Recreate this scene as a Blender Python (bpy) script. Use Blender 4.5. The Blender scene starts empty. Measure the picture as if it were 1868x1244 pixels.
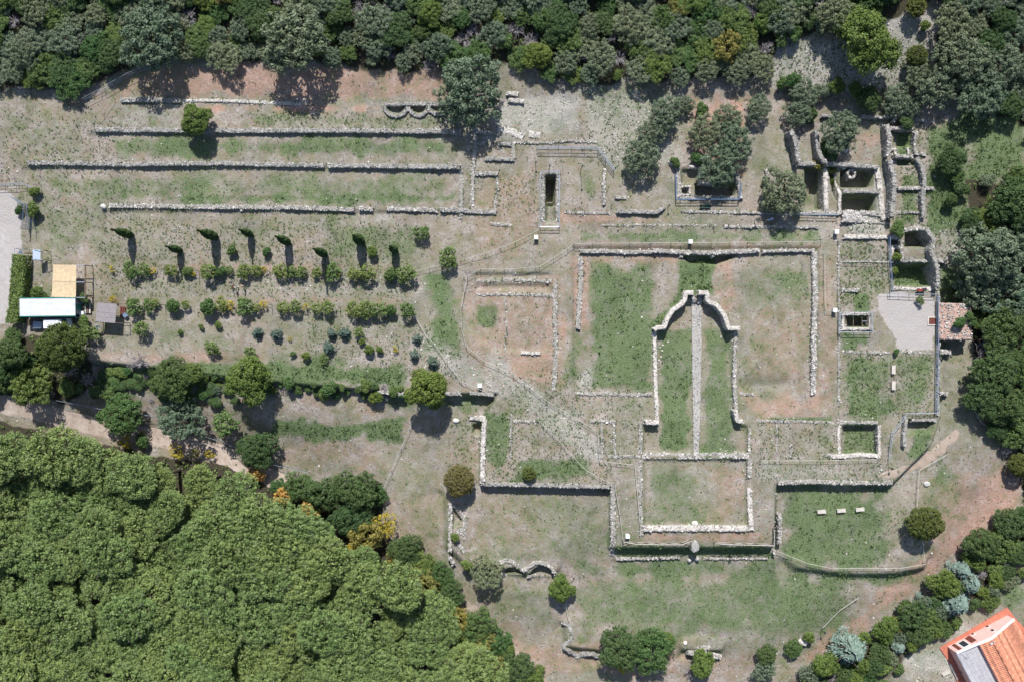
import bpy, bmesh, math, random
import numpy as np
from mathutils import Vector, Matrix

random.seed(7)
RNG = np.random.default_rng(11)
sc = bpy.context.scene
col = sc.collection
R = math.radians

# ------------------------------------------------------------------ camera, sky, sun
CAM_H = 130.0
PX = 0.1                      # metres on the platform level per pixel of the 1868 px photograph
cam_d = bpy.data.cameras.new('camera')
cam = bpy.data.objects.new('camera', cam_d)
col.objects.link(cam)
cam.location = (0, 0, CAM_H)
cam.rotation_euler = (0, 0, 0)
cam_d.sensor_width = 36
cam_d.lens = 36 * CAM_H / (1868 * PX)
cam_d.clip_start = 1
cam_d.clip_end = 6000
sc.camera = cam

SUN_EL, SUN_AZ = 46.0, -3.5   # degrees; azimuth clockwise from +Y (top of the picture)
world = bpy.data.worlds.new('World')
sc.world = world
world.use_nodes = True
wn = world.node_tree
for n in list(wn.nodes):
    wn.nodes.remove(n)
sky = wn.nodes.new('ShaderNodeTexSky')
sky.sky_type = 'NISHITA'
sky.sun_disc = False
sky.sun_elevation = R(SUN_EL)
sky.sun_rotation = R(SUN_AZ)
bg = wn.nodes.new('ShaderNodeBackground')
bg.inputs['Strength'].default_value = 0.088
wo = wn.nodes.new('ShaderNodeOutputWorld')
wn.links.new(sky.outputs[0], bg.inputs[0])
wn.links.new(bg.outputs[0], wo.inputs[0])
sun_d = bpy.data.lights.new('sun', 'SUN')
sun_d.energy = 4.6
sun_d.angle = R(0.5)
sun_d.color = (1.0, 0.98, 0.945)
sun = bpy.data.objects.new('sun', sun_d)
col.objects.link(sun)
az, el = R(SUN_AZ), R(SUN_EL)
to_sun = Vector((math.sin(az) * math.cos(el), math.cos(az) * math.cos(el), math.sin(el)))
sun.rotation_euler = to_sun.to_track_quat('Z', 'Y').to_euler()
sun.location = (0, 60, 90)
sc.view_settings.view_transform = 'Standard'
sc.view_settings.look = 'None'
sc.view_settings.exposure = 0.5
sc.view_settings.gamma = 1.0
sc.view_settings.use_curve_mapping = False
sc.cycles.max_bounces = 5
sc.cycles.transparent_max_bounces = 4


# ------------------------------------------------------------------ survey helpers
def W(px, py, z=0.0):
    """plan position of the point seen at photo pixel (px, py) when it lies at height z"""
    s = PX * (CAM_H - z) / CAM_H
    return ((px - 934) * s, (622 - py) * s, z)


def vnoise(x, y, seed=0):
    xi, yi = np.floor(x).astype(np.int64), np.floor(y).astype(np.int64)
    xf, yf = x - xi, y - yi
    u, v = xf * xf * (3 - 2 * xf), yf * yf * (3 - 2 * yf)

    def h(a, b):
        n = (a * 374761393 + b * 668265263 + seed * 974634777) & 0x7fffffff
        n = ((n ^ (n >> 13)) * 1274126177) & 0x7fffffff
        return ((n ^ (n >> 16)) & 0xffff) / 65535.0
    return (h(xi, yi) * (1 - u) + h(xi + 1, yi) * u) * (1 - v) + (h(xi, yi + 1) * (1 - u) + h(xi + 1, yi + 1) * u) * v


def fbm(x, y, seed=0, octs=4):
    t, a, s = 0, 0.5, 1.0
    for k in range(octs):
        t = t + a * vnoise(x * s, y * s, seed + k * 17)
        a *= 0.5
        s *= 2.03
    return t


def sdist(X, Y, P):
    """signed distance to a polygon, positive inside"""
    d = np.full(X.shape, 1e18)
    ins = np.zeros(X.shape, bool)
    n = len(P)
    for i in range(n):
        ax, ay = P[i][:2]
        bx, by = P[(i + 1) % n][:2]
        ex, ey = bx - ax, by - ay
        wx, wy = X - ax, Y - ay
        t = np.clip((wx * ex + wy * ey) / (ex * ex + ey * ey + 1e-9), 0, 1)
        d = np.minimum(d, (wx - ex * t) ** 2 + (wy - ey * t) ** 2)
        if ay != by:
            c = ((ay > Y) != (by > Y)) & (X < (bx - ax) * (Y - ay) / (by - ay) + ax)
            ins ^= c
    d = np.sqrt(d)
    return np.where(ins, d, -d)


def sstep(t):
    t = np.clip(t, 0, 1)
    return t * t * (3 - 2 * t)


def rect(x0, y0, x1, y1):
    return [(x0, y0), (x1, y0), (x1, y1), (x0, y1)]


# (polygon in photo pixels, level at which its edge is seen, rise, half width of the slope)
PLATEAUS = [
    ([(-2600, 560), (0, 735), (420, 775), (560, 810), (690, 900), (830, 1060), (900, 1105), (1028, 1138), (1032, 1182), (1062, 1186), (1095, 1190), (1250, 1188),
      (1385, 1192), (1480, 1150), (1600, 1090), (1760, 980), (1850, 800), (3600, 700), (3600, -3000), (-2600, -3000)], -3.6, 1.6, 0.9),
    ([(-2600, 500), (0, 690), (300, 735), (470, 772), (740, 782), (790, 820), (812, 900), (816, 1000), (850, 1036), (912, 1040), (935, 1047), (965, 1050), (1012, 1047), (1115, 1000),
      (1415, 1000), (1450, 1038), (1540, 1050), (1640, 1050), (1692, 1040), (1712, 960), (1770, 880), (1850, 700), (3600, 600), (3600, -3000), (-2600, -3000)], -2.2, 1.4, 0.9),
    ([(-2600, 430), (20, 648), (180, 662), (480, 697), (700, 716), (735, 722), (905, 720), (878, 770), (877, 884), (960, 885), (1117, 889), (1114, 1003),
      (1413, 1002), (1418, 884), (1628, 884), (1700, 812), (1716, 760), (1714, 532), (1800, 500), (3600, 420), (3600, -3000), (-2600, -3000)], -0.6, 1.8, 0.55),
    ([(-2600, 380), (840, 386), (850, 386), (862, -3000), (-2600, -3000)], 0.2, 0.32, 0.35),
    ([(-2600, 301), (838, 307), (850, 307), (870, -3000), (-2600, -3000)], 0.5, 0.38, 0.35),
    ([(-2600, 240), (842, 243), (900, 240), (910, -3000), (-2600, -3000)], 0.8, 0.36, 0.35),
    # pool garden, pool, lower basin
    (rect(1046, 452, 1492, 742), 0, -0.5, 0.5),
    ([(1200, 600), (1215, 585), (1248, 552), (1295, 552), (1335, 600), (1340, 770), (1364, 780), (1364, 828), (1174, 828), (1174, 775), (1200, 768)], 0, -0.75, 0.4),
    (rect(1176, 838, 1362, 960), 0, -0.55, 0.4),
    ([(1243, 466), (1342, 466), (1310, 482), (1262, 480)], 0, -1.3, 0.35),
    (rect(1340, 690, 1470, 712), -0.5, -0.35, 1.2),
    # west rooms
    ([(850, 500), (1006, 500), (1004, 640), (905, 640), (848, 600)], 0, -0.25, 0.6),
    (rect(868, 519, 1003, 529), 0, -0.35, 0.4),
    (rect(868, 500, 1003, 505), 0, -0.3, 0.3),
    # pits
    (rect(996, 321, 1013, 372), 0, -4.4, 0.15),
    (rect(996, 368, 1013, 404), 0, -1.2, 0.3),
    (rect(1270, 336, 1342, 356), 0, -2.2, 0.25),
    (rect(1244, 310, 1272, 337), 0, -0.8, 0.4),
    (rect(1247, 342, 1256, 352), 0, -2.0, 0.15),
    (rect(1545, 578, 1583, 595), 0, -2.8, 0.15),
    (rect(1539, 777, 1602, 827), 0, -1.5, 0.2),
    ([(1655, 768), (1704, 766), (1700, 786), (1658, 790)], 0, -1.4, 0.3),
    (rect(862, 776, 878, 793), -0.4, -1.2, 0.2),
    (rect(1464, 309, 1496, 383), -1.5, -2.9, 0.2),
    ([(1510, 306), (1524, 306), (1528, 368), (1518, 350)], -0.5, -2.6, 0.2),
    (rect(1535, 309, 1590, 341), 0, -2.6, 0.2),
    (rect(1535, 357, 1596, 386), 0, -2.6, 0.2),
    (rect(1650, 424, 1688, 450), -0.5, -2.6, 0.25),
    (rect(1634, 484, 1694, 521), -0.5, -2.6, 0.25),
    (rect(1629, 458, 1642, 466), 0, -1.8, 0.15),
    (rect(1626, 437, 1642, 446), 0, -1.2, 0.15),
    (rect(1627, 242, 1662, 270), 0, -0.9, 0.2),
    (rect(1635, 292, 1662, 303), 0, -0.9, 0.2),
    # exedra hollows
    ([(706, 194), (738, 194), (732, 204), (722, 208), (711, 204)], 1.0, -.6, .2),
    ([(750, 194), (777, 194), (772, 203), (763, 207), (754, 203)], 1.0, -.6, .2),
    ([(786, 194), (814, 194), (808, 202), (800, 204), (791, 201)], 1.0, -.5, .2),
    ([(826, 925), (842, 948), (826, 962)], -2.5, -1.3, 0.2),
    ([(968, 1048), (972, 1038), (988, 1030), (1004, 1038), (1008, 1048)], -2.5, -1.2, 0.2),
    ([(922, 1046), (925, 1036), (938, 1034), (955, 1046)], -2.5, -1.2, 0.2),
]
_PL = [([W(x, y, zr)[:2] for x, y in poly], dz, w) for poly, zr, dz, w in PLATEAUS]
# the first two steps are steep only behind the retaining walls; elsewhere the meadow rolls down
STEEP = {0: (2.2, 6, [(1028, 1140, 1105, 1210), (1250, 1178, 1315, 1202)]), 1: (2.5, 6, [(800, 905, 1014, 1065), (1430, 1025, 1700, 1065)]),
         3: (2.5, 4, [(190, 370, 905, 392)]), 4: (2.5, 4, [(50, 290, 840, 312)]), 6: (2.0, 5, [(1040, 440, 1500, 470), (1040, 450, 1056, 690), (1482, 450, 1500, 690)]), 5: (2.5, 4, [(172, 230, 845, 248)])}


def height(X, Y):
    z = np.full(X.shape, -4.8)
    for k, (P, dz, w) in enumerate(_PL):
        if k in STEEP:
            near = np.zeros(X.shape)
            for x0, y0, x1, y1 in STEEP[k][2]:
                a, b = W(x0, y1, -2.5 if k < 3 else .6)[:2], W(x1, y0, -2.5 if k < 3 else .6)[:2]
                dx = np.maximum(np.maximum(a[0] - X, X - b[0]), 0)
                dy = np.maximum(np.maximum(a[1] - Y, Y - b[1]), 0)
                near = np.maximum(near, 1 - sstep(np.hypot(dx, dy) / STEEP[k][0]))
            w = w * near + STEEP[k][1] * (1 - near)
        z = z + dz * sstep((sdist(X, Y, P) + w) / (2 * w))
    # the hillside above the terraces, and the one beyond the ruins
    z = z + 0.16 * np.clip(Y - 44, 0, 60)
    z = z + 0.10 * np.clip((X - 78) * 0.8 + (Y - 5) * 0.5, 0, 60) * sstep((Y - 5) / 12)
    z = z + 0.35 * (fbm(X * 0.06, Y * 0.06, 3) - 0.5) + 0.10 * (fbm(X * 0.7, Y * 0.7, 5, 3) - 0.5)
    return z


STEP = 0.3


def graded(lo, hi, far):
    mid = np.arange(lo, hi + STEP / 2, STEP)
    k, d, x = [], 1.0, hi
    while x < far:
        x += d
        d *= 1.35
        k.append(x)
    k = np.array(k)
    return np.concatenate([(-(k - hi) + lo)[::-1], mid, k])


GX = graded(-104.0, 104.0, 1800)
GY = graded(-74.0, 74.0, 1800)
XX, YY = np.meshgrid(GX, GY)
ZZ = height(XX, YY)


def ground_z(x, y):
    x, y = np.asarray(x, float), np.asarray(y, float)
    fi = np.interp(x, GX, np.arange(len(GX)))
    fj = np.interp(y, GY, np.arange(len(GY)))
    i = np.clip(fi.astype(int), 0, len(GX) - 2)
    j = np.clip(fj.astype(int), 0, len(GY) - 2)
    u, v = fi - i, fj - j
    return (ZZ[j, i] * (1 - u) + ZZ[j, i + 1] * u) * (1 - v) + (ZZ[j + 1, i] * (1 - u) + ZZ[j + 1, i + 1] * u) * v


def G(px, py, lift=0.0):
    """point of the ground (plus lift) seen at a photo pixel"""
    z = -0.5
    for _ in range(6):
        x, y, _z = W(px, py, z + lift)
        z = 0.5 * z + 0.5 * float(ground_z(x, y))
    x, y, _z = W(px, py, z + lift)
    z = float(ground_z(x, y))
    return Vector((x, y, z))


# ------------------------------------------------------------------ mesh helpers
def np_mesh(name, V, F, mat=None, smooth=False, midx=None):
    V = np.asarray(V, np.float32).reshape(-1, 3)
    me = bpy.data.meshes.new(name)
    if isinstance(F, np.ndarray):
        k = F.shape[1]
        loops = F.astype(np.int32).ravel()
        starts = np.arange(0, len(loops), k, dtype=np.int32)
        nf = len(F)
    else:
        loops = np.array([i for f in F for i in f], np.int32)
        ln = np.array([len(f) for f in F])
        starts = np.concatenate([[0], np.cumsum(ln)[:-1]]).astype(np.int32)
        nf = len(F)
    me.vertices.add(len(V))
    me.vertices.foreach_set('co', V.ravel())
    me.loops.add(len(loops))
    me.loops.foreach_set('vertex_index', loops)
    me.polygons.add(nf)
    me.polygons.foreach_set('loop_start', starts)
    me.polygons.foreach_set('use_smooth', np.full(nf, bool(smooth)))
    me.update(calc_edges=True)
    me.validate()
    me.polygons.foreach_set('use_smooth', np.full(len(me.polygons), bool(smooth)))
    if mat is not None:
        for m in (mat if isinstance(mat, (list, tuple)) else [mat]):
            me.materials.append(m)
    if midx is not None:
        me.polygons.foreach_set('material_index', np.asarray(midx, np.int32))
    return me


def link(name, data, parent=None, loc=(0, 0, 0), rot=(0, 0, 0), scale=(1, 1, 1)):
    o = bpy.data.objects.new(name, data)
    col.objects.link(o)
    o.parent = parent
    o.location = loc
    o.rotation_euler = rot
    o.scale = scale
    return o


def tag(o, label=None, cat=None, group=None, kind=None):
    if label:
        o['label'] = label
    if cat:
        o['category'] = cat
        kind = kind or 'thing'
    if group:
        o['group'] = group
    if kind:
        o['kind'] = kind
    return o


class MB:
    """collects boxes, bars and tubes into one mesh"""
    def __init__(s):
        s.v, s.f, s.m = [], [], []

    def add(s, vs, fs, m=0):
        b = len(s.v)
        s.v += [tuple(p) for p in vs]
        s.f += [tuple(b + i for i in f) for f in fs]
        s.m += [m] * len(fs)
        return s

    def box(s, x0, y0, z0, x1, y1, z1, m=0, M=None, taper=0.0):
        a, b = (x1 - x0) * taper, (y1 - y0) * taper
        vs = [(x0, y0, z0), (x1, y0, z0), (x1, y1, z0), (x0, y1, z0),
              (x0 + a, y0 + b, z1), (x1 - a, y0 + b, z1), (x1 - a, y1 - b, z1), (x0 + a, y1 - b, z1)]
        if M is not None:
            vs = [M @ Vector(v) for v in vs]
        return s.add(vs, [(0, 3, 2, 1), (4, 5, 6, 7), (0, 1, 5, 4), (1, 2, 6, 5), (2, 3, 7, 6), (3, 0, 4, 7)], m)

    def bar(s, a, b, r, n=6, m=0, r2=None):
        a, b = Vector(a), Vector(b)
        r2 = r if r2 is None else r2
        d = (b - a)
        if d.length < 1e-6:
            return s
        q = d.to_track_quat('Z', 'Y')
        vs = []
        for p, rr in ((a, r), (b, r2)):
            for k in range(n):
                t = 2 * math.pi * k / n
                vs.append(p + q @ Vector((rr * math.cos(t), rr * math.sin(t), 0)))
        fs = [(k, (k + 1) % n, n + (k + 1) % n, n + k) for k in range(n)]
        fs += [tuple(range(n))[::-1], tuple(range(n, 2 * n))]
        return s.add(vs, fs, m)

    def prism(s, P, z0, z1, m=0):
        """P: plan polygon; z1 may be a list of heights"""
        n = len(P)
        top = z1 if isinstance(z1, (list, tuple)) else [z1] * n
        ar = sum(P[i][0] * P[(i + 1) % n][1] - P[(i + 1) % n][0] * P[i][1] for i in range(n))
        if ar < 0:
            P, top = P[::-1], top[::-1]
        vs = [(p[0], p[1], z0) for p in P] + [(p[0], p[1], top[i]) for i, p in enumerate(P)]
        fs = [tuple(range(n))[::-1], tuple(range(n, 2 * n))]
        fs += [(i, (i + 1) % n, n + (i + 1) % n, n + i) for i in range(n)]
        return s.add(vs, fs, m)

    def disc(s, c, r, h, n=16, m=0):
        return s.bar((c[0], c[1], c[2]), (c[0], c[1], c[2] + h), r, n, m)

    def mesh(s, name, mats, smooth=False):
        return np_mesh(name, s.v, s.f, mats, smooth, s.m if isinstance(mats, (list, tuple)) else None)

    def build(s, name, mats, parent=None, loc=(0, 0, 0), rot=(0, 0, 0)):
        return link(name, s.mesh(name, mats), parent, loc, rot)


# ------------------------------------------------------------------ materials
def nodes_of(name):
    m = bpy.data.materials.new(name)
    m.use_nodes = True
    nt = m.node_tree
    for n in list(nt.nodes):
        nt.nodes.remove(n)
    out = nt.nodes.new('ShaderNodeOutputMaterial')
    return m, nt, out


def N(nt, t, **k):
    n = nt.nodes.new(t)
    for a, b in k.items():
        setattr(n, a, b)
    return n


def noise(nt, vec, scale, detail=4, rough=0.6, dist=0.0):
    n = N(nt, 'ShaderNodeTexNoise')
    n.inputs['Scale'].default_value = scale
    n.inputs['Detail'].default_value = detail
    n.inputs['Roughness'].default_value = rough
    n.inputs['Distortion'].default_value = dist
    nt.links.new(vec, n.inputs['Vector'])
    return n.outputs['Fac']


def ramp(nt, fac, stops, mode='LINEAR'):
    r = N(nt, 'ShaderNodeValToRGB')
    r.color_ramp.interpolation = mode
    e = r.color_ramp.elements
    while len(e) < len(stops):
        e.new(0.5)
    for k, (p, c) in enumerate(stops):
        e[k].position = p
        e[k].color = (c[0], c[1], c[2], 1) if isinstance(c, (tuple, list)) else (c, c, c, 1)
    nt.links.new(fac, r.inputs[0])
    return r.outputs[0]


def mixc(nt, fac, a, b, blend='MIX'):
    m = N(nt, 'ShaderNodeMix', data_type='RGBA', blend_type=blend)
    for sock, v in ((m.inputs[0], fac), (m.inputs[6], a), (m.inputs[7], b)):
        if hasattr(v, 'is_linked') or isinstance(v, bpy.types.NodeSocket):
            nt.links.new(v, sock)
        elif isinstance(v, (int, float)):
            sock.default_value = v
        else:
            sock.default_value = (v[0], v[1], v[2], 1)
    return m.outputs[2]


def math_(nt, op, a, b=None, c=None, clamp=False):
    m = N(nt, 'ShaderNodeMath', operation=op, use_clamp=clamp)
    for k, v in enumerate((a, b, c)):
        if v is None:
            continue
        if isinstance(v, (int, float)):
            m.inputs[k].default_value = v
        else:
            nt.links.new(v, m.inputs[k])
    return m.outputs[0]


def solid(name, c1, c2=None, scale=4.0, rough=0.8, metal=0.0, bump=0.0, c3=None, island=0.0, coords='Object'):
    m, nt, out = nodes_of(name)
    tc = N(nt, 'ShaderNodeTexCoord')
    p = N(nt, 'ShaderNodeBsdfPrincipled')
    p.inputs['Roughness'].default_value = rough
    p.inputs['Metallic'].default_value = metal
    p.inputs['Specular IOR Level'].default_value = 0.25
    c2 = c2 or tuple(v * 0.8 for v in c1)
    f = noise(nt, tc.outputs[coords], scale, 5, 0.7)
    stops = [(0.3, c2), (0.7, c1)] if c3 is None else [(0.25, c2), (0.55, c1), (0.8, c3)]
    c = ramp(nt, f, stops)
    if island:
        g = N(nt, 'ShaderNodeNewGeometry')
        v = ramp(nt, g.outputs['Random Per Island'], [(0, 1 - island), (1, 1 + island)])
        c = mixc(nt, 1.0, c, v, 'MULTIPLY')
    nt.links.new(c, p.inputs['Base Color'])
    if bump:
        b = N(nt, 'ShaderNodeBump')
        b.inputs['Strength'].default_value = bump
        b.inputs['Distance'].default_value = 0.08
        nt.links.new(noise(nt, tc.outputs[coords], scale * 4, 4, 0.7), b.inputs['Height'])
        nt.links.new(b.outputs[0], p.inputs['Normal'])
    nt.links.new(p.outputs[0], out.inputs[0])
    return m


def leaf_mat(name, dark, mid, tip, hue_var=0.25, trans=0.16, twig=0.3):
    """foliage: every leaf its own tone, every plant a slightly different green"""
    m, nt, out = nodes_of(name)
    g = N(nt, 'ShaderNodeNewGeometry')
    oi = N(nt, 'ShaderNodeObjectInfo')
    tc = N(nt, 'ShaderNodeTexCoord')
    f = math_(nt, 'ADD', math_(nt, 'MULTIPLY', g.outputs['Random Per Island'], 0.65),
              math_(nt, 'MULTIPLY', noise(nt, tc.outputs['Object'], 0.9, 3), 0.45))
    c = ramp(nt, f, [(0.12, dark), (0.5, mid), (0.92, tip)])
    t = ramp(nt, oi.outputs['Random'], [(0.0, (1 - hue_var, 1 - hue_var * 0.5, 1 - hue_var * 0.5)), (0.5, (1, 1, 1)), (1.0, (1 + hue_var, 1 + hue_var * 0.45, 1 - hue_var * 0.2))])
    c = mixc(nt, 1.0, c, t, 'MULTIPLY')
    tw = ramp(nt, noise(nt, tc.outputs['Object'], 1.3, 4, .7), [(0.54, 0.0), (0.72, twig)])
    c = mixc(nt, tw, c, (0.20, 0.19, 0.165))
    d = N(nt, 'ShaderNodeBsdfDiffuse')
    tr = N(nt, 'ShaderNodeBsdfTranslucent')
    gl = N(nt, 'ShaderNodeBsdfGlossy')
    gl.inputs['Roughness'].default_value = 0.45
    gl.inputs['Color'].default_value = (0.8, 0.85, 0.9, 1)
    nt.links.new(c, d.inputs[0])
    nt.links.new(c, tr.inputs[0])
    mx = N(nt, 'ShaderNodeMixShader')
    mx.inputs[0].default_value = trans
    nt.links.new(d.outputs[0], mx.inputs[1])
    nt.links.new(tr.outputs[0], mx.inputs[2])
    mg = N(nt, 'ShaderNodeMixShader')
    mg.inputs[0].default_value = 0.008
    nt.links.new(mx.outputs[0], mg.inputs[1])
    nt.links.new(gl.outputs[0], mg.inputs[2])
    nt.links.new(mg.outputs[0], out.inputs[0])
    return m


def ground_mat():
    m, nt, out = nodes_of('dry_grass_ground')
    tc = N(nt, 'ShaderNodeTexCoord')
    P = tc.outputs['Object']
    at = N(nt, 'ShaderNodeAttribute', attribute_name='zones')
    at2 = N(nt, 'ShaderNodeAttribute', attribute_name='zones_b')
    sp = N(nt, 'ShaderNodeSeparateColor')
    nt.links.new(at.outputs['Color'], sp.inputs[0])
    sp2 = N(nt, 'ShaderNodeSeparateColor')
    nt.links.new(at2.outputs['Color'], sp2.inputs[0])
    green, soil, pale = sp.outputs[0], sp.outputs[1], sp.outputs[2]
    litter, weeds, gravel = sp2.outputs[0], sp2.outputs[1], sp2.outputs[2]
    n_big = noise(nt, P, 0.07, 5, 0.62, 0.6)
    n_mid = noise(nt, P, 0.45, 5, 0.7, 0.3)
    n_fine = noise(nt, P, 2.3, 4, 0.75)
    n_tiny = noise(nt, P, 7.0, 3, 0.8)
    dry = ramp(nt, n_fine, [(0.36, (0.16, 0.133, 0.115)), (0.5, (0.33, 0.284, 0.256)), (0.66, (0.51, 0.45, 0.425))])
    dry = mixc(nt, ramp(nt, n_mid, [(0.42, 0.0), (0.62, 0.75)]), dry, (0.355, 0.25, 0.215))
    # red soil
    earth = ramp(nt, n_fine, [(0.33, (0.28, 0.16, 0.12)), (0.52, (0.42, 0.265, 0.21)), (0.7, (0.53, 0.385, 0.33))])
    fs = math_(nt, 'ADD', soil, math_(nt, 'MULTIPLY', math_(nt, 'SUBTRACT', n_mid, 0.5), 1.6))
    c = mixc(nt, ramp(nt, fs, [(0.25, 0.0), (0.85, 0.9)]), dry, earth)
    # pale rubble and bleached ground
    stone = ramp(nt, n_tiny, [(0.3, (0.2, 0.18, 0.155)), (0.5, (0.37, 0.345, 0.31)), (0.7, (0.52, 0.5, 0.46))])
    fp = math_(nt, 'ADD', pale, math_(nt, 'MULTIPLY', math_(nt, 'SUBTRACT', n_fine, 0.52), 2.6))
    c = mixc(nt, ramp(nt, fp, [(0.28, 0.0), (0.62, 1.0)]), c, stone)
    # grass: patches, then clumps inside the patches
    grass = ramp(nt, n_tiny, [(0.36, (0.03, 0.056, 0.02)), (0.5, (0.092, 0.145, 0.056)), (0.66, (0.215, 0.275, 0.14))])
    fg = math_(nt, 'ADD', green, math_(nt, 'MULTIPLY', math_(nt, 'SUBTRACT', n_mid, 0.5), 1.5))
    fg = math_(nt, 'ADD', fg, math_(nt, 'MULTIPLY', math_(nt, 'SUBTRACT', n_big, 0.5), 1.1))
    fg = math_(nt, 'ADD', fg, math_(nt, 'MULTIPLY', math_(nt, 'SUBTRACT', n_fine, 0.5), 1.9))
    c = mixc(nt, ramp(nt, fg, [(0.18, 0.0), (0.95, 0.93)]), c, grass)
    # dark weed tufts
    vt = N(nt, 'ShaderNodeTexVoronoi')
    vt.inputs['Scale'].default_value = 1.35
    nt.links.new(P, vt.inputs['Vector'])
    fw = math_(nt, 'SUBTRACT', math_(nt, 'ADD', math_(nt, 'MULTIPLY', weeds, 0.45), math_(nt, 'MULTIPLY', math_(nt, 'SUBTRACT', n_fine, 0.5), 0.9)), vt.outputs['Distance'])
    c = mixc(nt, ramp(nt, fw, [(0.0, 0.0), (0.12, 0.8)]), c, (0.06, 0.085, 0.03))
    c = mixc(nt, 1.0, c, ramp(nt, noise(nt, P, 0.16, 6, .7, .8), [(0.34, (0.78, 0.80, 0.80)), (0.5, (1, 1, 1)), (0.68, (1.14, 1.12, 1.12))]), 'MULTIPLY')
    # clean gravel
    grav = ramp(nt, n_tiny, [(0.25, (0.34, 0.31, 0.30)), (0.75, (0.47, 0.44, 0.425))])
    grav = mixc(nt, ramp(nt, n_mid, [(0.4, 0.0), (0.7, 0.5)]), grav, (0.42, 0.37, 0.32))
    c = mixc(nt, ramp(nt, math_(nt, 'ADD', gravel, math_(nt, 'ADD', math_(nt, 'MULTIPLY', math_(nt, 'SUBTRACT', n_fine, 0.5), 1.1), math_(nt, 'MULTIPLY', math_(nt, 'SUBTRACT', n_mid, 0.5), 0.9))), [(0.4, 0.0), (0.6, 1.0)]), c, grav)
    # leaf litter under the woods
    lit = ramp(nt, n_tiny, [(0.3, (0.03, 0.028, 0.018)), (0.7, (0.085, 0.075, 0.05))])
    c = mixc(nt, ramp(nt, math_(nt, 'ADD', litter, math_(nt, 'MULTIPLY', math_(nt, 'SUBTRACT', n_mid, 0.5), 0.8)), [(0.35, 0.0), (0.65, 1.0)]), c, lit)
    p = N(nt, 'ShaderNodeBsdfPrincipled')
    p.inputs['Roughness'].default_value = 0.95
    p.inputs['Specular IOR Level'].default_value = 0.1
    nt.links.new(c, p.inputs['Base Color'])
    b = N(nt, 'ShaderNodeBump')
    b.inputs['Strength'].default_value = 0.9
    b.inputs['Distance'].default_value = 0.16
    hh = math_(nt, 'ADD', n_fine, math_(nt, 'MULTIPLY', n_tiny, 0.6))
    nt.links.new(hh, b.inputs['Height'])
    nt.links.new(b.outputs[0], p.inputs['Normal'])
    nt.links.new(p.outputs[0], out.inputs[0])
    return m


M = {}
M['ground'] = ground_mat()
M['core'] = solid('weathered_masonry', (0.30, 0.28, 0.25), (0.17, 0.16, 0.14), 1.6, 0.95, bump=0.8, c3=(0.36, 0.33, 0.30))
M['stone'] = solid('pale_limestone', (0.42, 0.395, 0.37), (0.22, 0.205, 0.19), 2.5, 0.9, bump=0.5, c3=(0.53, 0.495, 0.455), island=0.55)
M['stone_grey'] = solid('grey_lichened_stone', (0.33, 0.32, 0.305), (0.17, 0.168, 0.16), 2.5, 0.9, bump=0.5, c3=(0.43, 0.415, 0.39), island=0.5)
M['cap'] = solid('lime_render', (0.54, 0.5, 0.45), (0.33, 0.29, 0.25), 1.3, 0.9, bump=0.6, c3=(0.66, 0.62, 0.57))
M['rock'] = solid('bleached_rock', (0.55, 0.52, 0.48), (0.32, 0.3, 0.27), 1.5, 0.9, bump=0.5, island=0.35)
M['gravel'] = solid('grey_gravel', (0.40, 0.37, 0.36), (0.31, 0.28, 0.27), 1.2, 0.95, bump=0.6, c3=(0.48, 0.45, 0.44))
M['pave'] = solid('cobbled_stone', (0.42, 0.395, 0.365), (0.22, 0.205, 0.19), 5.0, 0.9, bump=1.0, c3=(0.55, 0.52, 0.48))
M['track'] = solid('dusty_track', (0.42, 0.345, 0.29), (0.29, 0.215, 0.17), 0.8, 0.95, bump=0.5, c3=(0.52, 0.46, 0.41))
M['path'] = solid('trodden_path', (0.36, 0.29, 0.235), (0.25, 0.19, 0.145), 0.9, 0.95, bump=0.5, c3=(0.43, 0.36, 0.3))
M['white'] = solid('white_paint', (0.76, 0.77, 0.77), (0.6, 0.61, 0.61), .8, 0.5)
M['teal'] = solid('teal_trim', (0.03, 0.19, 0.17), None, 2, 0.5)
M['hutwall'] = solid('grey_hut_boards', (0.25, 0.27, 0.27), None, 2, 0.7)
M['straw'] = solid('straw_matting', (0.58, 0.45, 0.29), (0.45, 0.34, 0.21), 1.6, 0.9, c3=(0.66, 0.54, 0.38), bump=0.4)
M['reed'] = solid('grey_reed_matting', (0.27, 0.245, 0.25), (0.19, 0.17, 0.175), 4, 0.9, c3=(0.34, 0.31, 0.31), bump=0.5)
M['wood'] = solid('weathered_wood', (0.19, 0.14, 0.10), (0.10, 0.075, 0.055), 5, 0.8)
M['darkwood'] = solid('stained_wood', (0.075, 0.05, 0.035), (0.04, 0.03, 0.02), 5, 0.7)
M['redwood'] = solid('brown_red_wood', (0.17, 0.055, 0.04), (0.1, 0.03, 0.025), 5, 0.6)
M['steel'] = solid('galvanised_steel', (0.42, 0.47, 0.54), (0.3, 0.34, 0.4), 3, 0.45, 0.3)
M['bluesteel'] = solid('blue_grey_steel', (0.22, 0.30, 0.42), (0.15, 0.2, 0.3), 3, 0.45, 0.3)
M['darksteel'] = solid('dark_steel', (0.05, 0.055, 0.06), None, 3, 0.5, 0.5)
M['rope'] = solid('pale_rope', (0.55, 0.53, 0.48), None, 3, 0.9)
M['glass'] = solid('dark_glass', (0.02, 0.03, 0.04), None, 3, 0.08)
M['tyre'] = solid('rubber', (0.02, 0.02, 0.02), None, 3, 0.8)
M['carpaint'] = solid('white_car_paint', (0.78, 0.79, 0.8), (0.74, 0.75, 0.76), 1, 0.2)
M['terracotta'] = solid('terracotta_paving', (0.5, 0.17, 0.11), (0.38, 0.12, 0.08), 1.2, 0.8, c3=(0.56, 0.22, 0.15))
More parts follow.
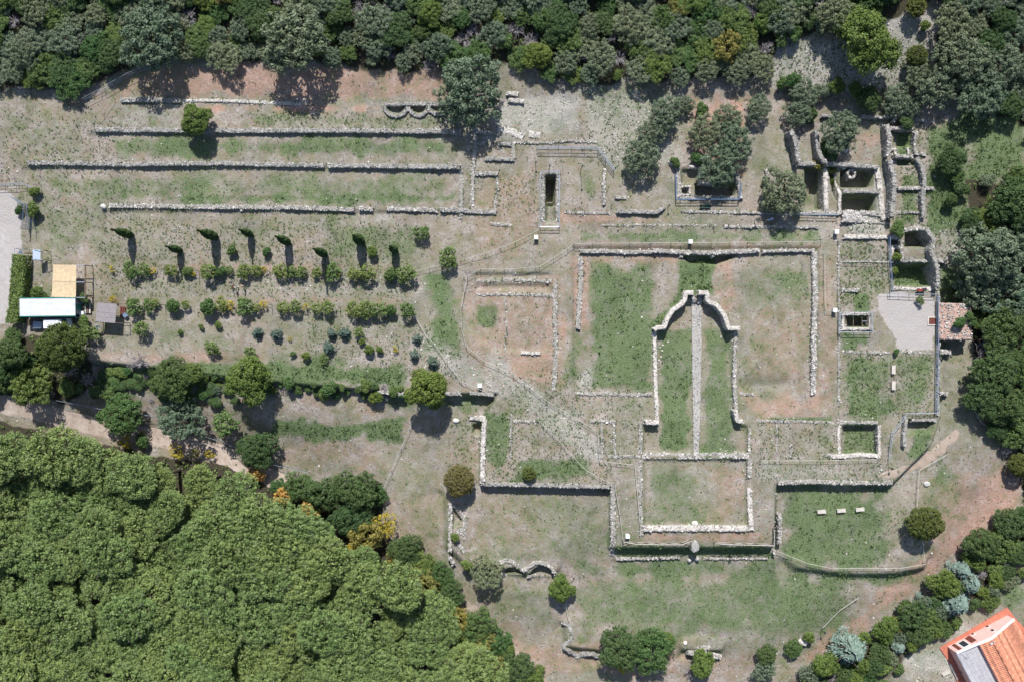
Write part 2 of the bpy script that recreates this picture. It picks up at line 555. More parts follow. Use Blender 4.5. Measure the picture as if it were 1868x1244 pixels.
M['tile'] = solid('roof_tile', (0.47, 0.2, 0.125), (0.25, 0.12, 0.085), 1.6, 0.85, c3=(0.6, 0.4, 0.3), island=0.5)
M['pink'] = solid('pink_render', (0.72, 0.46, 0.42), (0.64, 0.4, 0.36), 0.7, 0.85)
M['greytile'] = solid('grey_terrace_tile', (0.40, 0.39, 0.41), (0.30, 0.29, 0.31), 1.2, 0.7, c3=(0.46, 0.45, 0.46), island=0.1)
M['vault'] = solid('brick_vault_rubble', (0.42, 0.27, 0.22), (0.27, 0.225, 0.19), 0.6, 0.95, c3=(0.42, 0.385, 0.35), bump=0.8)
M['bark'] = solid('bark', (0.10, 0.08, 0.065), (0.05, 0.04, 0.03), 4, 0.95)
M['deadwood'] = solid('bleached_twigs', (0.36, 0.33, 0.34), (0.22, 0.2, 0.205), 3, 0.95, island=0.3)
M['skin'] = solid('skin', (0.55, 0.33, 0.24), None, 3, 0.6)
M['red'] = solid('red_plastic', (0.25, 0.05, 0.045), None, 3, 0.5)
M['greenbench'] = solid('dark_green_paint', (0.03, 0.09, 0.07), None, 3, 0.5)

L = {}
L['pine'] = leaf_mat('pine_needles', (0.066, 0.112, 0.038), (0.165, 0.235, 0.076), (0.28, 0.345, 0.13), 0.12, twig=.45)
L['oak'] = leaf_mat('holm_oak_leaves', (0.026, 0.052, 0.02), (0.062, 0.108, 0.038), (0.13, 0.18, 0.07), 0.2)
L['mastic'] = leaf_mat('mastic_leaves', (0.04, 0.078, 0.024), (0.09, 0.15, 0.045), (0.18, 0.24, 0.09), 0.35)
L['olive'] = leaf_mat('olive_leaves', (0.06, 0.088, 0.052), (0.135, 0.175, 0.105), (0.25, 0.29, 0.195), 0.2)
L['yellow'] = leaf_mat('yellow_leaves', (0.20, 0.17, 0.02), (0.42, 0.34, 0.03), (0.62, 0.5, 0.08), 0.15)
L['orange'] = leaf_mat('orange_leaves', (0.24, 0.13, 0.03), (0.48, 0.27, 0.06), (0.6, 0.38, 0.15), 0.15)
L['ochre'] = leaf_mat('turning_leaves', (0.075, 0.08, 0.02), (0.17, 0.17, 0.05), (0.36, 0.32, 0.09), 0.2)
L['lime'] = leaf_mat('bright_green_leaves', (0.045, 0.08, 0.018), (0.10, 0.155, 0.036), (0.20, 0.25, 0.07), 0.18)
L['vine'] = leaf_mat('orchard_leaves', (0.060, 0.102, 0.030), (0.138, 0.198, 0.060), (0.264, 0.324, 0.120), 0.25)
L['cedar'] = leaf_mat('blue_cedar_needles', (0.084, 0.137, 0.110), (0.189, 0.273, 0.226), (0.326, 0.410, 0.362), 0.08)
L['rosette'] = leaf_mat('dark_glossy_leaves', (0.030, 0.054, 0.030), (0.072, 0.108, 0.072), (0.204, 0.252, 0.240), 0.15)
L['cypress'] = leaf_mat('cypress_foliage', (0.020, 0.042, 0.015), (0.044, 0.077, 0.026), (0.083, 0.127, 0.044), 0.1)
L['round'] = leaf_mat('dense_shrub_leaves', (0.040, 0.057, 0.016), (0.086, 0.109, 0.029), (0.161, 0.184, 0.052), 0.2)
L['brown'] = leaf_mat('brownish_leaves', (0.06, 0.06, 0.02), (0.12, 0.115, 0.045), (0.19, 0.175, 0.08), 0.15)
L['weed'] = leaf_mat('weed_leaves', (0.039, 0.072, 0.022), (0.083, 0.132, 0.042), (0.154, 0.209, 0.077), 0.0)

# ------------------------------------------------------------------ the ground sheet and its zones
# (what it paints, centre x, centre y, half width, half height, strength, blur px) in photo pixels on the ground
ZONES = []


def z_(k, x0, y0, x1, y1, s, blur=10):
    ZONES.append((k, [(x0, y0), (x1, y0), (x1, y1), (x0, y1)], s, blur))


def zp(k, pts, s, blur=10):
    ZONES.append((k, pts, s, blur))


for a in [
    ('g', 200, 248, 825, 286, .78, 8), ('g', 100, 318, 820, 370, .66, 12), ('g', 300, 352, 830, 372, .85, 6), ('g', 0, 200, 180, 340, .55, 30), ('g', 60, 345, 220, 470, .55, 24),
    ('g', 180, 395, 480, 480, .22, 20), ('g', 590, 405, 790, 480, .62, 16), ('g', 775, 500, 838, 640, .95, 14), ('g', 490, 640, 700, 690, .65, 14), ('g', 200, 590, 420, 650, .5, 20),
    ('g', 870, 557, 907, 602, .9, 4), ('g', 935, 550, 1000, 620, .5, 10), ('g', 868, 410, 1040, 470, .42, 14), ('g', 1060, 418, 1500, 445, .8, 6), ('g', 1075, 480, 1190, 712, .82, 9),
    ('g', 1030, 600, 1075, 700, .7, 10), ('g', 1203, 605, 1262, 826, .88, 5), ('g', 1280, 600, 1338, 826, .75, 6), ('g', 1330, 480, 1478, 600, .5, 14), ('g', 1410, 490, 1475, 540, .7, 12),
    ('g', 1300, 470, 1380, 540, .1, 10), ('g', 1020, 725, 1190, 765, .5, 12), ('g', 885, 745, 930, 880, .85, 8), ('g', 940, 830, 1090, 878, .9, 10), ('g', 1122, 890, 1165, 985, .35, 6),
    ('g', 1180, 845, 1280, 955, .65, 12), ('g', 1290, 850, 1360, 930, .2, 10), ('g', 1125, 994, 1412, 1016, .98, 4), ('g', 1050, 1018, 1420, 1060, .8, 14), ('g', 1050, 1040, 1560, 1170, .72, 20),
    ('g', 1425, 888, 1620, 1032, .88, 14), ('g', 1425, 1045, 1690, 1064, .85, 6), ('g', 1620, 885, 1690, 1030, .4, 16), ('g', 1685, 830, 1760, 960, .8, 16), ('g', 860, 890, 1110, 1038, .52, 14),
    ('g', 1535, 440, 1620, 470, .55, 6), ('g', 1540, 485, 1620, 560, .52, 8), ('g', 1560, 535, 1590, 570, .9, 5), ('g', 1540, 608, 1590, 638, .9, 6), ('g', 1540, 650, 1625, 765, .88, 10),
    ('g', 1635, 650, 1702, 750, .72, 10), ('g', 1380, 775, 1530, 830, .5, 10), ('g', 1400, 760, 1520, 768, .9, 3), ('g', 1540, 780, 1600, 828, .75, 4), ('g', 1632, 780, 1640, 850, .9, 6), ('g', 1655, 790, 1700, 840, .95, 8),
    ('g', 1632, 484, 1694, 521, 1.1, 2), ('g', 1636, 242, 1662, 300, 1.0, 2), ('g', 1640, 310, 1680, 412, .82, 5), ('g', 1690, 230, 1770, 420, 1.1, 10), ('g', 1750, 180, 1868, 360, .95, 24), ('g', 1716, 480, 1760, 560, 1.0, 10),
    ('g', 180, 664, 735, 704, 1.15, 6), ('g', 490, 764, 730, 800, 1.15, 7), ('g', 700, 720, 900, 750, .7, 10), ('g', 480, 800, 800, 850, .35, 16), ('g', 880, 1060, 1020, 1140, .6, 20), ('g', 1035, 1165, 1100, 1190, .3, 8),
    ('g', 820, 750, 870, 850, .5, 8), ('g', 1120, 1000, 1400, 1000, 1, 3), ('g', 1000, 540, 1040, 640, .2, 5), ('g', 1420, 160, 1620, 300, .32, 16), ('g', 1060, 170, 1150, 240, .55, 12), ('g', 900, 215, 1060, 245, .5, 8),
    ('g', 1060, 300, 1098, 370, .6, 10), ('g', 920, 310, 960, 380, .3, 10), ('g', 560, 205, 820, 236, .55, 6), ('g', 455, 205, 560, 232, .6, 6), ('g', 230, 205, 330, 232, .3, 8), ('g', 1500, 220, 1590, 300, .42, 8),
    ('g', 1700, 600, 1780, 760, .45, 16), ('g', 1820, 1040, 1868, 1130, .8, 10), ('g', 1700, 1190, 1740, 1240, .3, 8), ('g', 1150, 960, 1165, 985, .5, 4), ('g', 840, 1000, 870, 1060, .7, 8), ('g', 800, 1030, 860, 1100, .5, 12),
    ('s', 220, 120, 820, 182, .8, 8), ('s', 330, 194, 700, 203, 1.0, 5), ('s', 480, 150, 700, 175, .3, 10), ('s', 210, 484, 750, 490, .65, 5), ('s', 210, 545, 760, 552, .65, 5), ('s', 180, 640, 480, 662, .65, 6),
    ('s', 840, 500, 1035, 720, .55, 10), ('s', 1018, 520, 1036, 640, .8, 6), ('s', 1040, 465, 1075, 600, .75, 6), ('s', 1085, 465, 1240, 480, .7, 5), ('s', 1310, 470, 1350, 560, .7, 10), ('s', 1360, 560, 1475, 705, .55, 14),
    ('s', 1350, 715, 1510, 765, .75, 10), ('s', 870, 900, 1000, 1000, .45, 14), ('s', 925, 640, 1005, 705, .8, 8), ('s', 500, 800, 700, 860, .5, 12), ('s', 860, 300, 985, 470, .55, 14), ('s', 1493, 460, 1528, 765, .55, 5), ('s', 840, 385, 1010, 470, .4, 14), ('s', 1025, 392, 1230, 408, .7, 5), ('s', 1050, 446, 1500, 455, .7, 4), ('s', 1200, 300, 1400, 405, .25, 14),
    ('s', 1262, 180, 1362, 330, .95, 14), ('s', 1570, 240, 1600, 262, .7, 8), ('s', 700, 900, 820, 1060, .48, 18), ('s', 500, 710, 700, 760, .45, 14), ('s', 820, 1050, 960, 1200, .45, 16), ('s', 900, 1170, 1240, 1230, .7, 12),
    ('s', 1172, 970, 1400, 988, .8, 4), ('s', 1160, 1190, 1800, 1244, .4, 10), ('s', 1690, 860, 1850, 1000, .8, 20), ('s', 1280, 640, 1320, 700, .5, 10), ('s', 1210, 590, 1250, 620, .45, 8), ('s', 1100, 640, 1170, 700, .4, 12),
    ('s', 1285, 850, 1362, 956, .55, 10), ('s', 90, 150, 220, 240, .3, 20), ('s', 820, 800, 875, 880, .5, 8), ('s', 1100, 300, 1230, 380, .2, 10), ('s', 0, 720, 480, 880, .4, 14), ('s', 50, 470, 260, 620, .35, 14),
    ('p', 240, 410, 460, 478, .34, 20), ('p', 240, 505, 760, 548, .42, 8), ('p', 570, 518, 750, 545, .5, 8), ('p', 620, 590, 800, 690, .42, 14), ('p', 660, 388, 725, 412, .75, 6), ('p', 740, 510, 790, 560, .5, 8),
    ('p', 900, 172, 1062, 246, .88, 8), ('p', 1060, 160, 1250, 300, .68, 14), ('p', 1400, 70, 1600, 170, .85, 12), ('p', 1420, 115, 1520, 145, .9, 6), ('p', 1590, 20, 1740, 160, .8, 12), ('p', 1700, 150, 1770, 250, .3, 14), ('p', 1705, 395, 1770, 500, .62, 12),
    ('p', 1540, 390, 1620, 430, .85, 5), ('p', 1595, 310, 1612, 400, .85, 3), ('p', 930, 690, 975, 735, .55, 8), ('p', 1000, 735, 1080, 790, .5, 12), ('p', 1380, 845, 1560, 878, .6, 6), ('p', 1420, 845, 1640, 876, .5, 6),
    ('p', 1122, 890, 1150, 985, .35, 6), ('p', 1375, 880, 1412, 985, .45, 6), ('p', 1480, 395, 1530, 440, .6, 8), ('p', 1535, 430, 1625, 530, .34, 8), ('p', 220, 186, 330, 232, .5, 10), ('p', 330, 183, 560, 191, .7, 4), ('p', 1200, 405, 1500, 416, .5, 4),
    ('p', 585, 848, 640, 880, .55, 8), ('p', 1640, 1180, 1760, 1244, .9, 14), ('p', 1740, 1130, 1800, 1170, .8, 8), ('p', 1530, 640, 1640, 760, .3, 10), ('p', 1640, 740, 1712, 760, .3, 6), ('p', 1430, 235, 1480, 300, .5, 8), ('p', 1050, 670, 1080, 715, .75, 5),
    ('p', 880, 820, 960, 835, .3, 5), ('p', 860, 235, 960, 255, .65, 5), ('p', 1500, 1080, 1600, 1100, .3, 10), ('p', 1280, 1150, 1450, 1190, .4, 14), ('p', 60, 445, 130, 460, .45, 8), ('p', 740, 430, 760, 440, .3, 8),
    ('w', 180, 400, 740, 545, .62, 14), ('w', 1535, 440, 1640, 560, .85, 6), ('w', 1540, 640, 1705, 765, .72, 8), ('w', 1420, 70, 1700, 180, .75, 14), ('w', 1640, 220, 1860, 420, .8, 10), ('w', 1380, 770, 1530, 840, .5, 8), ('w', 880, 740, 1120, 880, .6, 10),
    ('w', 820, 760, 870, 880, .7, 8), ('w', 1040, 670, 1080, 712, .6, 5), ('w', 1060, 160, 1200, 300, .55, 10), ('w', 450, 203, 830, 236, .65, 8), ('w', 900, 310, 980, 380, .6, 12), ('w', 0, 200, 240, 420, .38, 30), ('w', 1020, 690, 1180, 870, .35, 14),
    ('w', 1380, 840, 1640, 880, .5, 10), ('w', 1700, 380, 1780, 520, .7, 8), ('w', 1440, 1040, 1560, 1120, .4, 14), ('w', 1540, 780, 1600, 828, .8, 3), ('w', 1540, 395, 1625, 430, .7, 4), ('w', 560, 580, 840, 700, .5, 14), ('w', 920, 680, 1100, 790, .5, 14),
    ('w', 1620, 930, 1700, 1000, .4, 12),
]:
    z_(*a)
zp('g', [(1240, 478), (1300, 474), (1300, 535), (1262, 535), (1235, 560), (1205, 590), (1190, 605), (1185, 596), (1215, 565), (1240, 535)], 1.3, 4)
zp('p', [(905, 650), (960, 690), (1030, 740), (1120, 830), (1090, 860), (1000, 780), (920, 710), (880, 670)], .72, 10)
zp('p', [(755, 590), (790, 600), (870, 670), (960, 720), (930, 735), (830, 690), (770, 640)], .7, 10)
zp('p', [(1590, 880), (1700, 830), (1745, 785), (1755, 800), (1700, 850), (1640, 890)], .5, 6)
zp('s', [(840, 1100), (900, 1150), (960, 1200), (1010, 1244), (960, 1244), (880, 1180), (820, 1100)], .85, 10)
zp('s', [(1440, 1200), (1560, 1120), (1640, 1060), (1720, 980), (1800, 900), (1850, 860), (1862, 930), (1760, 990), (1690, 1050), (1600, 1120), (1480, 1210)], .85, 9)
zp('l', [(-600, -900), (2600, -900), (2600, 60), (1700, 0), (1560, 60), (1420, 70), (1400, 130), (1200, 150), (1020, 150), (960, 120), (880, 120), (740, 130), (560, 118), (320, 96), (220, 130), (150, 165), (0, 160), (-600, 170)], 1.0, 12)
zp('l', [(-700, 640), (0, 640), (60, 610), (160, 640), (180, 700), (120, 735), (0, 720), (-700, 700)], 1.0, 10)
zp('l', [(-700, 780), (0, 770), (200, 815), (420, 850), (520, 890), (690, 880), (700, 970), (830, 1100), (920, 1200), (960, 1300), (900, 2000), (-700, 2000)], 1.0, 8)
zp('l', [(1400, 1250), (1520, 1215), (1710, 1085), (1868, 955), (2600, 900), (2600, 1100), (1860, 1020), (1760, 1110), (1640, 1220), (1560, 1300), (1380, 1300)], .7, 14)
zp('l', [(1760, 330), (1868, 330), (2600, 330), (2600, 900), (1868, 900), (1850, 800), (1790, 750), (1770, 600), (1740, 540), (1770, 420)], .9, 8)
zp('l', [(1700, 60), (1800, 0), (2600, 0), (2600, 230), (1868, 230), (1760, 190), (1690, 150)], .7, 14)
zp('v', [(-900, 352), (12, 348), (34, 372), (40, 450), (26, 470), (22, 560), (0, 580), (-900, 600)], 1.0, 5)
zp('v', [(1592, 538), (1622, 535), (1706, 545), (1706, 640), (1640, 640), (1628, 600), (1600, 570)], 1.0, 9)


def inv_px(X, Y, Z):
    s = PX * (CAM_H - Z) / CAM_H
    return 934 + X / s, 622 - Y / s


PXX, PYY = inv_px(XX, YY, ZZ)
chan = {k: np.zeros(XX.shape, np.float32) for k in 'gspwlv'}
chan['g'] += 0.46
chan['s'] += 0.2
for k, pts, s, blur in ZONES:
    xs = [p[0] for p in pts]
    ys = [p[1] for p in pts]
    b2 = blur * 3 + 20
    mk = (PXX > min(xs) - b2) & (PXX < max(xs) + b2) & (PYY > min(ys) - b2) & (PYY < max(ys) + b2)
    if not mk.any():
        continue
    sx, sy = PXX[mk], PYY[mk]
    if k in 'gsp' and blur >= 4:
        blur = blur * 1.5 + 3
    wob = (fbm(sx * 0.035, sy * 0.035, 41) - 0.47) * (blur * 2.2 + (14 if k in 'gsp' and blur > 10 else 0))
    val = s * (1.15 if k == 'g' else 1) * sstep((sdist(sx, sy, pts) + wob + blur) / (2 * blur))
    cur = chan[k][mk]
    chan[k][mk] = np.maximum(cur, val) if k != 's' else np.clip(np.maximum(cur, val), 0, 1.2)
# grass does not grow on the rubble, nor under dense woods
sup = np.clip(.75 * (chan['p'] - .25), 0, .8) + np.clip(.9 * (chan['s'] - .45), 0, .7)
chan['g'] = chan['g'] * (1 - np.clip(sup, 0, .85))
steep = np.hypot(*np.gradient(ZZ)) / STEP
chan['g'] = chan['g'] + 0.25 * np.clip(steep - 0.3, 0, 1)

nx, ny = len(GX), len(GY)
idx = np.arange(nx * ny).reshape(ny, nx)
F = np.stack([idx[:-1, :-1].ravel(), idx[:-1, 1:].ravel(), idx[1:, 1:].ravel(), idx[1:, :-1].ravel()], 1)
gm = np_mesh('ground', np.stack([XX.ravel(), YY.ravel(), ZZ.ravel()], 1), F, M['ground'], smooth=True)
for nm, ks in (('zones', 'gsp'), ('zones_b', 'lwv')):
    ca = gm.color_attributes.new(nm, 'FLOAT_COLOR', 'POINT')
    arr = np.ones((nx * ny, 4), np.float32)
    for q, k in enumerate(ks):
        arr[:, q] = chan[k].ravel()
    ca.data.foreach_set('color', arr.ravel())
tag(link('ground', gm), 'dry patchy grass and red earth ground of the ruin terraces', None, None, 'structure')


def chan_at(k, x, y):
    fi = np.clip(np.interp(x, GX, np.arange(nx)).round().astype(int), 0, nx - 1)
    fj = np.clip(np.interp(y, GY, np.arange(ny)).round().astype(int), 0, ny - 1)
    return chan[k][fj, fi]


# ------------------------------------------------------------------ draped sheets: track, car park, court
def resample(pts, step):
    """pts: list of tuples of any length, resampled by plan distance of the first two numbers"""
    P = np.array(pts, float)
    d = np.concatenate([[0], np.cumsum(np.hypot(*(P[1:, :2] - P[:-1, :2]).T))])
    n = max(2, int(d[-1] / step) + 1)
    t = np.linspace(0, d[-1], n)
    return np.stack([np.interp(t, d, P[:, k]) for k in range(P.shape[1])], 1)


def smooth_path(pts, it=2):
    for _ in range(it):
        q = [pts[0]]
        for a, b in zip(pts[:-1], pts[1:]):
            q.append(tuple(0.75 * u + 0.25 * v for u, v in zip(a, b)))
            q.append(tuple(0.25 * u + 0.75 * v for u, v in zip(a, b)))
        q.append(pts[-1])
        pts = q
    return pts


def ribbon(name, pts, mat, label, lift=0.03, across=8, ragged=0.35, kind='structure', parent=None, cat=None, smooth=2, step=0.5):
    """pts: (px, py, width px)"""
    P = [(*G(x, y)[:2], w * PX) for x, y, w in (smooth_path(pts, smooth) if smooth else pts)]
    P = resample(P, step)
    T = np.gradient(P[:, :2], axis=0)
    T /= np.linalg.norm(T, axis=1)[:, None] + 1e-9
    Nn = np.stack([-T[:, 1], T[:, 0]], 1)
    n = len(P)
    V = []
    ph = RNG.uniform(0, 99)
    for j in range(across + 1):
        u = j / across - 0.5
        rg = (fbm(np.arange(n) * 0.35 + ph + 50 * (u > 0), np.zeros(n), 9, 4) - 0.47) * 2 * ragged * (abs(u) * 2) ** 2 * np.sign(u)
        xy = P[:, :2] + Nn * (u * P[:, 2] + rg)[:, None]
        V.append(np.column_stack([xy, ground_z(xy[:, 0], xy[:, 1]) + lift - 0.05 * (abs(u) > 0.49)]))
    V = np.stack(V, 1).reshape(-1, 3)
    idx = np.arange(n * (across + 1)).reshape(n, across + 1)
    F = np.stack([idx[:-1, :-1].ravel(), idx[1:, :-1].ravel(), idx[1:, 1:].ravel(), idx[:-1, 1:].ravel()], 1)
    o = link(name, np_mesh(name, V, F, mat, True), parent)
    return tag(o, label, cat, None, kind)


ribbon('dirt_track', [(-300, 690, 40), (0, 735, 40), (90, 755, 38), (200, 785, 36), (300, 800, 40), (390, 822, 40), (450, 850, 36), (520, 885, 34)], M['track'],
       'pale dusty dirt track running below the terraces beside the pine wood', across=10)
ribbon('footpath', [(1000, 1262, 22), (950, 1200, 24), (890, 1140, 22), (850, 1100, 20)], M['path'], 'worn brown footpath curving round the edge of the pine wood', 0.025, ragged=0.8, smooth=2)
ribbon('footpath', [(1600, 868, 5), (1640, 862, 22), (1690, 838, 22), (1730, 806, 20), (1748, 786, 7)], M['path'], 'trodden pale path climbing past the two rope fences beyond the pit room', 0.025, ragged=0.7)
ribbon('car_park', [(-120, 350, 150), (-120, 440, 300), (-120, 500, 286), (-120, 590, 280)], M['gravel'], 'smooth grey gravel car park outside the gate', 0.03, across=40, ragged=0.3, smooth=1)

# ------------------------------------------------------------------ rough masonry
_BOX = np.array([(-1, -1, -1), (1, -1, -1), (1, 1, -1), (-1, 1, -1), (-1, -1, 1), (1, -1, 1), (1, 1, 1), (-1, 1, 1)], float)
_BOXF = np.array([(0, 3, 2, 1), (4, 5, 6, 7), (0, 1, 5, 4), (1, 2, 6, 5), (2, 3, 7, 6), (3, 0, 4, 7)])


def stones_mesh(name, C, S, mat, flat=0.6, ang=None):
    """one rough block per centre C (n,3) with half sizes S (n,)"""
    n = len(C)
    V = np.repeat(_BOX[None], n, 0).copy()
    V[:, 4:, :2] *= RNG.uniform(0.55, 0.9, (n, 1, 1))
    V += RNG.uniform(-0.28, 0.28, V.shape)
    V[:, :, 0] *= RNG.uniform(0.8, 1.35, (n, 1))
    V[:, :, 2] *= flat
    a = RNG.uniform(0, math.tau, n) if ang is None else ang + RNG.normal(0, 0.15, n)
    c, s = np.cos(a)[:, None], np.sin(a)[:, None]
    x, y = V[:, :, 0] * c - V[:, :, 1] * s, V[:, :, 0] * s + V[:, :, 1] * c
    V[:, :, 0], V[:, :, 1] = x, y
    V = V * S[:, None, None] + C[:, None, :]
    F = (_BOXF[None] + (np.arange(n) * 8)[:, None, None]).reshape(-1, 4)
    return np_mesh(name, V.reshape(-1, 3), F, mat)


WALL_WEEDS = []


def wall(label, paths, w, h, mat='stone', ztop=None, dens=1.0, name='ruined_wall', rough=0.12, group=None, base=None, core='core', cat='wall', size=1.0):
    """paths: lists of photo pixels seen along the wall's top; w: width in px; h: height above the higher side"""
    CV, CF, SC, SS, SA = [], [], [], [], []
    SEC = []
    wm0 = w * PX * .86
    for path in paths:
        SEC.append((len(CV), len(CF)))
        pts = []
        for q in path:
            g = G(q[0], q[1], max(h, 0) if ztop is None else 0)
            zt = ztop if ztop is not None else g.z + h
            pts.append((*W(q[0], q[1], zt)[:2],))
        P = resample(pts, 0.32)
        n = len(P)
        T = np.gradient(P, axis=0)
        T /= np.linalg.norm(T, axis=1)[:, None] + 1e-9
        Nn = np.stack([-T[:, 1], T[:, 0]], 1)
        wm = np.full(n, wm0) * (1 + (0.12 if core == 'core' else 0.05) * (fbm(np.arange(n) * 0.3 + RNG.uniform(0, 50), np.zeros(n), 4) - 0.47) * 2)
        offs = [ground_z(*(P + Nn * (s * (wm0 / 2 + d)))[:, :2].T) for s in (-1, 1) for d in (0.3, 0.8)]
        hi = np.max(offs, 0)
        lo = np.min(offs, 0)
        k = 7
        ker = np.ones(k) / k
        hi = np.convolve(np.pad(hi, k // 2, 'edge'), ker, 'valid')
        zt = (hi + h) if ztop is None else np.full(n, ztop)
        zt = zt + (rough if rough != .12 or h < .2 else .26) * 2 * (fbm(np.arange(n) * 0.13 + RNG.uniform(0, 99), np.zeros(n), 8, 4) - 0.47) * (1 + max(0, h) * 0.5)
        zb = (lo - 0.35) if base is None else np.full(n, base)
        b = len(CV)
        us = [-0.5, -0.5, -0.28, 0.0, 0.28, 0.5, 0.5]
        for i in range(n):
            for j, u in enumerate(us):
                ju = u + (RNG.uniform(-.04, .04) if j not in (0, 6) else 0)
                z = zb[i] if j in (0, 6) else zt[i] + RNG.uniform(-.05, .05) - (0.08 if j in (1, 5) else 0)
                CV.append((P[i, 0] + Nn[i, 0] * ju * wm[i], P[i, 1] + Nn[i, 1] * ju * wm[i], z))
        for i in range(n - 1):
            for j in range(6):
                a0 = b + i * 7 + j
                CF.append((a0, a0 + 7, a0 + 8, a0 + 1))
        CF.append(tuple(b + j for j in range(7)))
        CF.append(tuple(b + (n - 1) * 7 + j for j in range(6, -1, -1)))
        length = n * 0.32
        cd = dens * (1 if core == 'core' else .45) * (.55 if (ztop is None and h < .16) else 1)
        cnt = int(length * max(wm0, .35) * 26 * cd) + 3
        t = RNG.uniform(0, n - 1.001, cnt)
        i = t.astype(int)
        u = RNG.uniform(-0.52, 0.52, cnt)
        pos = P[i] * (1 - (t - i))[:, None] + P[np.minimum(i + 1, n - 1)] * (t - i)[:, None] + Nn[i] * (u * wm[i])[:, None]
        sz = RNG.uniform(0.06, 0.125, cnt) * size * (1 + 0.7 * (RNG.random(cnt) < 0.1))
        SC.append(np.column_stack([pos, zt[i] - 0.03]))
        SS.append(sz)
        SA.append(np.arctan2(T[i, 1], T[i, 0]))
        # stones showing in the two faces
        hgt = float(np.mean(zt - lo))
        if hgt > 0.25:
            for sgn in (-1, 1):
                cnt2 = int(length * hgt * 14 * dens)
                if cnt2 < 1:
                    continue
                i2 = RNG.integers(0, n, cnt2)
                pos = P[i2] + Nn[i2] * (sgn * wm[i2] * 0.49)[:, None] + T[i2] * RNG.uniform(-.16, .16, cnt2)[:, None]
                zz = lo[i2] + (zt[i2] - lo[i2]) * RNG.uniform(0.0, 0.97, cnt2)
                SC.append(np.column_stack([pos, zz]))
                SS.append(RNG.uniform(0.06, 0.12, cnt2) * size)
                SA.append(np.arctan2(T[i2, 1], T[i2, 0]))
        if 'cap' != core:
            cw = int(length * .9)
            iw = RNG.integers(0, n, cw)
            WALL_WEEDS.append(P[iw] + Nn[iw] * (RNG.choice([-1, 1], cw) * wm[iw] * RNG.uniform(.2, .75, cw))[:, None])
        # fallen stones at the foot
        cnt3 = int(length * .9 * dens)
        i3 = RNG.integers(0, n, cnt3)
        pos = P[i3] + Nn[i3] * (RNG.choice([-1, 1], cnt3) * (wm[i3] * 0.5 + np.abs(RNG.normal(0.1, 0.3, cnt3))))[:, None]
        SC.append(np.column_stack([pos, ground_z(pos[:, 0], pos[:, 1]) + 0.02]))
        SS.append(RNG.uniform(0.05, 0.13, cnt3) * size)
        SA.append(RNG.uniform(0, 6, cnt3))
    CV = np.array(CV)
    o0 = CV.mean(0)
    o0[2] = CV[:, 2].min()
    SEC.append((len(CV), len(CF)))
    root = None
    for (v0, f0), (v1, f1) in zip(SEC[:-1], SEC[1:]):
        me = np_mesh(name, CV[v0:v1] - o0, [tuple(i - v0 for i in f) for f in CF[f0:f1]], M[core])
        if root is None:
            root = link(name, me, None, tuple(o0))
        else:
            link('wall_section', me, root)
    tag(root, label, cat, group)
    st = link('rubble_facing', stones_mesh('rubble_facing', np.concatenate(SC) - o0, np.concatenate(SS), M[mat], 0.62, np.concatenate(SA)), root)
    st['kind'] = 'stuff'
    return root


def arc(cx, cy, rx, ry, a0, a1, n=9):
    return [(cx + rx * math.cos(R(a0 + (a1 - a0) * k / (n - 1))), cy - ry * math.sin(R(a0 + (a1 - a0) * k / (n - 1)))) for k in range(n)]


# --- long terraces, upper left
wall('short grey rubble wall highest up the terraces, near its left end', [[(220, 183), (262, 182), (330, 184)]], 9, .3, 'stone_grey')
wall('crumbled line of white stones between the bush and the scalloped wall', [[(332, 184), (400, 184), (470, 187), (548, 190)]], 7, .12, dens=1.3, core='rock')
wall('longest upper terrace wall with the round bush on it', [[(172, 236), (355, 238), (600, 238), (840, 241)]], 8.5, .38, 'stone_grey')
wall('middle terrace wall, long stretch left of the small break', [[(50, 297), (150, 298), (230, 300), (400, 298), (590, 302)]], 8, .36, 'stone_grey')
wall('middle terrace wall, shorter stretch right of the small break', [[(597, 302), (700, 303), (838, 305)]], 8.5, .42, 'stone_grey')
wall('lowest terrace wall above the row of cypresses, starting near a boulder', [[(200, 376), (260, 376), (400, 378), (540, 379), (646, 383)]], 8, .28)
wall('short broken piece in the middle of the lowest terrace wall', [[(656, 381), (680, 382)], [(706, 381), (750, 382), (797, 384)]], 8, .24)
wall('end of the lowest terrace wall meeting the small rooms', [[(803, 383), (840, 384), (905, 388)]], 8, .38, 'stone_grey')
wall('low footing of stones closing the terraces on the right', [[(840, 303), (842, 340), (840, 400)]], 7, .08, dens=1.2)
wall('upright wall stub left of the two small square rooms', [[(868, 235), (866, 262), (864, 292)]], 7.5, .4)
wall('low stony footing running down beside the square rooms to the terrace wall', [[(864, 292), (862, 330), (861, 385)]], 7, .12, dens=1.2)
wall('small walls of the upper square room with shaded corners', [[(871, 241), (903, 243)], [(872, 261), (884, 262)], [(912, 262), (932, 263)], [(885, 290), (937, 291)]], 7, .38, 'stone_grey')
wall('low east side of the upper square room', [[(935, 262), (938, 290)]], 7, .1)
wall('wall closing the lower square room at its top', [[(867, 317), (908, 317)]], 8, .42, 'stone_grey')
wall('faint stony footing right of the lower square room', [[(906, 318), (907, 350), (902, 386)]], 6, .08)
wall('scalloped wall with three half-round niches under the big olive',
     [[(703, 191), (760, 190), (838, 191)], arc(722, 192, 21, 21, 180, 360), arc(763, 192, 18, 20, 190, 350), arc(800, 193, 19, 16, 190, 350)], 6, .42, 'stone_grey')
wall('white rock ledge beside the big olive, above the square rooms', [[(908, 236), (935, 240), (955, 250)], [(965, 244), (985, 248)]], 14, .12, core='rock')
wall('fallen white blocks below the thicket right of the big olive', [[(925, 170), (945, 173)], [(928, 183), (955, 186)]], 8, .35, core='rock')
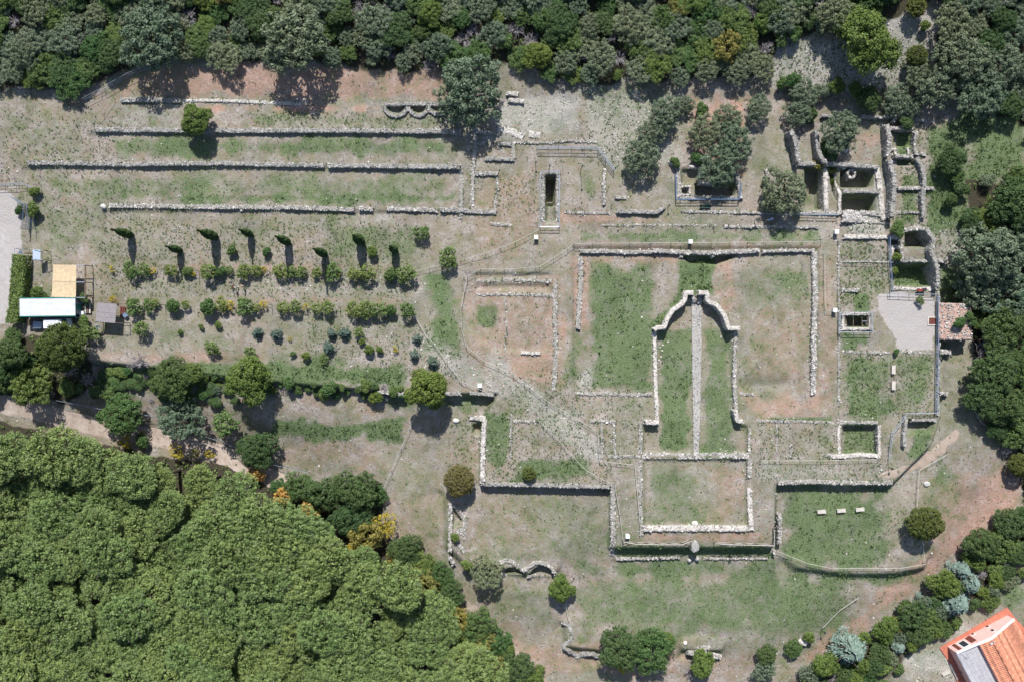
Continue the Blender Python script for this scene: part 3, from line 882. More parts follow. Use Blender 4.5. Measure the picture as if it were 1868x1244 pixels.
wall('low line of stones along the top of the fenced square', [[(935, 260), (965, 261), (1000, 261), (1040, 257), (1090, 260)]], 5, .15)
# --- trench
wall('left stone edge of the deep fenced trench', [[(989, 318), (991, 340), (990, 404)]], 6, .1, dens=1.1)
wall('right stone edge of the deep fenced trench', [[(1018, 318), (1017, 360), (1017, 404)]], 5.5, .1, dens=1.1)
wall('loose upright row of blocks inside the fenced square', [[(1103, 311), (1101, 340), (1102, 374)]], 5.5, .35)
wall('low footing along the bottom of the fenced square', [[(1030, 388), (1070, 389), (1113, 389)]], 5.5, .12)
wall('retaining wall casting a dark shadow right of the fenced square', [[(1126, 386), (1165, 386), (1198, 388), (1212, 377)]], 7, .75, 'stone_grey')
wall('small flat-topped wall stub by the bend of the railing', [[(1123, 360), (1142, 361)]], 6.5, .45)
wall('low kerb of stones in front of the excavation railing', [[(1243, 386), (1290, 387), (1340, 388), (1400, 389), (1424, 390)]], 5, .2)
wall('thin lower kerb running past the standing visitor', [[(1322, 413), (1380, 414), (1440, 414), (1492, 415)]], 5, .25)
wall('faint line of half-buried stones in the grass walk', [[(1095, 412), (1180, 411), (1310, 412)]], 3.5, .04, dens=.8)
wall('scattered footing stones left of the trench foot', [[(895, 409), (935, 411)]], 7, .06, dens=.9)
# --- excavation
wall('left wall of the railed excavation under the olives', [[(1236, 305), (1239, 335), (1238, 362)]], 7, .3)
wall('front wall of the railed excavation under the olives', [[(1242, 361), (1290, 360), (1345, 361)]], 6, .3, 'stone_grey')
wall('small square stone well-head around the grated shaft', [[(1244, 341), (1258, 341)], [(1243, 355), (1258, 355)], [(1258, 340), (1258, 357)]], 4, .3, core='cap')
wall('free-standing inner wall of the railed excavation', [[(1277, 305), (1277, 336)], [(1277, 333), (1302, 336)], [(1258, 304), (1270, 305)]], 5, .8, core='cap')
wall('right wall of the railed excavation', [[(1338, 305), (1345, 320), (1350, 345), (1352, 362)]], 7, .5, 'stone_grey')
wall('bit of pale wall between the two olives', [[(1398, 310), (1401, 322)]], 5, .5)
# --- pool garden
wall('low north-side footing of the pool garden, left half', [[(1058, 459), (1100, 459), (1150, 461), (1190, 460)]], 7, .14, dens=1.1)
wall('retaining wall with two buttresses over the grassy hollow', [[(1190, 458), (1240, 461), (1300, 462), (1340, 460), (1384, 458)], [(1242, 466), (1242, 470)], [(1298, 464), (1298, 469)]], 7.5, .3)
wall('low footing of the pool garden, right half', [[(1390, 460), (1430, 458), (1483, 458)]], 5.5, .2)
wall('broken rubble footing down the left side of the pool garden', [[(1058, 468), (1060, 510), (1056, 560), (1054, 600)]], 9, .12, dens=1.2)
wall('straight white footing down the right side of the pool garden', [[(1484, 460), (1486, 530), (1483, 620), (1484, 719)]], 9, .28, size=1.25)
wall('left wing of the pool apse with its curved flank', [[(1194, 602), (1199, 598), (1213, 597), (1217, 583), (1228, 566), (1246, 553), (1250, 547), (1251, 534), (1265, 534)]], 8.5, 1.0, core='cap', name='apse_wall', dens=.8, rough=.03, ztop=.95, size=.8)
wall('right wing of the pool apse with its curved flank', [[(1275, 534), (1291, 535), (1291, 549), (1308, 557), (1322, 575), (1330, 599), (1350, 599)]], 8.5, 1.1, core='cap', name='apse_wall', dens=.8, rough=.03, ztop=1.05, size=.8)
wall('left side wall of the long pool with orange stains', [[(1194, 606), (1195, 640), (1196, 700), (1199, 766)]], 7.5, .35, core='cap')
wall('short pier ending the left pool wall over a square shadow', [[(1178, 770), (1202, 771)]], 8, .9, core='cap', ztop=.9, rough=.03)
wall('thin right side wall of the long pool', [[(1343, 606), (1341, 640), (1340, 700), (1342, 748)]], 6, .35, dens=1.2)
wall('white pier ending the right pool wall over a square shadow', [[(1342, 748), (1346, 768), (1355, 768)]], 8, .9, core='cap', ztop=.9, rough=.03)
wall('faint footing crossing the garden right of the pool', [[(1348, 718), (1374, 719)]], 5, .08)
wall('low footing crossing the garden left of the pool', [[(1048, 718), (1100, 718), (1150, 720), (1190, 718)]], 7, .1, dens=1.1)
wall('thick wall closing the pool at its foot', [[(1172, 832), (1230, 832), (1265, 833), (1320, 831), (1366, 832)]], 10, .35, size=1.2)
wall('low footing extending left from the pool foot', [[(1108, 832), (1140, 832), (1170, 833)]], 6, .1)
wall('stony footing left of the pool foot', [[(1168, 772), (1169, 800), (1168, 828)]], 6, .15, dens=1.2)
wall('left side footing of the lower basin', [[(1168, 840), (1168, 900), (1170, 975)]], 6.5, .12, dens=1.2)
wall('thin footing right of the pool foot', [[(1368, 780), (1367, 828)]], 5, .15)
wall('right side wall of the lower basin, upper piece', [[(1368, 838), (1367, 870)]], 8.5, .25)
wall('right side wall of the lower basin, lower piece', [[(1368, 890), (1369, 930), (1371, 966)]], 9, .4, size=1.2, core='cap')
wall('long front wall of the lower basin with a whitewashed lip', [[(1174, 964), (1240, 964), (1300, 964), (1366, 964)]], 10.5, .45, core='cap', size=1.1)
wall('short pale wall stub alone at the bottom of the west room', [[(950, 643), (986, 645)]], 6, .35, core='cap')
wall('upper shallow channel wall of the west room', [[(868, 513), (920, 511), (1006, 513)]], 5.5, .12)
wall('lower shallow channel wall of the west room', [[(872, 538), (920, 537), (1008, 539)]], 5, .1)
wall('loose stone footing between west room and pool garden', [[(1013, 510), (1012, 580), (1014, 640), (1010, 712)]], 9, .1, dens=1.0)
wall('hairline footing dividing the west room', [[(923, 545), (924, 600), (921, 642)]], 3, .05, dens=.8)
# --- rooms left of the lower basin
wall('low walls of the narrow twin cell left of the basin', [[(1075, 767), (1124, 769)], [(1098, 771), (1098, 826)], [(1120, 771), (1121, 828)]], 5.5, .15)
wall('short pale footing beside the diagonal rope', [[(936, 768), (987, 768)]], 5.5, .2)
wall('faint upright footing left of the diagonal rope', [[(932, 755), (932, 835)]], 5, .08)
wall('thick corner wall over the dark square hole', [[(857, 762), (886, 763)], [(884, 766), (881, 820), (880, 884)]], 8.5, .35, core='cap', size=1.15)
wall('long retaining wall shading the left lawn', [[(886, 882), (960, 883), (1030, 885), (1112, 887)]], 8, .12, 'stone_grey')
wall('tall flank wall between left lawn and platform', [[(1119, 886), (1118, 940), (1116, 1012)]], 9, .1)
wall('retaining wall hung with weeds over the right lawn', [[(1420, 880), (1480, 878), (1550, 880), (1628, 880)]], 8.5, .12)
wall('upright wall between platform corner and right lawn', [[(1417, 935), (1418, 960), (1418, 988)]], 6.5, .2)
wall('low half-buried wall at the foot of the weedy bank, left of the tapering stone block', [[(1125, 1018), (1180, 1018), (1240, 1016)]], 4.5, .2)
wall('low half-buried wall at the foot of the weedy bank, right of the tapering stone block', [[(1285, 1018), (1340, 1018), (1400, 1018)]], 4, .15)
wall('little masonry corner pier below the crossed timber fence', [[(1411, 1006), (1414, 1007)]], 7, .9, core='cap')
# --- rooms right
wall('thin kerb along the left side of the right-hand rooms', [[(1531, 436), (1530, 520), (1531, 600), (1530, 740)]], 4.5, .15)
wall('pale wall above the upper weedy room', [[(1540, 432), (1590, 432), (1643, 433)]], 8, .5, core='cap')
wall('faint stony edge below the ruined stair', [[(1538, 402), (1570, 405), (1620, 408)]], 5, .12)
wall('hairline footing under the rope in the weedy room', [[(1538, 478), (1580, 477), (1622, 479)]], 4, .1)
wall('low cross footing at the bottom of the green stepped rooms', [[(1638, 388), (1660, 387), (1680, 389)]], 4.5, .25)
wall('short pier footing rising from the court edge', [[(1637, 640), (1660, 643), (1700, 645)]], 4, .06)
wall('short isolated wall in the weedy room', [[(1536, 530), (1567, 530)]], 6, .35)
wall('pale footing below the sunken shaft', [[(1538, 641), (1580, 643), (1626, 643)]], 6, .08)
wall('square stone rim of the sunken shaft', [[(1536, 573), (1588, 573)], [(1535, 600), (1590, 600)], [(1538, 576), (1538, 600)], [(1588, 576), (1588, 600)]], 5, .25, core='cap')
wall('left wall of the square sunken room', [[(1531, 772), (1530, 800), (1532, 828)]], 5.5, .2, core='cap')
wall('back wall of the square sunken room', [[(1529, 770), (1570, 770), (1602, 771)]], 6.5, .12)
wall('right wall of the square sunken room', [[(1604, 776), (1605, 830)]], 5.5, .12, core='cap')
wall('front wall of the square sunken room', [[(1513, 832), (1540, 832), (1575, 830), (1606, 832)]], 7.5, .25, core='cap')
wall('low footing above the room beside the basin', [[(1380, 768), (1420, 768), (1480, 769), (1520, 771)]], 5.5, .1)
wall('faint inner footings of the room beside the basin', [[(1416, 775), (1418, 826)], [(1443, 810), (1443, 834)], [(1498, 830), (1520, 832)]], 4.5, .1)
wall('leaning grey wall left of the rubble-filled pit', [[(1653, 760), (1651, 785), (1649, 814)]], 6, .7, 'stone_grey')
wall('collapsed wall over the rubble-filled pit', [[(1662, 766), (1685, 765), (1706, 766)]], 6, .15, 'stone_grey')
wall('long retaining wall under the blue-grey railing', [[(1712, 532), (1713, 600), (1713, 680), (1712, 758)]], 5, .25, 'stone_grey')
wall('rounded stump of wall jutting from the retaining wall', [[(1718, 642), (1735, 642)]], 9, 1.1, core='cap', rough=.05)
wall('broken wall end lower down beside the retaining wall', [[(1716, 718), (1728, 719)]], 6, .6)
# --- high ruins, upper right
wall('tall leaning ruin wall farthest left of the vaulted chambers', [[(1443, 238), (1450, 250), (1455, 272), (1458, 296)]], 8, 2.4, 'stone_grey')
wall('tall narrow ruin wall beside the olive in the ruins', [[(1490, 238), (1493, 262), (1495, 280), (1505, 298)]], 7.5, 2.0, 'stone_grey')
wall('heavy cross wall with ivy over the dark vaulted chambers', [[(1458, 298), (1500, 299), (1550, 301), (1602, 305)]], 7.5, .8, 'stone_grey')
wall('thick wall between the dark chamber and the ivy', [[(1504, 306), (1506, 340), (1508, 388)]], 9, .5, core='cap')
wall('wall between the ivy gap and the double chamber', [[(1529, 306), (1530, 345), (1532, 388)]], 6, .5, core='cap')
wall('wall dividing the double chamber', [[(1538, 348), (1570, 349), (1602, 350)]], 7, .4, 'stone_grey')
wall('bottom wall of the double chamber', [[(1450, 388), (1500, 389), (1560, 389), (1610, 392)]], 6, .3)
wall('broad pale walkway wall right of the double chamber', [[(1600, 306), (1606, 350), (1612, 402)]], 10, .25, core='cap')
wall('round masonry well mouth in the double chamber', [arc(1554, 317, 6.5, 7.5, 0, 360, 17)], 3, .1, ztop=0.3, base=-2.9, core='core', name='well', cat='well')
wall('tall straight spine wall of the ruins, upper length', [[(1618, 228), (1621, 255), (1621, 284)]], 8, 1.6)
wall('tall straight spine wall of the ruins, lower length', [[(1624, 292), (1631, 320), (1631, 360), (1628, 395)]], 8.5, 2.0, 'stone_grey')
wall('dark wall closing the ruins at the top', [[(1500, 211), (1518, 212)], [(1572, 213), (1600, 214), (1640, 212)]], 5, .8, 'stone_grey')
wall('curved niche wall at the top of the ruins', [arc(1645, 224, 15, 11, 15, 175)], 5, 1.0, 'stone_grey')
wall('upper cross wall of the green stepped rooms', [[(1624, 234), (1664, 235)]], 6, .9)
wall('right edge wall of the topmost green room', [[(1668, 240), (1666, 262), (1670, 277)]], 5, .5)
wall('middle cross wall of the green stepped rooms', [[(1632, 285), (1665, 286)]], 6.5, .9)
wall('small cistern corner in the green stepped rooms', [[(1619, 273), (1634, 273)], [(1634, 273), (1634, 282)], [(1657, 270), (1659, 281)]], 5, .3, core='cap')
wall('curving wall right of the green stepped rooms', [[(1672, 290), (1682, 302), (1686, 330), (1683, 360), (1685, 395)]], 7, .9, 'stone_grey')
wall('lowest cross wall of the green stepped rooms', [[(1638, 344), (1680, 343), (1704, 344)]], 6, .6)
wall('high curved ruin wall over the two deep pits', [[(1690, 418), (1694, 440), (1700, 458), (1707, 478), (1709, 500), (1711, 524)]], 7.5, 1.6, 'stone_grey')
wall('top wall of the upper deep pit', [[(1650, 420), (1668, 417), (1686, 418)]], 7, .4)
wall('wall between the two deep pits', [[(1646, 476), (1670, 475), (1690, 477)]], 6, .3, 'stone_grey')
wall('thin wall left of the two deep pits', [[(1645, 440), (1645, 476)]], 5, .3)
wall('tiny cell walls left of the deep pits', [[(1627, 450), (1644, 450)], [(1629, 452), (1629, 480)]], 5, .3, core='cap')
wall('wall stub leaning into the green slope', [[(1713, 476), (1726, 477)]], 6, .9)
wall('pale kerb wall behind the court railing', [[(1630, 526), (1670, 528), (1709, 526)]], 6.5, .25, core='cap')
wall('broken footings on the pale slope above the ruins', [[(1668, 218), (1690, 220)], [(1668, 280), (1688, 282)]], 6, .3)
# --- lower exedrae
wall('straight back wall of the half-round niche by the brown tree', [[(821, 918), (822, 960), (821, 1004)]], 6.5, .35)
wall('half-round niche wall at the left edge of the lawn', [[(826, 920), (838, 930), (847, 945), (848, 960), (843, 974)], [(846, 960), (833, 973)], [(834, 988), (848, 1008)]], 6, .25)
wall('loose stones below the half-round niche', [[(820, 1012), (828, 1028)], [(850, 1026), (858, 1027)]], 7, .2, dens=.9)
wall('double scalloped retaining wall below the left lawn', [[(912, 1026), (925, 1022), (940, 1027), (955, 1042), (962, 1036), (976, 1026), (990, 1026), (1003, 1032), (1013, 1046)]], 6, .3)
wall('straight sill closing the double scalloped wall', [[(962, 1049), (1006, 1049)], [(1010, 1047), (1046, 1050)], [(912, 1046), (930, 1047)]], 5.5, -.35)
wall('serpentine retaining wall at the lower meadow corner', [[(1027, 1134), (1038, 1142), (1044, 1155), (1040, 1168), (1027, 1176), (1040, 1186), (1054, 1198), (1064, 1190), (1080, 1190), (1098, 1200)]], 6.5, .15, 'stone_grey')
wall('short broad retaining wall above the bright bush', [[(1254, 1188), (1280, 1188), (1312, 1195)], [(1272, 1180), (1295, 1182)]], 7, .2)
wall('stony retaining edge under the orchard slope by the big tree', [[(690, 714), (715, 716), (735, 718)]], 6, .2)
wall('dark retaining wall right of the big shady tree', [[(812, 718), (840, 718)], [(858, 717), (880, 718), (900, 720)]], 6, .25, 'stone_grey')

# ------------------------------------------------------------------ pool spine, carved stones, stairs
def slab_strip(name, label, pts, lift, thick, mat, cat, step=0.4):
    P = resample([(*G(x, y)[:2], w * PX) for x, y, w in pts], step)
    n = len(P)
    T = np.gradient(P[:, :2], axis=0)
    T /= np.linalg.norm(T, axis=1)[:, None] + 1e-9
    Nn = np.stack([-T[:, 1], T[:, 0]], 1)
    z = ground_z(P[:, 0], P[:, 1]) + lift
    V, F = [], []
    us = [-.5, -.5, -.25, 0, .25, .5, .5]
    for i in range(n):
        for j, u in enumerate(us):
            x, y = P[i, :2] + Nn[i] * u * P[i, 2] * (1 + RNG.uniform(-.03, .03))
            V.append((x, y, z[i] - (thick if j in (0, 6) else 0) + RNG.uniform(-.02, .02)))
    for i in range(n - 1):
        for j in range(6):
            a = i * 7 + j
            F.append((a, a + 7, a + 8, a + 1))
    F += [tuple(range(7)), tuple((n - 1) * 7 + j for j in range(6, -1, -1))]
    V = np.array(V)
    o0 = V.mean(0)
    root = link(name, np_mesh(name, V - o0, F, mat), None, tuple(o0))
    tag(root, label, cat)
    cnt = int(sum(P[:, 2]) * step * 10)
    i = RNG.integers(0, n, cnt)
    pos = P[i, :2] + Nn[i] * (RNG.uniform(-.49, .49, cnt) * P[i, 2])[:, None] + T[i] * RNG.uniform(-.2, .2, cnt)[:, None]
    c = link('cobble_bed', stones_mesh('cobble_bed', np.column_stack([pos, z[i] - 0.01]) - o0, RNG.uniform(.07, .15, cnt), M['stone_grey'], 0.4), root)
    c['kind'] = 'stuff'
    return root


slab_strip('causeway', 'long straight cobbled spine running down the middle of the pool', [(1269.5, 556, 17.5), (1270.5, 620, 17.5), (1270, 700, 14.5), (1270, 760, 12), (1270, 828, 9)], 0.28, 0.6, M['pave'], 'causeway')
slab_strip('channel_kerb', 'left prong of the fork at the top of the pool spine', [(1262.5, 541, 5.5), (1264.5, 556, 8)], 0.28, 0.5, M['pave'], 'kerb')
slab_strip('channel_kerb', 'right prong of the fork at the top of the pool spine', [(1276, 539, 5.5), (1274.5, 556, 8)], 0.28, 0.5, M['pave'], 'kerb')


def boulder(px, py, r, h, label, mat='stone', elong=1.0, rot=0.0, name='boulder', lift=0.0):
    bm = bmesh.new()
    bmesh.ops.create_icosphere(bm, subdivisions=2, radius=1)
    for v in bm.verts:
        k = 1 + 0.35 * (vnoise(np.array([v.co.x * 1.7 + px]), np.array([v.co.y * 1.7 + v.co.z * 2.1 + py]))[0] - .5)
        v.co = Vector((v.co.x * r * k * elong, v.co.y * r * k, v.co.z * h * k))
    me = bpy.data.meshes.new(name)
    bm.to_mesh(me)
    bm.free()
    me.materials.append(M[mat])
    g = G(px, py)
    return tag(link(name, me, None, (g.x, g.y, g.z + h * 0.35 + lift), (0, 0, rot)), label, 'boulder')


boulder(190, 378, .5, .45, 'white boulder at the left tip of the lowest terrace wall')
boulder(441, 385, .22, .2, 'small white stone lying below the lowest terrace wall', elong=1.3)
boulder(832, 767, .5, .35, 'block lying left of the dark square hole', elong=1.2)
boulder(1103, 311, .3, .3, 'round white stone heading the loose row of blocks')
boulder(1267, 716, .16, .12, 'dark stone on the middle of the cobbled spine', 'core')
boulder(1267, 954, .45, .2, 'flat stone beside the lip of the lower basin', elong=1.4)
boulder(1465, 1170, .75, .6, 'large pale rock between two bushes at the bottom', 'rock', elong=1.2, rot=-.5)
boulder(1257, 1021, .4, .6, 'smaller left stone below the tapering stone block', 'stone_grey')
boulder(1271, 1018, .45, .7, 'smaller right stone below the tapering stone block', 'stone_grey')
boulder(1250, 1172, .4, .3, 'lone white stone above the broad retaining wall', 'rock')
boulder(1688, 925, .3, .25, 'stone on the grass above the round tree', 'rock')
boulder(1538, 306, .4, .4, 'fallen lump in the ruin beside the olive', 'stone_grey')
boulder(1541, 275, .5, .5, 'larger pale lump under the olive in the ruins', 'rock')
boulder(1226, 297, .6, .4, 'flat grey block above the excavation', 'stone_grey', elong=1.4)
boulder(1700, 1009, .2, .15, 'small white stone below the round tree', 'rock')
boulder(1690, 882, .5, .3, 'tumbled grey stones in the grass left of the rope fence', 'stone_grey', elong=1.2)
for k, (px, py) in enumerate([(1208, 640), (1204, 634), (1209, 630), (1202, 657), (1206, 651)]):
    o = boulder(px, py, .18, .15, ('third', 'second', 'topmost', 'lowest', 'fourth')[k] + ' of the small white stones fallen inside the pool by its left wall', 'stone')
    o['group'] = 'stones fallen by the left pool wall'
# the tapering stone block on the bank
g = G(1267, 996)
mb = MB()
n = 10
ring0 = [(0.95 * math.cos(t) * (0.75 if math.sin(t) > 0 else 1), 1.25 * math.sin(t), -1.2) for t in np.linspace(0, math.tau, n, endpoint=False)]
ring1 = [(p[0] * .85, p[1] * .95 + .1, .35 + .15 * math.sin(3 * k)) for k, p in enumerate(ring0)]
ring2 = [(p[0] * .45, p[1] * .7 + .1, .6) for k, p in enumerate(ring0)]
mb.add(ring0 + ring1 + ring2, [tuple(range(n))[::-1], tuple(range(2 * n, 3 * n))] + [(a * n + k, a * n + (k + 1) % n, (a + 1) * n + (k + 1) % n, (a + 1) * n + k) for a in (0, 1) for k in range(n)])
tag(mb.build('standing_stone', M['stone_grey'], None, (g.x, g.y, g.z)), 'tapering grey block of masonry standing on the weedy bank below the basin', 'masonry block')

# ruined stair beside the double chamber
g = G(1576, 396)
root = tag(link('stone_staircase', None, None, (g.x, g.y, g.z)), 'ruined stone stair with a steep shadowed side between chamber and weedy room', 'staircase')
for k in range(7):
    mb = MB()
    mb.box(-4.0 + k * .9, -1.0 - (k % 2) * .1, -.3, -3.1 + k * .9 - .03, 0.9, .75 - k * .16)
    mb.build('step', M['stone'], root)
cnt = 420
C = np.column_stack([RNG.uniform(-4.2, 3.4, cnt), RNG.uniform(-1.2, 1.1, cnt), np.zeros(cnt)])
C[:, 2] = .74 - np.clip((C[:, 0] + 4.0) / .9, 0, 6).astype(int) * .16 - np.clip(np.abs(C[:, 1]) - .9, 0, 1) * 1.5
o = link('rubble', stones_mesh('rubble', C, RNG.uniform(.08, .2, cnt), M['stone'], .6), root)
o['kind'] = 'stuff'

# ------------------------------------------------------------------ railings and fences
POST_CACHE = {}


def post_mesh(r, h, mat, n=5):
    key = (round(r, 3), round(h, 2), mat)
    if key not in POST_CACHE:
        mb = MB()
        mb.bar((0, 0, -.25), (0, 0, h), r, n)
        mb.disc((0, 0, h - .01), r * 1.35, .03, n)
        POST_CACHE[key] = mb.mesh('post', M[mat])
    return POST_CACHE[key]


def fence(label, pts, h=1.1, mat='steel', rails=(1.0, .5), r=.045, pr=.045, spacing=2.4, name='metal_railing', cat='railing', zfix=None, cross=False, panel=False, sag=0.0, railmat=None):
    P = [G(x, y, h) for x, y in pts]
    root = tag(link(name, None, None, tuple(P[0])), label, cat)
    o = P[0]
    line = []
    for a, b in zip(P[:-1], P[1:]):
        k = max(1, round((b - a).length / spacing))
        for i in range(k):
            line.append(a.lerp(b, i / k))
    line.append(P[-1])
    for q in line:
        q.z = float(ground_z(q.x, q.y)) if zfix is None else zfix
    pm = post_mesh(pr, h, mat)
    for q in line:
        link('post', pm, root, tuple(q - o))
    up = Vector((0, 0, 1))
    for frac in rails:
        mb = MB()
        for a, b in zip(line[:-1], line[1:]):
            A, B = a - o + up * h * frac, b - o + up * h * frac
            if sag:
                m = (A + B) / 2 - up * sag
                mb.bar(A, m, r, 4)
                mb.bar(m, B, r, 4)
            else:
                mb.bar(A, B, r if frac == max(rails) else r * .7, 5)
        mb.build('rope' if sag else 'rail', M[railmat or mat], root)
    if cross:
        for a, b in zip(line[:-1], line[1:]):
            for u, v in ((.12, .95), (.95, .12)):
                mb = MB()
                mb.bar(a - o + up * h * u, b - o + up * h * v, r * .8, 5)
                mb.build('brace', M[mat], root)
    if panel:
        mb = MB()
        for a, b in zip(line[:-1], line[1:]):
            k = max(3, int((b - a).length / .25))
            for i in range(1, k):
                q = a.lerp(b, i / k) - o
                mb.bar(q + up * .12, q + up * h * .98, .012, 4)
        p = mb.build('bar_grid', M[mat], root)
        p['kind'] = 'stuff'
    return root


def rope(label, pts, h=.9, spacing=3.5, r=.04, pr=.045):
    return fence(label, pts, h, 'wood', (1.0,), r, pr, spacing, 'rope_fence', 'rope fence', sag=.06, railmat='rope')


fence('steel railing across the top of the fenced square, with a slanting end', [(980, 268), (1020, 268), (1091, 269), (1121, 308)], 1.5, 'steel', (1.0, .55, .12), .06, panel=True)
fence('steel railing running all round the deep trench', [(986, 313), (1021, 313), (1020, 414), (985, 414), (986, 313)], 1.1, 'steel', (1.0, .5), .065)
fence('blue steel railing round the excavation under the olives', [(1233, 318), (1234, 364), (1290, 364), (1349, 364), (1353, 334)], 1.1, 'bluesteel', (1.0, .5), .08)
fence('steel railing below the leftmost dark chamber', [(1400, 390), (1450, 391), (1530, 392)], 1.1, 'steel', (1.0, .5), .07)
fence('blue steel railing between the weedy rooms and the deep pits', [(1624, 432), (1624, 472), (1627, 500), (1628, 533)], 1.1, 'bluesteel', (1.0, .5), .07)
fence('steel railing across the top of the gravel court', [(1624, 536), (1664, 537), (1709, 537)], 1.1, 'steel', (1.0, .5), .05)
fence('long blue-grey railing down the right edge of the ruins', [(1712, 540), (1712, 620), (1711, 700), (1710, 752)], 1.1, 'bluesteel', (1.0, .5), .08)
fence('short railing over the rubble-filled pit', [(1652, 754), (1690, 754), (1712, 753)], 1.1, 'steel', (1.0, .5), .05)
fence('railing square round the sunken shaft', [(1533, 570), (1592, 570), (1592, 606), (1532, 606), (1533, 570)], 1.1, 'steel', (1.0, .5), .055)
fence('white handrail curving down beside the rubble-filled pit', [(1653, 757), (1642, 775), (1630, 790), (1626, 815), (1625, 838)], 1.1, 'steel', (1.0, .5), .05)
fence('crossed timber fence on the weedy bank, left half', [(1138, 988), (1160, 992), (1200, 993), (1245, 993), (1262, 986)], 1.15, 'wood', (1.0, .15), .06, .06, cross=True, name='timber_fence', cat='fence', railmat='rope')
fence('crossed timber fence on the weedy bank, right half', [(1305, 991), (1340, 993), (1380, 994), (1413, 995), (1413, 966)], 1.15, 'wood', (1.0, .15), .06, .06, cross=True, name='timber_fence', cat='fence', railmat='rope')
fence('wire fence at the foot of the upper thicket', [(150, 180), (178, 165), (200, 152), (232, 134), (275, 117), (322, 111)], 1.3, 'steel', (1.0, .5, .1), .03, .03, name='wire_fence', cat='fence')
fence('green mesh fence along the top of the car park', [(-60, 336), (0, 336), (40, 334), (55, 342)], 1.4, 'steel', (1.0, .5, .1), .04, .04, name='wire_fence', cat='fence')
fence('green mesh fence beside the dirt track', [(100, 730), (160, 742), (215, 752), (290, 760)], 1.4, 'steel', (1.0, .1), .03, .04, name='wire_fence', cat='fence')
fence('wire fence below the dirt track by the dark round bush', [(370, 795), (430, 815), (500, 848), (560, 862)], 1.4, 'steel', (1.0, .1), .03, .04, name='wire_fence', cat='fence')
rope('short rope line at the left end of the longest terrace wall', [(205, 178), (185, 208), (167, 225)])
rope('rope line sweeping from the orchard to the top of the trench', [(753, 496), (840, 475), (885, 463), (940, 442), (982, 420)])
rope('long rope line round the west room and down to the basin', [(1046, 445), (1036, 454), (984, 487), (920, 492), (876, 491), (852, 505), (841, 560), (842, 600), (850, 632), (882, 658), (936, 682), (997, 731), (1090, 787), (1094, 841), (1158, 848), (1163, 900), (1168, 960), (1169, 978)])
rope('straight rope line along the top of the pool garden', [(1048, 445), (1150, 444), (1300, 443), (1500, 441)])
rope('rope line right of the pool garden', [(1505, 465), (1505, 520), (1507, 566), (1524, 568)])
rope('rope line from the last orchard tree down to the retaining wall', [(756, 577), (780, 616), (790, 625), (841, 695), (870, 708), (902, 722)])
rope('diagonal rope line down to the corner of the platform', [(987, 770), (1030, 815), (1068, 857), (1122, 886), (1131, 940), (1137, 988)])
rope('single rope from the big shady tree down the meadow', [(762, 747), (730, 820), (697, 897)], spacing=5)
rope('rope line curving round the right lawn above the scarp', [(1418, 1005), (1475, 1028), (1520, 1037), (1580, 1036), (1645, 1036), (1689, 1029), (1683, 985)])
rope('short rope line alone in the lower meadow', [(1502, 1145), (1533, 1113), (1567, 1090)])
rope('straight rope line below the sunken square room', [(1388, 840), (1500, 840), (1605, 838)])
rope('bent rope line beside the trodden path on the right', [(1732, 827), (1678, 857), (1676, 890), (1673, 930)])
rope('rope line under the big blue-green tree at the right', [(1775, 742), (1790, 770), (1818, 790)])
rope('rope line inside the right-hand rooms', [(1532, 478), (1580, 478), (1629, 479)])
rope('pale wire under the conical bush in the lower meadow', [(1031, 1098), (1037, 1132)])

# tall slim lamp posts and sign posts
def pole(px, py, h, label, arm=0.0):
    g = G(px, py)
    root = tag(link('lamp_post', None, None, tuple(g)), label, 'post')
    mb = MB()
    mb.bar((0, 0, -.2), (0, 0, h), .06, 7, r2=.045)
    mb.build('pole', M['darksteel'], root)
    mb = MB()
    mb.box(-.16, -.16, h - .02, .16, .16, h + .12)
    mb.build('lamp_head', M['darksteel'], root)
    return root


pole(1001, 312, 3.6, 'thin dark post at the head of the trench')
pole(1059, 312, 3.6, 'thin dark post inside the fenced square')
pole(1218, 378, 1.4, 'little dark post between retaining wall and railing')
pole(1376, 403, 1.4, 'little dark post left of the standing visitor')
pole(1620, 852, 1.3, 'dark post where the curved handrail ends')
pole(1498, 1148, 1.6, 'dark post at the end of the lone meadow rope')
pole(977, 300, 1.5, 'little dark post left of the trench head')
pole(1202, 1015, 1.5, 'dark post standing below the weedy bank, left')
pole(1330, 1012, 1.2, 'short dark post standing below the weedy bank, right')


def plinth(px, py, label):
    """white light box: body, slightly larger lid, dark base"""
    g = G(px, py, 1.0)
    root = tag(link('light_box', None, None, tuple(g)), label, 'light box', 'white light boxes on the walks')
    MB().box(-.26, -.26, -.1, .26, .26, .12).build('base', M['darksteel'], root)
    MB().box(-.3, -.3, .12, .3, .3, .92).build('body', M['white'], root)
    MB().box(-.37, -.38, .92, .37, .38, 1.0).build('lid', M['white'], root)
    return root


for px, py, t in ((978, 433, 'white box lamp just below the deep trench'), (1260, 441, 'white box lamp over the pool garden buttresses'), (1527, 423, 'white box lamp by the ruined stair'),
                  (1524, 566, 'white box lamp touching the shaft railing'), (875, 703, 'white box lamp at the end of the orchard rope'), (1145, 978, 'white box lamp at the platform corner by the timber fence')):
    plinth(px, py, t)


def bench(px, py, rot, label, mat='stone', seatmat='cap'):
    g = G(px, py, .45)
    root = tag(link('stone_bench', None, None, tuple(g), (0, 0, rot)), label, 'bench', 'pale stone benches')
    MB().box(-.78, -.34, .40, .78, .34, .52).build('seat', M[seatmat], root)
    for s in (-1, 1):
        MB().box(s * .55 - .12, -.27, -.1, s * .55 + .12, .27, .40).build('leg', M[mat], root)
    return root


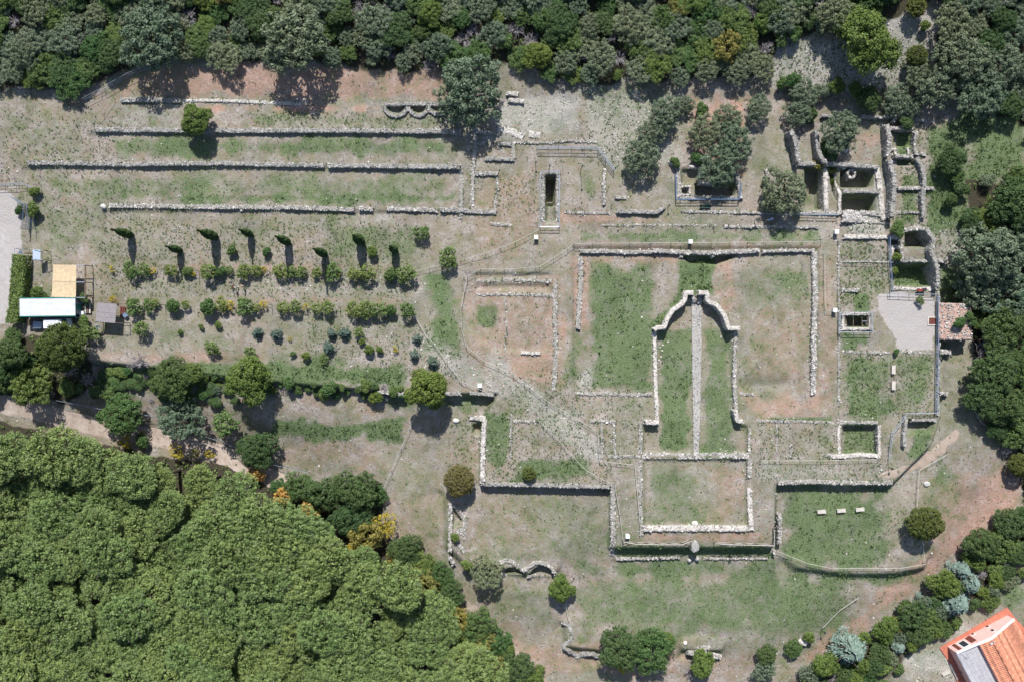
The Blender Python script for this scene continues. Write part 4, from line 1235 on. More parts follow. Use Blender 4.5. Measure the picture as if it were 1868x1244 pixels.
bench(1630, 674, R(90), 'upper of the two stone benches in the green room under the court')
bench(1630, 703, R(90), 'lower of the two stone benches in the green room under the court')
bench(1499, 933, R(3), 'leftmost of the three stone benches on the right lawn')
bench(1535, 931, R(5), 'middle one of the three stone benches on the right lawn')
bench(1569, 929, R(6), 'rightmost of the three stone benches on the right lawn')
g = G(1287, 377, .5)
root = tag(link('park_bench', None, None, tuple(g)), 'dark green slatted bench in front of the excavation railing', 'bench')
for k in range(4):
    MB().box(-1.0, -.3 + k * .13, .44, 1.0, -.2 + k * .13, .48).build('slat', M['greenbench'], root)
for k in range(3):
    MB().box(-1.0, .28, .58 + k * .13, 1.0, .32, .67 + k * .13).build('back_slat', M['greenbench'], root)
for s in (-.85, .85):
    MB().box(s - .05, -.3, -.05, s + .05, .3, .44).box(s - .05, .24, .44, s + .05, .32, .95).build('leg', M['darksteel'], root)

# sunken shaft: ladder of steps and timber frame; iron grate of the well-head; hatch
g = G(1565, 588)
root = tag(link('shaft_frame', None, None, (W(1564, 586)[0], W(1564, 586)[1], 0.05)), 'timber and steel frame set inside the sunken shaft', 'frame')
for k in range(4):
    MB().box(-2.0 + k * .28, -.85, -.5 - k * .5, -1.78 + k * .28, .85, -.42 - k * .5).build('step', M['wood'], root)
for x in (-.75, .85, 1.8):
    MB().box(x, -.9, -.25, x + .1, .9, -.12).build('beam', M['wood'], root)
MB().box(.9, -.05, -.24, 1.8, .05, -.14).build('crossbar', M['steel'], root)
g = Vector((*W(1251.5, 348)[:2], float(ground_z(*W(1244, 348)[:2])) + .25))
root = tag(link('iron_grate', None, None, tuple(g)), 'dark iron grate closing the small square well-head', 'grate')
for k in range(6):
    MB().box(-.5 + k * .2 - .02, -.55, 0, -.5 + k * .2 + .02, .55, .05).build('bar', M['darksteel'], root)
MB().box(-.55, -.6, -.03, .55, -.52, .07).box(-.55, .52, -.03, .55, .6, .07).build('frame', M['darksteel'], root)
g = G(1701, 586)
root = tag(link('trapdoor', None, None, tuple(g)), 'brown metal trapdoor with a pale concrete surround by the court railing', 'trapdoor')
MB().box(-.95, -.8, -.1, .75, -.6, .14).box(-.95, .6, -.1, .75, .8, .14).box(-.95, -.6, -.1, -.72, .6, .14).build('surround', M['cap'], root)
MB().box(-.70, -.58, .02, .0, .58, .12).build('door_leaf', M['redwood'], root)
MB().box(.02, -.58, .02, .72, .58, .12).build('door_leaf', M['redwood'], root)
g = G(1676, 530)
root = tag(link('handcart', None, None, (g.x, g.y, float(g.z) + .25), (0, 0, .05)), 'red and black tool cart left on the kerb behind the court railing', 'cart')
MB().box(-.7, -.22, .3, .35, .22, .55).build('tray', M['red'], root)
MB().box(.3, -.25, .2, .95, .3, .6).build('motor', M['darksteel'], root)
for s in (-.28, .28):
    MB().bar((-.3, s - .04, .2), (-.3, s + .04, .2), .22, 12).build('wheel', M['tyre'], root)
g = G(1602, 529)
# court sheet
ribbon('gravel_court', [(1602, 540, 8), (1650, 541, 8)], M['gravel'], 'smooth threshold strip of gravel at the top of the court', .02, across=4, smooth=0)

# ------------------------------------------------------------------ ticket hut, pergolas, gates
ZH = float(ground_z(*W(90, 560)[:2]))
zr = ZH + 2.7
p0, p1 = Vector(W(36, 545, zr)), Vector(W(137, 544, zr))
q0 = Vector(W(36, 577, zr))
u = (p1 - p0).normalized()
Lx, Ly = (p1 - p0).length, (p0 - q0).length
root = tag(link('ticket_hut', None, None, (p0.x, q0.y, ZH), (0, 0, math.atan2(u.y, u.x))), 'long ticket hut with white ribbed roof and teal trim beside the car park', 'hut')
MB().box(.3, .3, -.3, Lx - .3, Ly - .3, 2.45).build('wall', M['hutwall'], root)
r_ = MB().box(0, 0, 2.52, Lx, Ly, 2.62).build('roof', M['white'], root)
for k in range(15):
    y = .08 + k * (Ly - .16) / 14
    MB().box(.02, y - .035, 2.62, Lx - .02, y + .035, 2.68).build('roof_rib', M['white'], r_)
tr = MB()
tr.box(-.1, Ly, 2.45, Lx + .1, Ly + .14, 2.7)
tr.box(-.1, -.14, 2.45, Lx + .1, 0, 2.7)
tr.build('fascia', M['teal'], root)
MB().box(-.1, 0, 2.45, 0, Ly, 2.66).build('gable_trim', M['hutwall'], root)
for k in range(4):
    w_ = MB().box(1.2 + k * 2.2, .24, 1.0, 2.3 + k * 2.2, .3, 2.0).build('window', M['white'], root)
    MB().box(1.28 + k * 2.2, .21, 1.08, 2.22 + k * 2.2, .24, 1.92).build('pane', M['glass'], w_)
d_ = MB().box(Lx - .3, 1.1, 0, Lx - .24, 2.0, 2.05).build('door', M['teal'], root)
MB().box(Lx - .24, 1.18, 1.0, Lx - .19, 1.26, 1.06).build('handle', M['steel'], d_)
# annex things right of the hut
g = G(145, 549, .8)
root = tag(link('storage_chest', None, None, tuple(g)), 'blue-grey chest standing at the right end of the hut', 'chest')
MB().box(-.65, -.5, 0, .65, .45, .75).build('body', M['bluesteel'], root)
MB().box(-.7, -.55, .75, .7, .5, .85).build('lid', M['bluesteel'], root)
g = G(145, 574, 1.0)
root = tag(link('roof_window_box', None, None, tuple(g), (0, 0, .12)), 'white cabinet with a dark glass panel at the hut corner', 'cabinet')
MB().box(-.75, -.55, 0, .75, .55, .95).build('body', M['white'], root)
MB().box(-.68, -.45, .95, -.05, .45, .98).build('pane', M['glass'], root)
MB().box(.08, -.45, .95, .66, .45, .97).build('panel', M['white'], root)
g = G(140, 560, .4)
root = tag(link('display_table', None, None, tuple(g)), 'low table with pale sheets between chest and cabinet', 'table')
MB().box(-.55, -.6, .62, .55, .6, .68).build('tabletop', M['cap'], root)
for sx in (-.45, .45):
    for sy in (-.5, .5):
        MB().box(sx - .04, sy - .04, 0, sx + .04, sy + .04, .62).build('leg', M['wood'], root)
g = G(157, 562, .5)
root = tag(link('slatted_deck', None, None, tuple(g)), 'small slatted timber deck right of the hut', 'deck')
for k in range(4):
    MB().box(-.7 + k * .4, -.95, .35, -.45 + k * .4, .95, .42).build('plank', M['cap' if k % 2 else 'wood'], root)
MB().box(-.75, -.9, 0, .8, -.8, .35).box(-.75, .8, 0, .8, .9, .35).build('joist', M['wood'], root)

# straw pergola
zt = ZH + 2.5
A, B = Vector(W(97, 483, zt)), Vector(W(139, 484, zt))
C_, D_ = Vector(W(138, 543, zt)), Vector(W(94, 542, zt))
root = tag(link('straw_pergola', None, None, (D_.x, D_.y, ZH)), 'pergola roofed with two yellow straw mats on a timber frame', 'pergola')
O = Vector((D_.x, D_.y, ZH))
mid0, mid1 = A.lerp(D_, .52), B.lerp(C_, .52)
for (a, b, c, d) in ((A, B, mid1 + Vector((0, .06, 0)), mid0 + Vector((0, .06, 0))), (mid0, mid1, C_, D_)):
    nx_, ny_ = 22, 14
    V = []
    for j in range(ny_ + 1):
        for i in range(nx_ + 1):
            p = a.lerp(b, i / nx_).lerp(d.lerp(c, i / nx_), j / ny_) - O
            V.append((p.x + RNG.uniform(-.02, .02), p.y + RNG.uniform(-.02, .02), p.z + .04 * math.sin(i * 1.3) + RNG.uniform(-.015, .015) - .05 * math.sin(math.pi * j / ny_)))
    F = [(j * (nx_ + 1) + i, j * (nx_ + 1) + i + 1, (j + 1) * (nx_ + 1) + i + 1, (j + 1) * (nx_ + 1) + i) for j in range(ny_) for i in range(nx_)]
    o = link('straw_mat', np_mesh('straw_mat', V, [f[::-1] for f in F], M['straw']), root)
    sm = o.modifiers.new('thickness', 'SOLIDIFY')
    sm.thickness = .05
rx = 1.9
for p in (A.lerp(B, .05), mid0.lerp(mid1, .05), D_.lerp(C_, .05), B + Vector((rx * .8, 0, 0)), mid1 + Vector((rx * .8, 0, 0)), C_ + Vector((rx * .8, .2, 0))):
    q = p - O
    MB().box(q.x - .06, q.y - .06, -.2, q.x + .06, q.y + .06, 2.45).build('post', M['wood'], root)
for a, b in ((A, B), (mid0, mid1), (D_, C_)):
    mb = MB()
    p, q = a - O, b - O + Vector((rx * .85, 0, 0))
    mb.box(p.x, q.y - .07, 2.3, q.x, q.y + .05, 2.42)
    mb.build('beam', M['steel'], root)
mb = MB()
p, q = B - O + Vector((rx * .8, 0, 0)), C_ - O + Vector((rx * .8, 0, 0))
mb.box(q.x - .05, q.y, 2.18, p.x + .05, p.y, 2.3)
mb.build('edge_beam', M['wood'], root)

# reed shelter
zt = ZH + 2.4
A, B = Vector(W(177, 552, zt)), Vector(W(213, 555, zt))
C_, D_ = Vector(W(210, 590, zt)), Vector(W(174, 587, zt))
O = Vector((D_.x, C_.y, ZH))
root = tag(link('reed_shelter', None, None, tuple(O)), 'small square shelter roofed with grey reed panels, right of the hut', 'shelter')
for k in range(4):
    a, d = A.lerp(D_, k / 4), A.lerp(D_, (k + .965) / 4)
    b, c = B.lerp(C_, k / 4), B.lerp(C_, (k + .965) / 4)
    V = []
    nn = 16
    for j in range(2):
        for i in range(nn + 1):
            p = (a.lerp(b, i / nn) if j == 0 else d.lerp(c, i / nn)) - O
            V.append((p.x, p.y, p.z + RNG.uniform(-.03, .03)))
    F = [(i, nn + 1 + i, nn + 2 + i, i + 1) for i in range(nn)]
    o = link('reed_panel', np_mesh('reed_panel', V, F, M['reed']), root)
    sm = o.modifiers.new('thickness', 'SOLIDIFY')
    sm.thickness = .05
for p in (A, B + Vector((1.4, 0, 0)), C_ + Vector((1.4, .1, 0)), D_):
    q = p - O
    MB().box(q.x - .06, q.y - .06, -.2, q.x + .06, q.y + .06, 2.35).build('post', M['darkwood'], root)
for a, b in ((A, B), (D_, C_), (A.lerp(D_, .5), B.lerp(C_, .5))):
    p, q = a - O, b - O
    mb = MB()
    mb.bar((p.x, p.y, 2.28), (q.x + 1.5, q.y, 2.28), .05, 5)
    mb.build('beam', M['wood'], root)
for k, x in enumerate((219, 222.5, 226)):
    g = G(x, 569, .6)
    tag(MB().box(-.13, -.95, .35, .13, .95, .42).box(-.1, -.8, 0, .1, -.7, .35).box(-.1, .7, 0, .1, .8, .35).build('wooden_plank_seat', M['redwood'], None, tuple(g)),
        ('left', 'middle', 'outer')[k] + ' one of the brown-red plank seats beside the reed shelter', 'seat', 'plank seats beside the reed shelter')


def round_table(px, py, r, h, mat, label, cat='table', name='round_table'):
    g = G(px, py, h)
    root = tag(link(name, None, None, tuple(g)), label, cat)
    MB().disc((0, 0, h - .05), r, .05, 20).build('tabletop', M[mat], root)
    MB().bar((0, 0, 0), (0, 0, h - .05), .05, 8).build('pedestal', M['steel'], root)
    MB().disc((0, 0, 0), r * .5, .04, 16).build('foot', M['steel'], root)
    return root


round_table(228, 575, .42, .75, 'bluesteel', 'small round blue-white table at the edge of the reed shelter')
# satellite dish by the shelter
g = G(178, 597, 1.3)
root = tag(link('satellite_dish', None, None, tuple(g)), 'white satellite dish on a short mast below the reed shelter', 'satellite dish')


def dish(name, r, depth, mat, parent, loc, rot):
    V, F = [(0, 0, 0)], []
    for k in range(1, 5):
        for a in range(20):
            t = math.tau * a / 20
            V.append((r * k / 4 * math.cos(t), r * k / 4 * math.sin(t), depth * (k / 4) ** 2))
    for a in range(20):
        F.append((0, 1 + a, 1 + (a + 1) % 20))
        for k in range(3):
            b = 1 + k * 20
            F.append((b + a, b + 20 + a, b + 20 + (a + 1) % 20, b + (a + 1) % 20))
    o = link(name, np_mesh(name, V, F, M[mat], True), parent, loc, rot)
    m = o.modifiers.new('thickness', 'SOLIDIFY')
    m.thickness = .02
    return o


dish('dish', .5, .14, 'white', root, (0, 0, 1.3), (.5, .2, 0))
MB().bar((0, 0, -.1), (0, 0, 1.3), .04, 8).build('mast', M['steel'], root)
MB().bar((0, 0, 1.3), (.1, -.25, 1.75), .015, 5).box(.05, -.3, 1.72, .15, -.2, 1.8).build('receiver_arm', M['steel'], root)

# vehicle behind the hut
def van(px, py, rot):
    g = G(px, py, 1.6)
    root = tag(link('parked_van', None, None, (g.x, g.y, g.z), (0, 0, rot)), 'white van parked half in the shade behind the hut', 'van')
    prof = [(-2.2, .45), (-2.25, 1.0), (-2.05, 1.85), (-1.7, 1.98), (.6, 1.98), (1.15, 1.75), (1.75, 1.08), (2.35, .95), (2.45, .6), (2.4, .4)]
    n = len(prof)
    V, F = [], []
    for s, kx in ((-1, 1), (1, 1)):
        for x, z in prof:
            yy = .92 - (.12 if z > 1.5 else 0)
            V.append((x, s * yy, z))
    F += [tuple(range(n)), tuple(range(2 * n - 1, n - 1, -1))]
    F += [(i, n + i, n + (i + 1) % n, (i + 1) % n) for i in range(n)]
    body = link('body', np_mesh('body', V, F, M['carpaint']), root)
    bv = body.modifiers.new('bevel', 'BEVEL')
    bv.width, bv.segments = .09, 3
    MB().add([(1.18, -.76, 1.74), (1.18, .76, 1.74), (1.74, .84, 1.12), (1.74, -.84, 1.12)], [(0, 3, 2, 1)]).build('windscreen', M['glass'], root, (.02, 0, .02))
    for s in (-1, 1):
        for a, b in ((-1.7, -.8), (-.65, .15), (.3, 1.0)):
            MB().box(a, s * .9 - .02, 1.15, b, s * .9 + .02, 1.65).build('side_window', M['glass'], root)
        for x in (-1.4, 1.55):
            w_ = MB().bar((x, s * .82 - .1, .33), (x, s * .82 + .1, .33), .33, 18).build('wheel', M['tyre'], root)
            MB().bar((x, s * .93 - .02, .33), (x, s * .93 + .02, .33), .18, 12).build('rim', M['steel'], w_)
        MB().box(2.38, s * .65 - .15, .68, 2.46, s * .65 + .15, .84).build('headlight', M['glass'], root)
        MB().box(1.1, s * 1.0 - .08, 1.15, 1.22, s * 1.0 + .08, 1.3).build('wing_mirror', M['darksteel'], root)
    MB().box(2.38, -.8, .4, 2.5, .8, .55).build('bumper', M['darksteel'], root)
    for y in (-.45, .45):
        MB().bar((-1.6, y, 2.02), (.4, y, 2.02), .025, 5).build('roof_rail', M['steel'], root)


van(101, 591, 0.03)
g = G(68, 593, .7)
root = tag(link('flat_trailer', None, None, tuple(g)), 'grey flat trailer standing behind the hut, left of the white van', 'trailer')
MB().box(-.9, -.6, .45, .7, .6, .55).box(-.9, -.62, .55, .7, -.58, .8).box(-.9, .58, .55, .7, .62, .8).build('bed', M['steel'], root)
for s in (-.68, .68):
    MB().bar((-.1, s - .07, .27), (-.1, s + .07, .27), .27, 14).build('wheel', M['tyre'], root)
MB().bar((.7, 0, .42), (1.5, 0, .42), .04, 6).build('drawbar', M['steel'], root)
g = G(53, 588, .3)
root = tag(link('pallet', None, None, tuple(g)), 'wooden pallet lying at the left end behind the hut', 'pallet')
for k in range(5):
    MB().box(-.55, -.5 + k * .22, .12, .55, -.36 + k * .22, .16).build('plank', M['wood'], root)
MB().box(-.5, -.5, 0, -.4, .52, .12).box(.4, -.5, 0, .5, .52, .12).build('bearer', M['wood'], root)


# gates and boards
def panel_gate(pts, h, label, mat='steel', name='gate', cat='gate'):
    a, b = G(*pts[0], h), G(*pts[1], h)
    a.z = b.z = min(a.z, b.z)
    root = tag(link(name, None, None, tuple(a)), label, cat)
    d = b - a
    up = Vector((0, 0, 1))
    for t in (0, 1):
        mb = MB()
        mb.bar(d * t, d * t + up * h, .05, 6)
        mb.build('post', M[mat], root)
    for z in (.12, h * .5, h * .97):
        mb = MB()
        mb.bar(up * z, d + up * z, .035, 5)
        mb.build('rail', M[mat], root)
    k = max(4, int(d.length / .14))
    for i in range(1, k):
        mb = MB()
        mb.bar(d * (i / k) + up * .12, d * (i / k) + up * h * .97, .018, 4)
        mb.build('bar', M[mat], root)


panel_gate([(17, 359), (33, 371)], 2.0, 'open leaf of the grey metal gate, nearer the car park')
panel_gate([(42, 371), (39, 417)], 2.2, 'blue-grey metal gate leaf standing across the entrance', 'bluesteel')
panel_gate([(46, 372), (51, 416)], 2.2, 'second blue-grey gate leaf beside the shrubs', 'bluesteel')
g = G(36, 460, 1.6)
root = tag(link('notice_frame', None, None, tuple(g)), 'square steel frame with a blue notice at the top of the hedge', 'notice board')
for x in (-.75, .75):
    for y in (-.6, .6):
        MB().box(x - .04, y - .04, 0, x + .04, y + .04, 1.9).build('post', M['steel'], root)
mb = MB()
for y in (-.6, .6):
    mb.box(-.75, y - .03, 1.85, .75, y + .03, 1.92)
for x in (-.75, .75):
    mb.box(x - .03, -.6, 1.85, x + .03, .6, 1.92)
mb.build('frame', M['steel'], root)
MB().box(-.4, -.25, 1.2, .1, .2, 1.25).build('notice', M['bluesteel'], root)
g = G(70, 465, 2.3)
root = tag(link('info_board', None, None, tuple(g)), 'pale blue-white board leaning on a timber frame inside the gate', 'notice board')
V = [(-.9, -.95, 2.45), (.1, -.95, 1.9), (.1, .95, 1.9), (-.9, .95, 2.45)]
o = MB().add(V, [(0, 1, 2, 3)]).build('board', M['bluesteel'], root)
o.data.materials.clear()
o.data.materials.append(solid('pale_blue_board', (.48, .56, .68), None, 2, .5))
o.modifiers.new('thickness', 'SOLIDIFY').thickness = .05
for y in (-.85, .85):
    for x in (-.9, .75):
        MB().box(x - .05, y - .05, -.1, x + .05, y + .05, 2.4 if x < 0 else 2.2).build('post', M['wood'], root)
    mb = MB()
    mb.bar((-.9, y, 2.38), (.8, y, 2.15), .05, 5)
    mb.build('rail', M['steel'], root)
g = G(53, 462, 1.2)
root = tag(link('low_timber_railing', None, None, tuple(g)), 'low timber railing between notice frame and pale board', 'railing')
for x in (-.9, 0, .9):
    MB().box(x - .05, -.05, 0, x + .05, .05, 1.1).build('post', M['darkwood'], root)
for z in (.5, 1.05):
    mb = MB()
    mb.bar((-1.0, 0, z), (1.0, 0, z), .045, 5)
    mb.build('rail', M['darkwood'], root)

# ------------------------------------------------------------------ ruined cistern with planted roof
zc = float(ground_z(*W(1745, 590)[:2])) + 3.0
roof = [W(1714, 554, zc), W(1745, 553, zc), W(1770, 558, zc), W(1775, 619, zc), W(1740, 621, zc), W(1714, 620, zc)]
O = Vector((roof[0][0], roof[0][1], zc - 3.0))
root = tag(link('ruined_cistern', None, None, tuple(O)), 'square ruined cistern with pink brick rubble roof and shrubs growing on it', 'ruin')
ROOF_Z = O.z + 2.95
P = [(p[0] - O.x, p[1] - O.y) for p in roof]
MB().prism(P, -3.0, 2.6).build('wall', M['core'], root)
xs, ys = [p[0] for p in P], [p[1] for p in P]
nx_, ny_ = 26, 26
V, F = [], []
for j in range(ny_ + 1):
    for i in range(nx_ + 1):
        x = min(xs) + (max(xs) - min(xs)) * i / nx_
        y = min(ys) + (max(ys) - min(ys)) * j / ny_
        e = min(i, nx_ - i, j, ny_ - j)
        V.append((x + RNG.uniform(-.06, .06), y + RNG.uniform(-.06, .06), 2.62 + .55 * max(0.0, math.sin(math.pi * i / nx_)) ** .7 * (1 if e else 0) + RNG.uniform(-.06, .06)))
F = [(j * (nx_ + 1) + i, j * (nx_ + 1) + i + 1, (j + 1) * (nx_ + 1) + i + 1, (j + 1) * (nx_ + 1) + i) for j in range(ny_) for i in range(nx_)]
o = link('vault_roof', np_mesh('vault_roof', V, F, M['vault']), root)
cnt = 260
C = np.column_stack([RNG.uniform(min(xs), max(xs), cnt), RNG.uniform(min(ys), max(ys), cnt), np.full(cnt, 2.75)])
C[:, 2] += .5 * np.clip(np.sin(np.pi * (C[:, 0] - min(xs)) / (max(xs) - min(xs))), 0, 1) ** .7
o = link('rubble', stones_mesh('rubble', C, RNG.uniform(.06, .15, cnt), M['stone'], .5), root)
o['kind'] = 'stuff'

# ------------------------------------------------------------------ house, bottom right
zg = float(ground_z(*W(1790, 1190)[:2]))
ztr = zg + 3.0
Hs = lambda x, y, z: Vector(W(1640 + x / 8.08, 1090 + y / 8.08, z))
O = Hs(745, 690, zg)
root = tag(link('house', None, None, tuple(O)), 'terracotta roofed house with pink roof terrace at the bottom right corner', 'house')
loc2 = lambda v: (v.x - O.x, v.y - O.y)
pav = [Hs(605, 740, zg + .15), Hs(1600, 145, zg + .15), Hs(1740, 330, zg + .15), Hs(2300, 900, zg + .15), Hs(2300, 1700, zg + .15), Hs(1100, 1700, zg + .15), Hs(850, 1210, zg + .15), Hs(735, 945, zg + .15)]
MB().prism([loc2(p) for p in pav], -.5, .15).build('paved_surround', M['terracotta'], root)
a0, b0 = Hs(745, 690, zg), Hs(1580, 255, zg)
U = (b0 - a0).normalized()
Vv = Vector((U.y, -U.x, 0))


def on_face(x, y):
    """the facade's vertical plane seen at a pixel: distance along the facade, height above ground"""
    p, q = Hs(x, y, 0), Hs(x, y, 10)
    n0, n1 = (p - a0).dot(Vv), (q - a0).dot(Vv)
    t = -n0 / (n1 - n0)
    r_ = p.lerp(q, t)
    return (r_ - a0).dot(U), r_.z - zg


prof = [on_face(850, 812), on_face(1180, 672), on_face(1360, 600), on_face(1700, 312)]
prof[0] = (prof[0][0], min(prof[0][1], 3.2))
Lu = prof[3][0]
DEP = 10.5
house = lambda s_, d_, z_: a0 - O + U * s_ + Vv * d_ + Vector((0, 0, z_))
ring = [(prof[0][0], -.3), (Lu, -.3), (Lu, prof[3][1] - .2), (prof[2][0], prof[2][1] - .2), (prof[1][0] + .02, prof[1][1] - .2), (prof[1][0], prof[0][1] - .2), (prof[0][0], prof[0][1] - .2)]
k_ = len(ring)
MB().add([house(p[0], 0, p[1]) for p in ring] + [house(p[0], DEP, p[1]) for p in ring], [tuple(range(k_)), tuple(range(2 * k_ - 1, k_ - 1, -1))] + [(i, k_ + i, k_ + (i + 1) % k_, (i + 1) % k_) for i in range(k_)]).build('wall', M['pink'], root)


def plank_between(nm, p0_, p1_, d0, d1, t, mat, lift=0.0):
    vs = [house(p0_[0], d0, p0_[1] + lift), house(p1_[0], d0, p1_[1] + lift), house(p1_[0], d1, p1_[1] + lift), house(p0_[0], d1, p0_[1] + lift)]
    dn = Vector((0, 0, t))
    return MB().add(vs + [v - dn for v in vs], [(3, 2, 1, 0), (4, 5, 6, 7), (0, 1, 5, 4), (1, 2, 6, 5), (2, 3, 7, 6), (3, 0, 4, 7)]).build(nm, M[mat], root)


# white verge along the facade top, then the roofs
for q0_, q1_ in zip(prof[:-1], prof[1:]):
    plank_between('verge', q0_, q1_, -.16, .22, .2, 'white', .03)
slopes = [(prof[1], prof[2], 15), (prof[3], prof[2], 15)]
for e_, r_, _n in slopes:
    sl = plank_between('roof', e_, r_, .24, DEP + .3, .16, 'tile', 0)
    nrow = 30
    for k in range(nrow):
        d = .34 + k * (DEP - .1) / nrow
        mb = MB()
        A_, B_ = house(r_[0], d, r_[1] + .05), house(e_[0], d, e_[1] + .05)
        m_ = max(3, int((B_ - A_).length / .42))
        for i in range(m_):
            mb.bar(A_.lerp(B_, i / m_), A_.lerp(B_, (i + 1.08) / m_) + Vector((0, 0, .03)), .10, 6, r2=.12)
        mb.build('tile_row', M['tile'], sl)
mb = MB()
for i in range(24):
    A_, B_ = house(prof[2][0], .3, prof[2][1] + .1), house(prof[2][0], DEP + .2, prof[2][1] + .1)
    mb.bar(A_.lerp(B_, i / 24), A_.lerp(B_, (i + 1.1) / 24) + Vector((0, 0, .03)), .14, 8, r2=.165)
mb.build('ridge_tile', M['tile'], root)
# grey tiled flat terrace
zf = prof[0][1]
s0, s1 = prof[0][0] + .05, prof[1][0] - .15
for i in range(5):
    for j in range(9):
        us_, ue = s0 + (s1 - s0) * i / 5 + .012, s0 + (s1 - s0) * (i + 1) / 5 - .012
        ds, de = .25 + (DEP - .3) * j / 9 + .012, .25 + (DEP - .3) * (j + 1) / 9 - .012
        zt2 = zf - .14 + RNG.uniform(0, .004)
        vs = [house(us_, ds, zt2), house(ue, ds, zt2), house(ue, de, zt2), house(us_, de, zt2)]
        dn = Vector((0, 0, .055))
        MB().add(vs + [v - dn for v in vs], [(3, 2, 1, 0), (4, 5, 6, 7), (0, 1, 5, 4), (1, 2, 6, 5), (2, 3, 7, 6), (3, 0, 4, 7)]).build('floor_tile', M['greytile'], root)
plank_between('gutter', (s0 - .16, zf), (s0 - .02, zf), .2, DEP, .12, 'steel', 0)


def on_wall(nm, x, y, w_, h_, mat, parent=None, out=.05, off=0.0):
    s_, z_ = on_face(x, y)
    vs = [house(s_ + a_ * w_, b_, z_ + c_ * h_) for b_ in (-out - off, -off) for a_, c_ in ((-.5, -.5), (.5, -.5), (.5, .5), (-.5, .5))]
    return MB().add(vs, [(3, 2, 1, 0), (4, 5, 6, 7), (0, 1, 5, 4), (1, 2, 6, 5), (2, 3, 7, 6), (3, 0, 4, 7)]).build(nm, M[mat], parent or root)


for x, y in ((1300, 420), (1378, 478), (1082, 530)):
    w_ = on_wall('window', x, y, .75, .95, 'white')
    on_wall('pane', x, y, .5, .7, 'redwood', w_, .03, .052)
on_wall('shutter', 1072, 600, .62, 2.1, 'redwood', None, .06)
on_wall('shutter', 1035, 622, .5, 2.0, 'redwood', None, .05)
on_wall('shutter', 850, 722, .62, 2.1, 'redwood', None, .06)
w_ = on_wall('glass_door', 950, 680, 1.5, 2.0, 'white', None, .04)
on_wall('pane', 935, 688, .55, 1.7, 'glass', w_, .02, .042)
on_wall('pane', 972, 668, .55, 1.7, 'glass', w_, .02, .042)
s_, z_2 = on_face(1312, 590)
p = a0 + U * s_ + Vv * .6
r__ = tag(link('satellite_dish', None, None, (p.x, p.y, zg + z_2 - .4)), 'round white satellite dish at the ridge of the tiled house roof', 'satellite dish')
dish('dish', .5, .13, 'white', r__, (0, 0, 1.15), (.45, .2, 0))
MB().bar((0, 0, -.2), (0, 0, 1.15), .05, 8).build('mast', M['steel'], r__)
p = O + house(prof[0][0] + .5, .5, 0)
r__ = tag(link('tv_antenna', None, None, (p.x, p.y, zg + zf - .1)), 'thin television aerial on the corner of the grey tiled terrace', 'antenna')
MB().bar((0, 0, 0), (0, 0, 2.0), .03, 6).build('mast', M['darksteel'], r__)
for k in range(6):
    MB().bar((-.4 + k * .16, -.3, 1.9), (-.4 + k * .16, .3, 1.9), .015, 4).build('rod', M['darksteel'], r__)
p = Hs(945, 1090, zg + .8)
round_table(1640 + 945 / 8.08, 1090 + 1090 / 8.08, .4, .75, 'bluesteel', 'round pale blue table in the shade beside the house')
g = G(1640 + 800 / 8.08, 1090 + 1080 / 8.08)
tag(MB().box(-.15, -1.6, 0, .15, 1.6, .35).build('garden_kerb', M['cap'], None, tuple(g), (0, 0, .45)), 'white kerb edging the red paving left of the house', 'kerb')
g = G(1640 + 690 / 8.08, 1090 + 1105 / 8.08)
tag(MB().box(-.8, -.25, 0, .8, .25, .35).build('garden_step', M['cap'], None, tuple(g), (0, 0, .5)), 'white garden step left of the red paving', 'step')
g = G(1640 + 1455 / 8.08, 1090 + 1195 / 8.08, 2.0)
r__ = tag(link('parasol', None, None, tuple(g)), 'turquoise parasol at the foot of the house on the bottom edge', 'parasol')
mt = solid('turquoise_canvas', (.08, .45, .5), None, 2, .7)
V = [(0, 0, 2.3)] + [(.9 * math.cos(t), .9 * math.sin(t), 1.95) for t in np.linspace(0, math.tau, 8, endpoint=False)]
MB().add(V, [(0, 1 + k, 1 + (k + 1) % 8) for k in range(8)]).build('canopy', mt, r__)
MB().bar((0, 0, 0), (0, 0, 2.3), .03, 6).build('pole', M['steel'], r__)


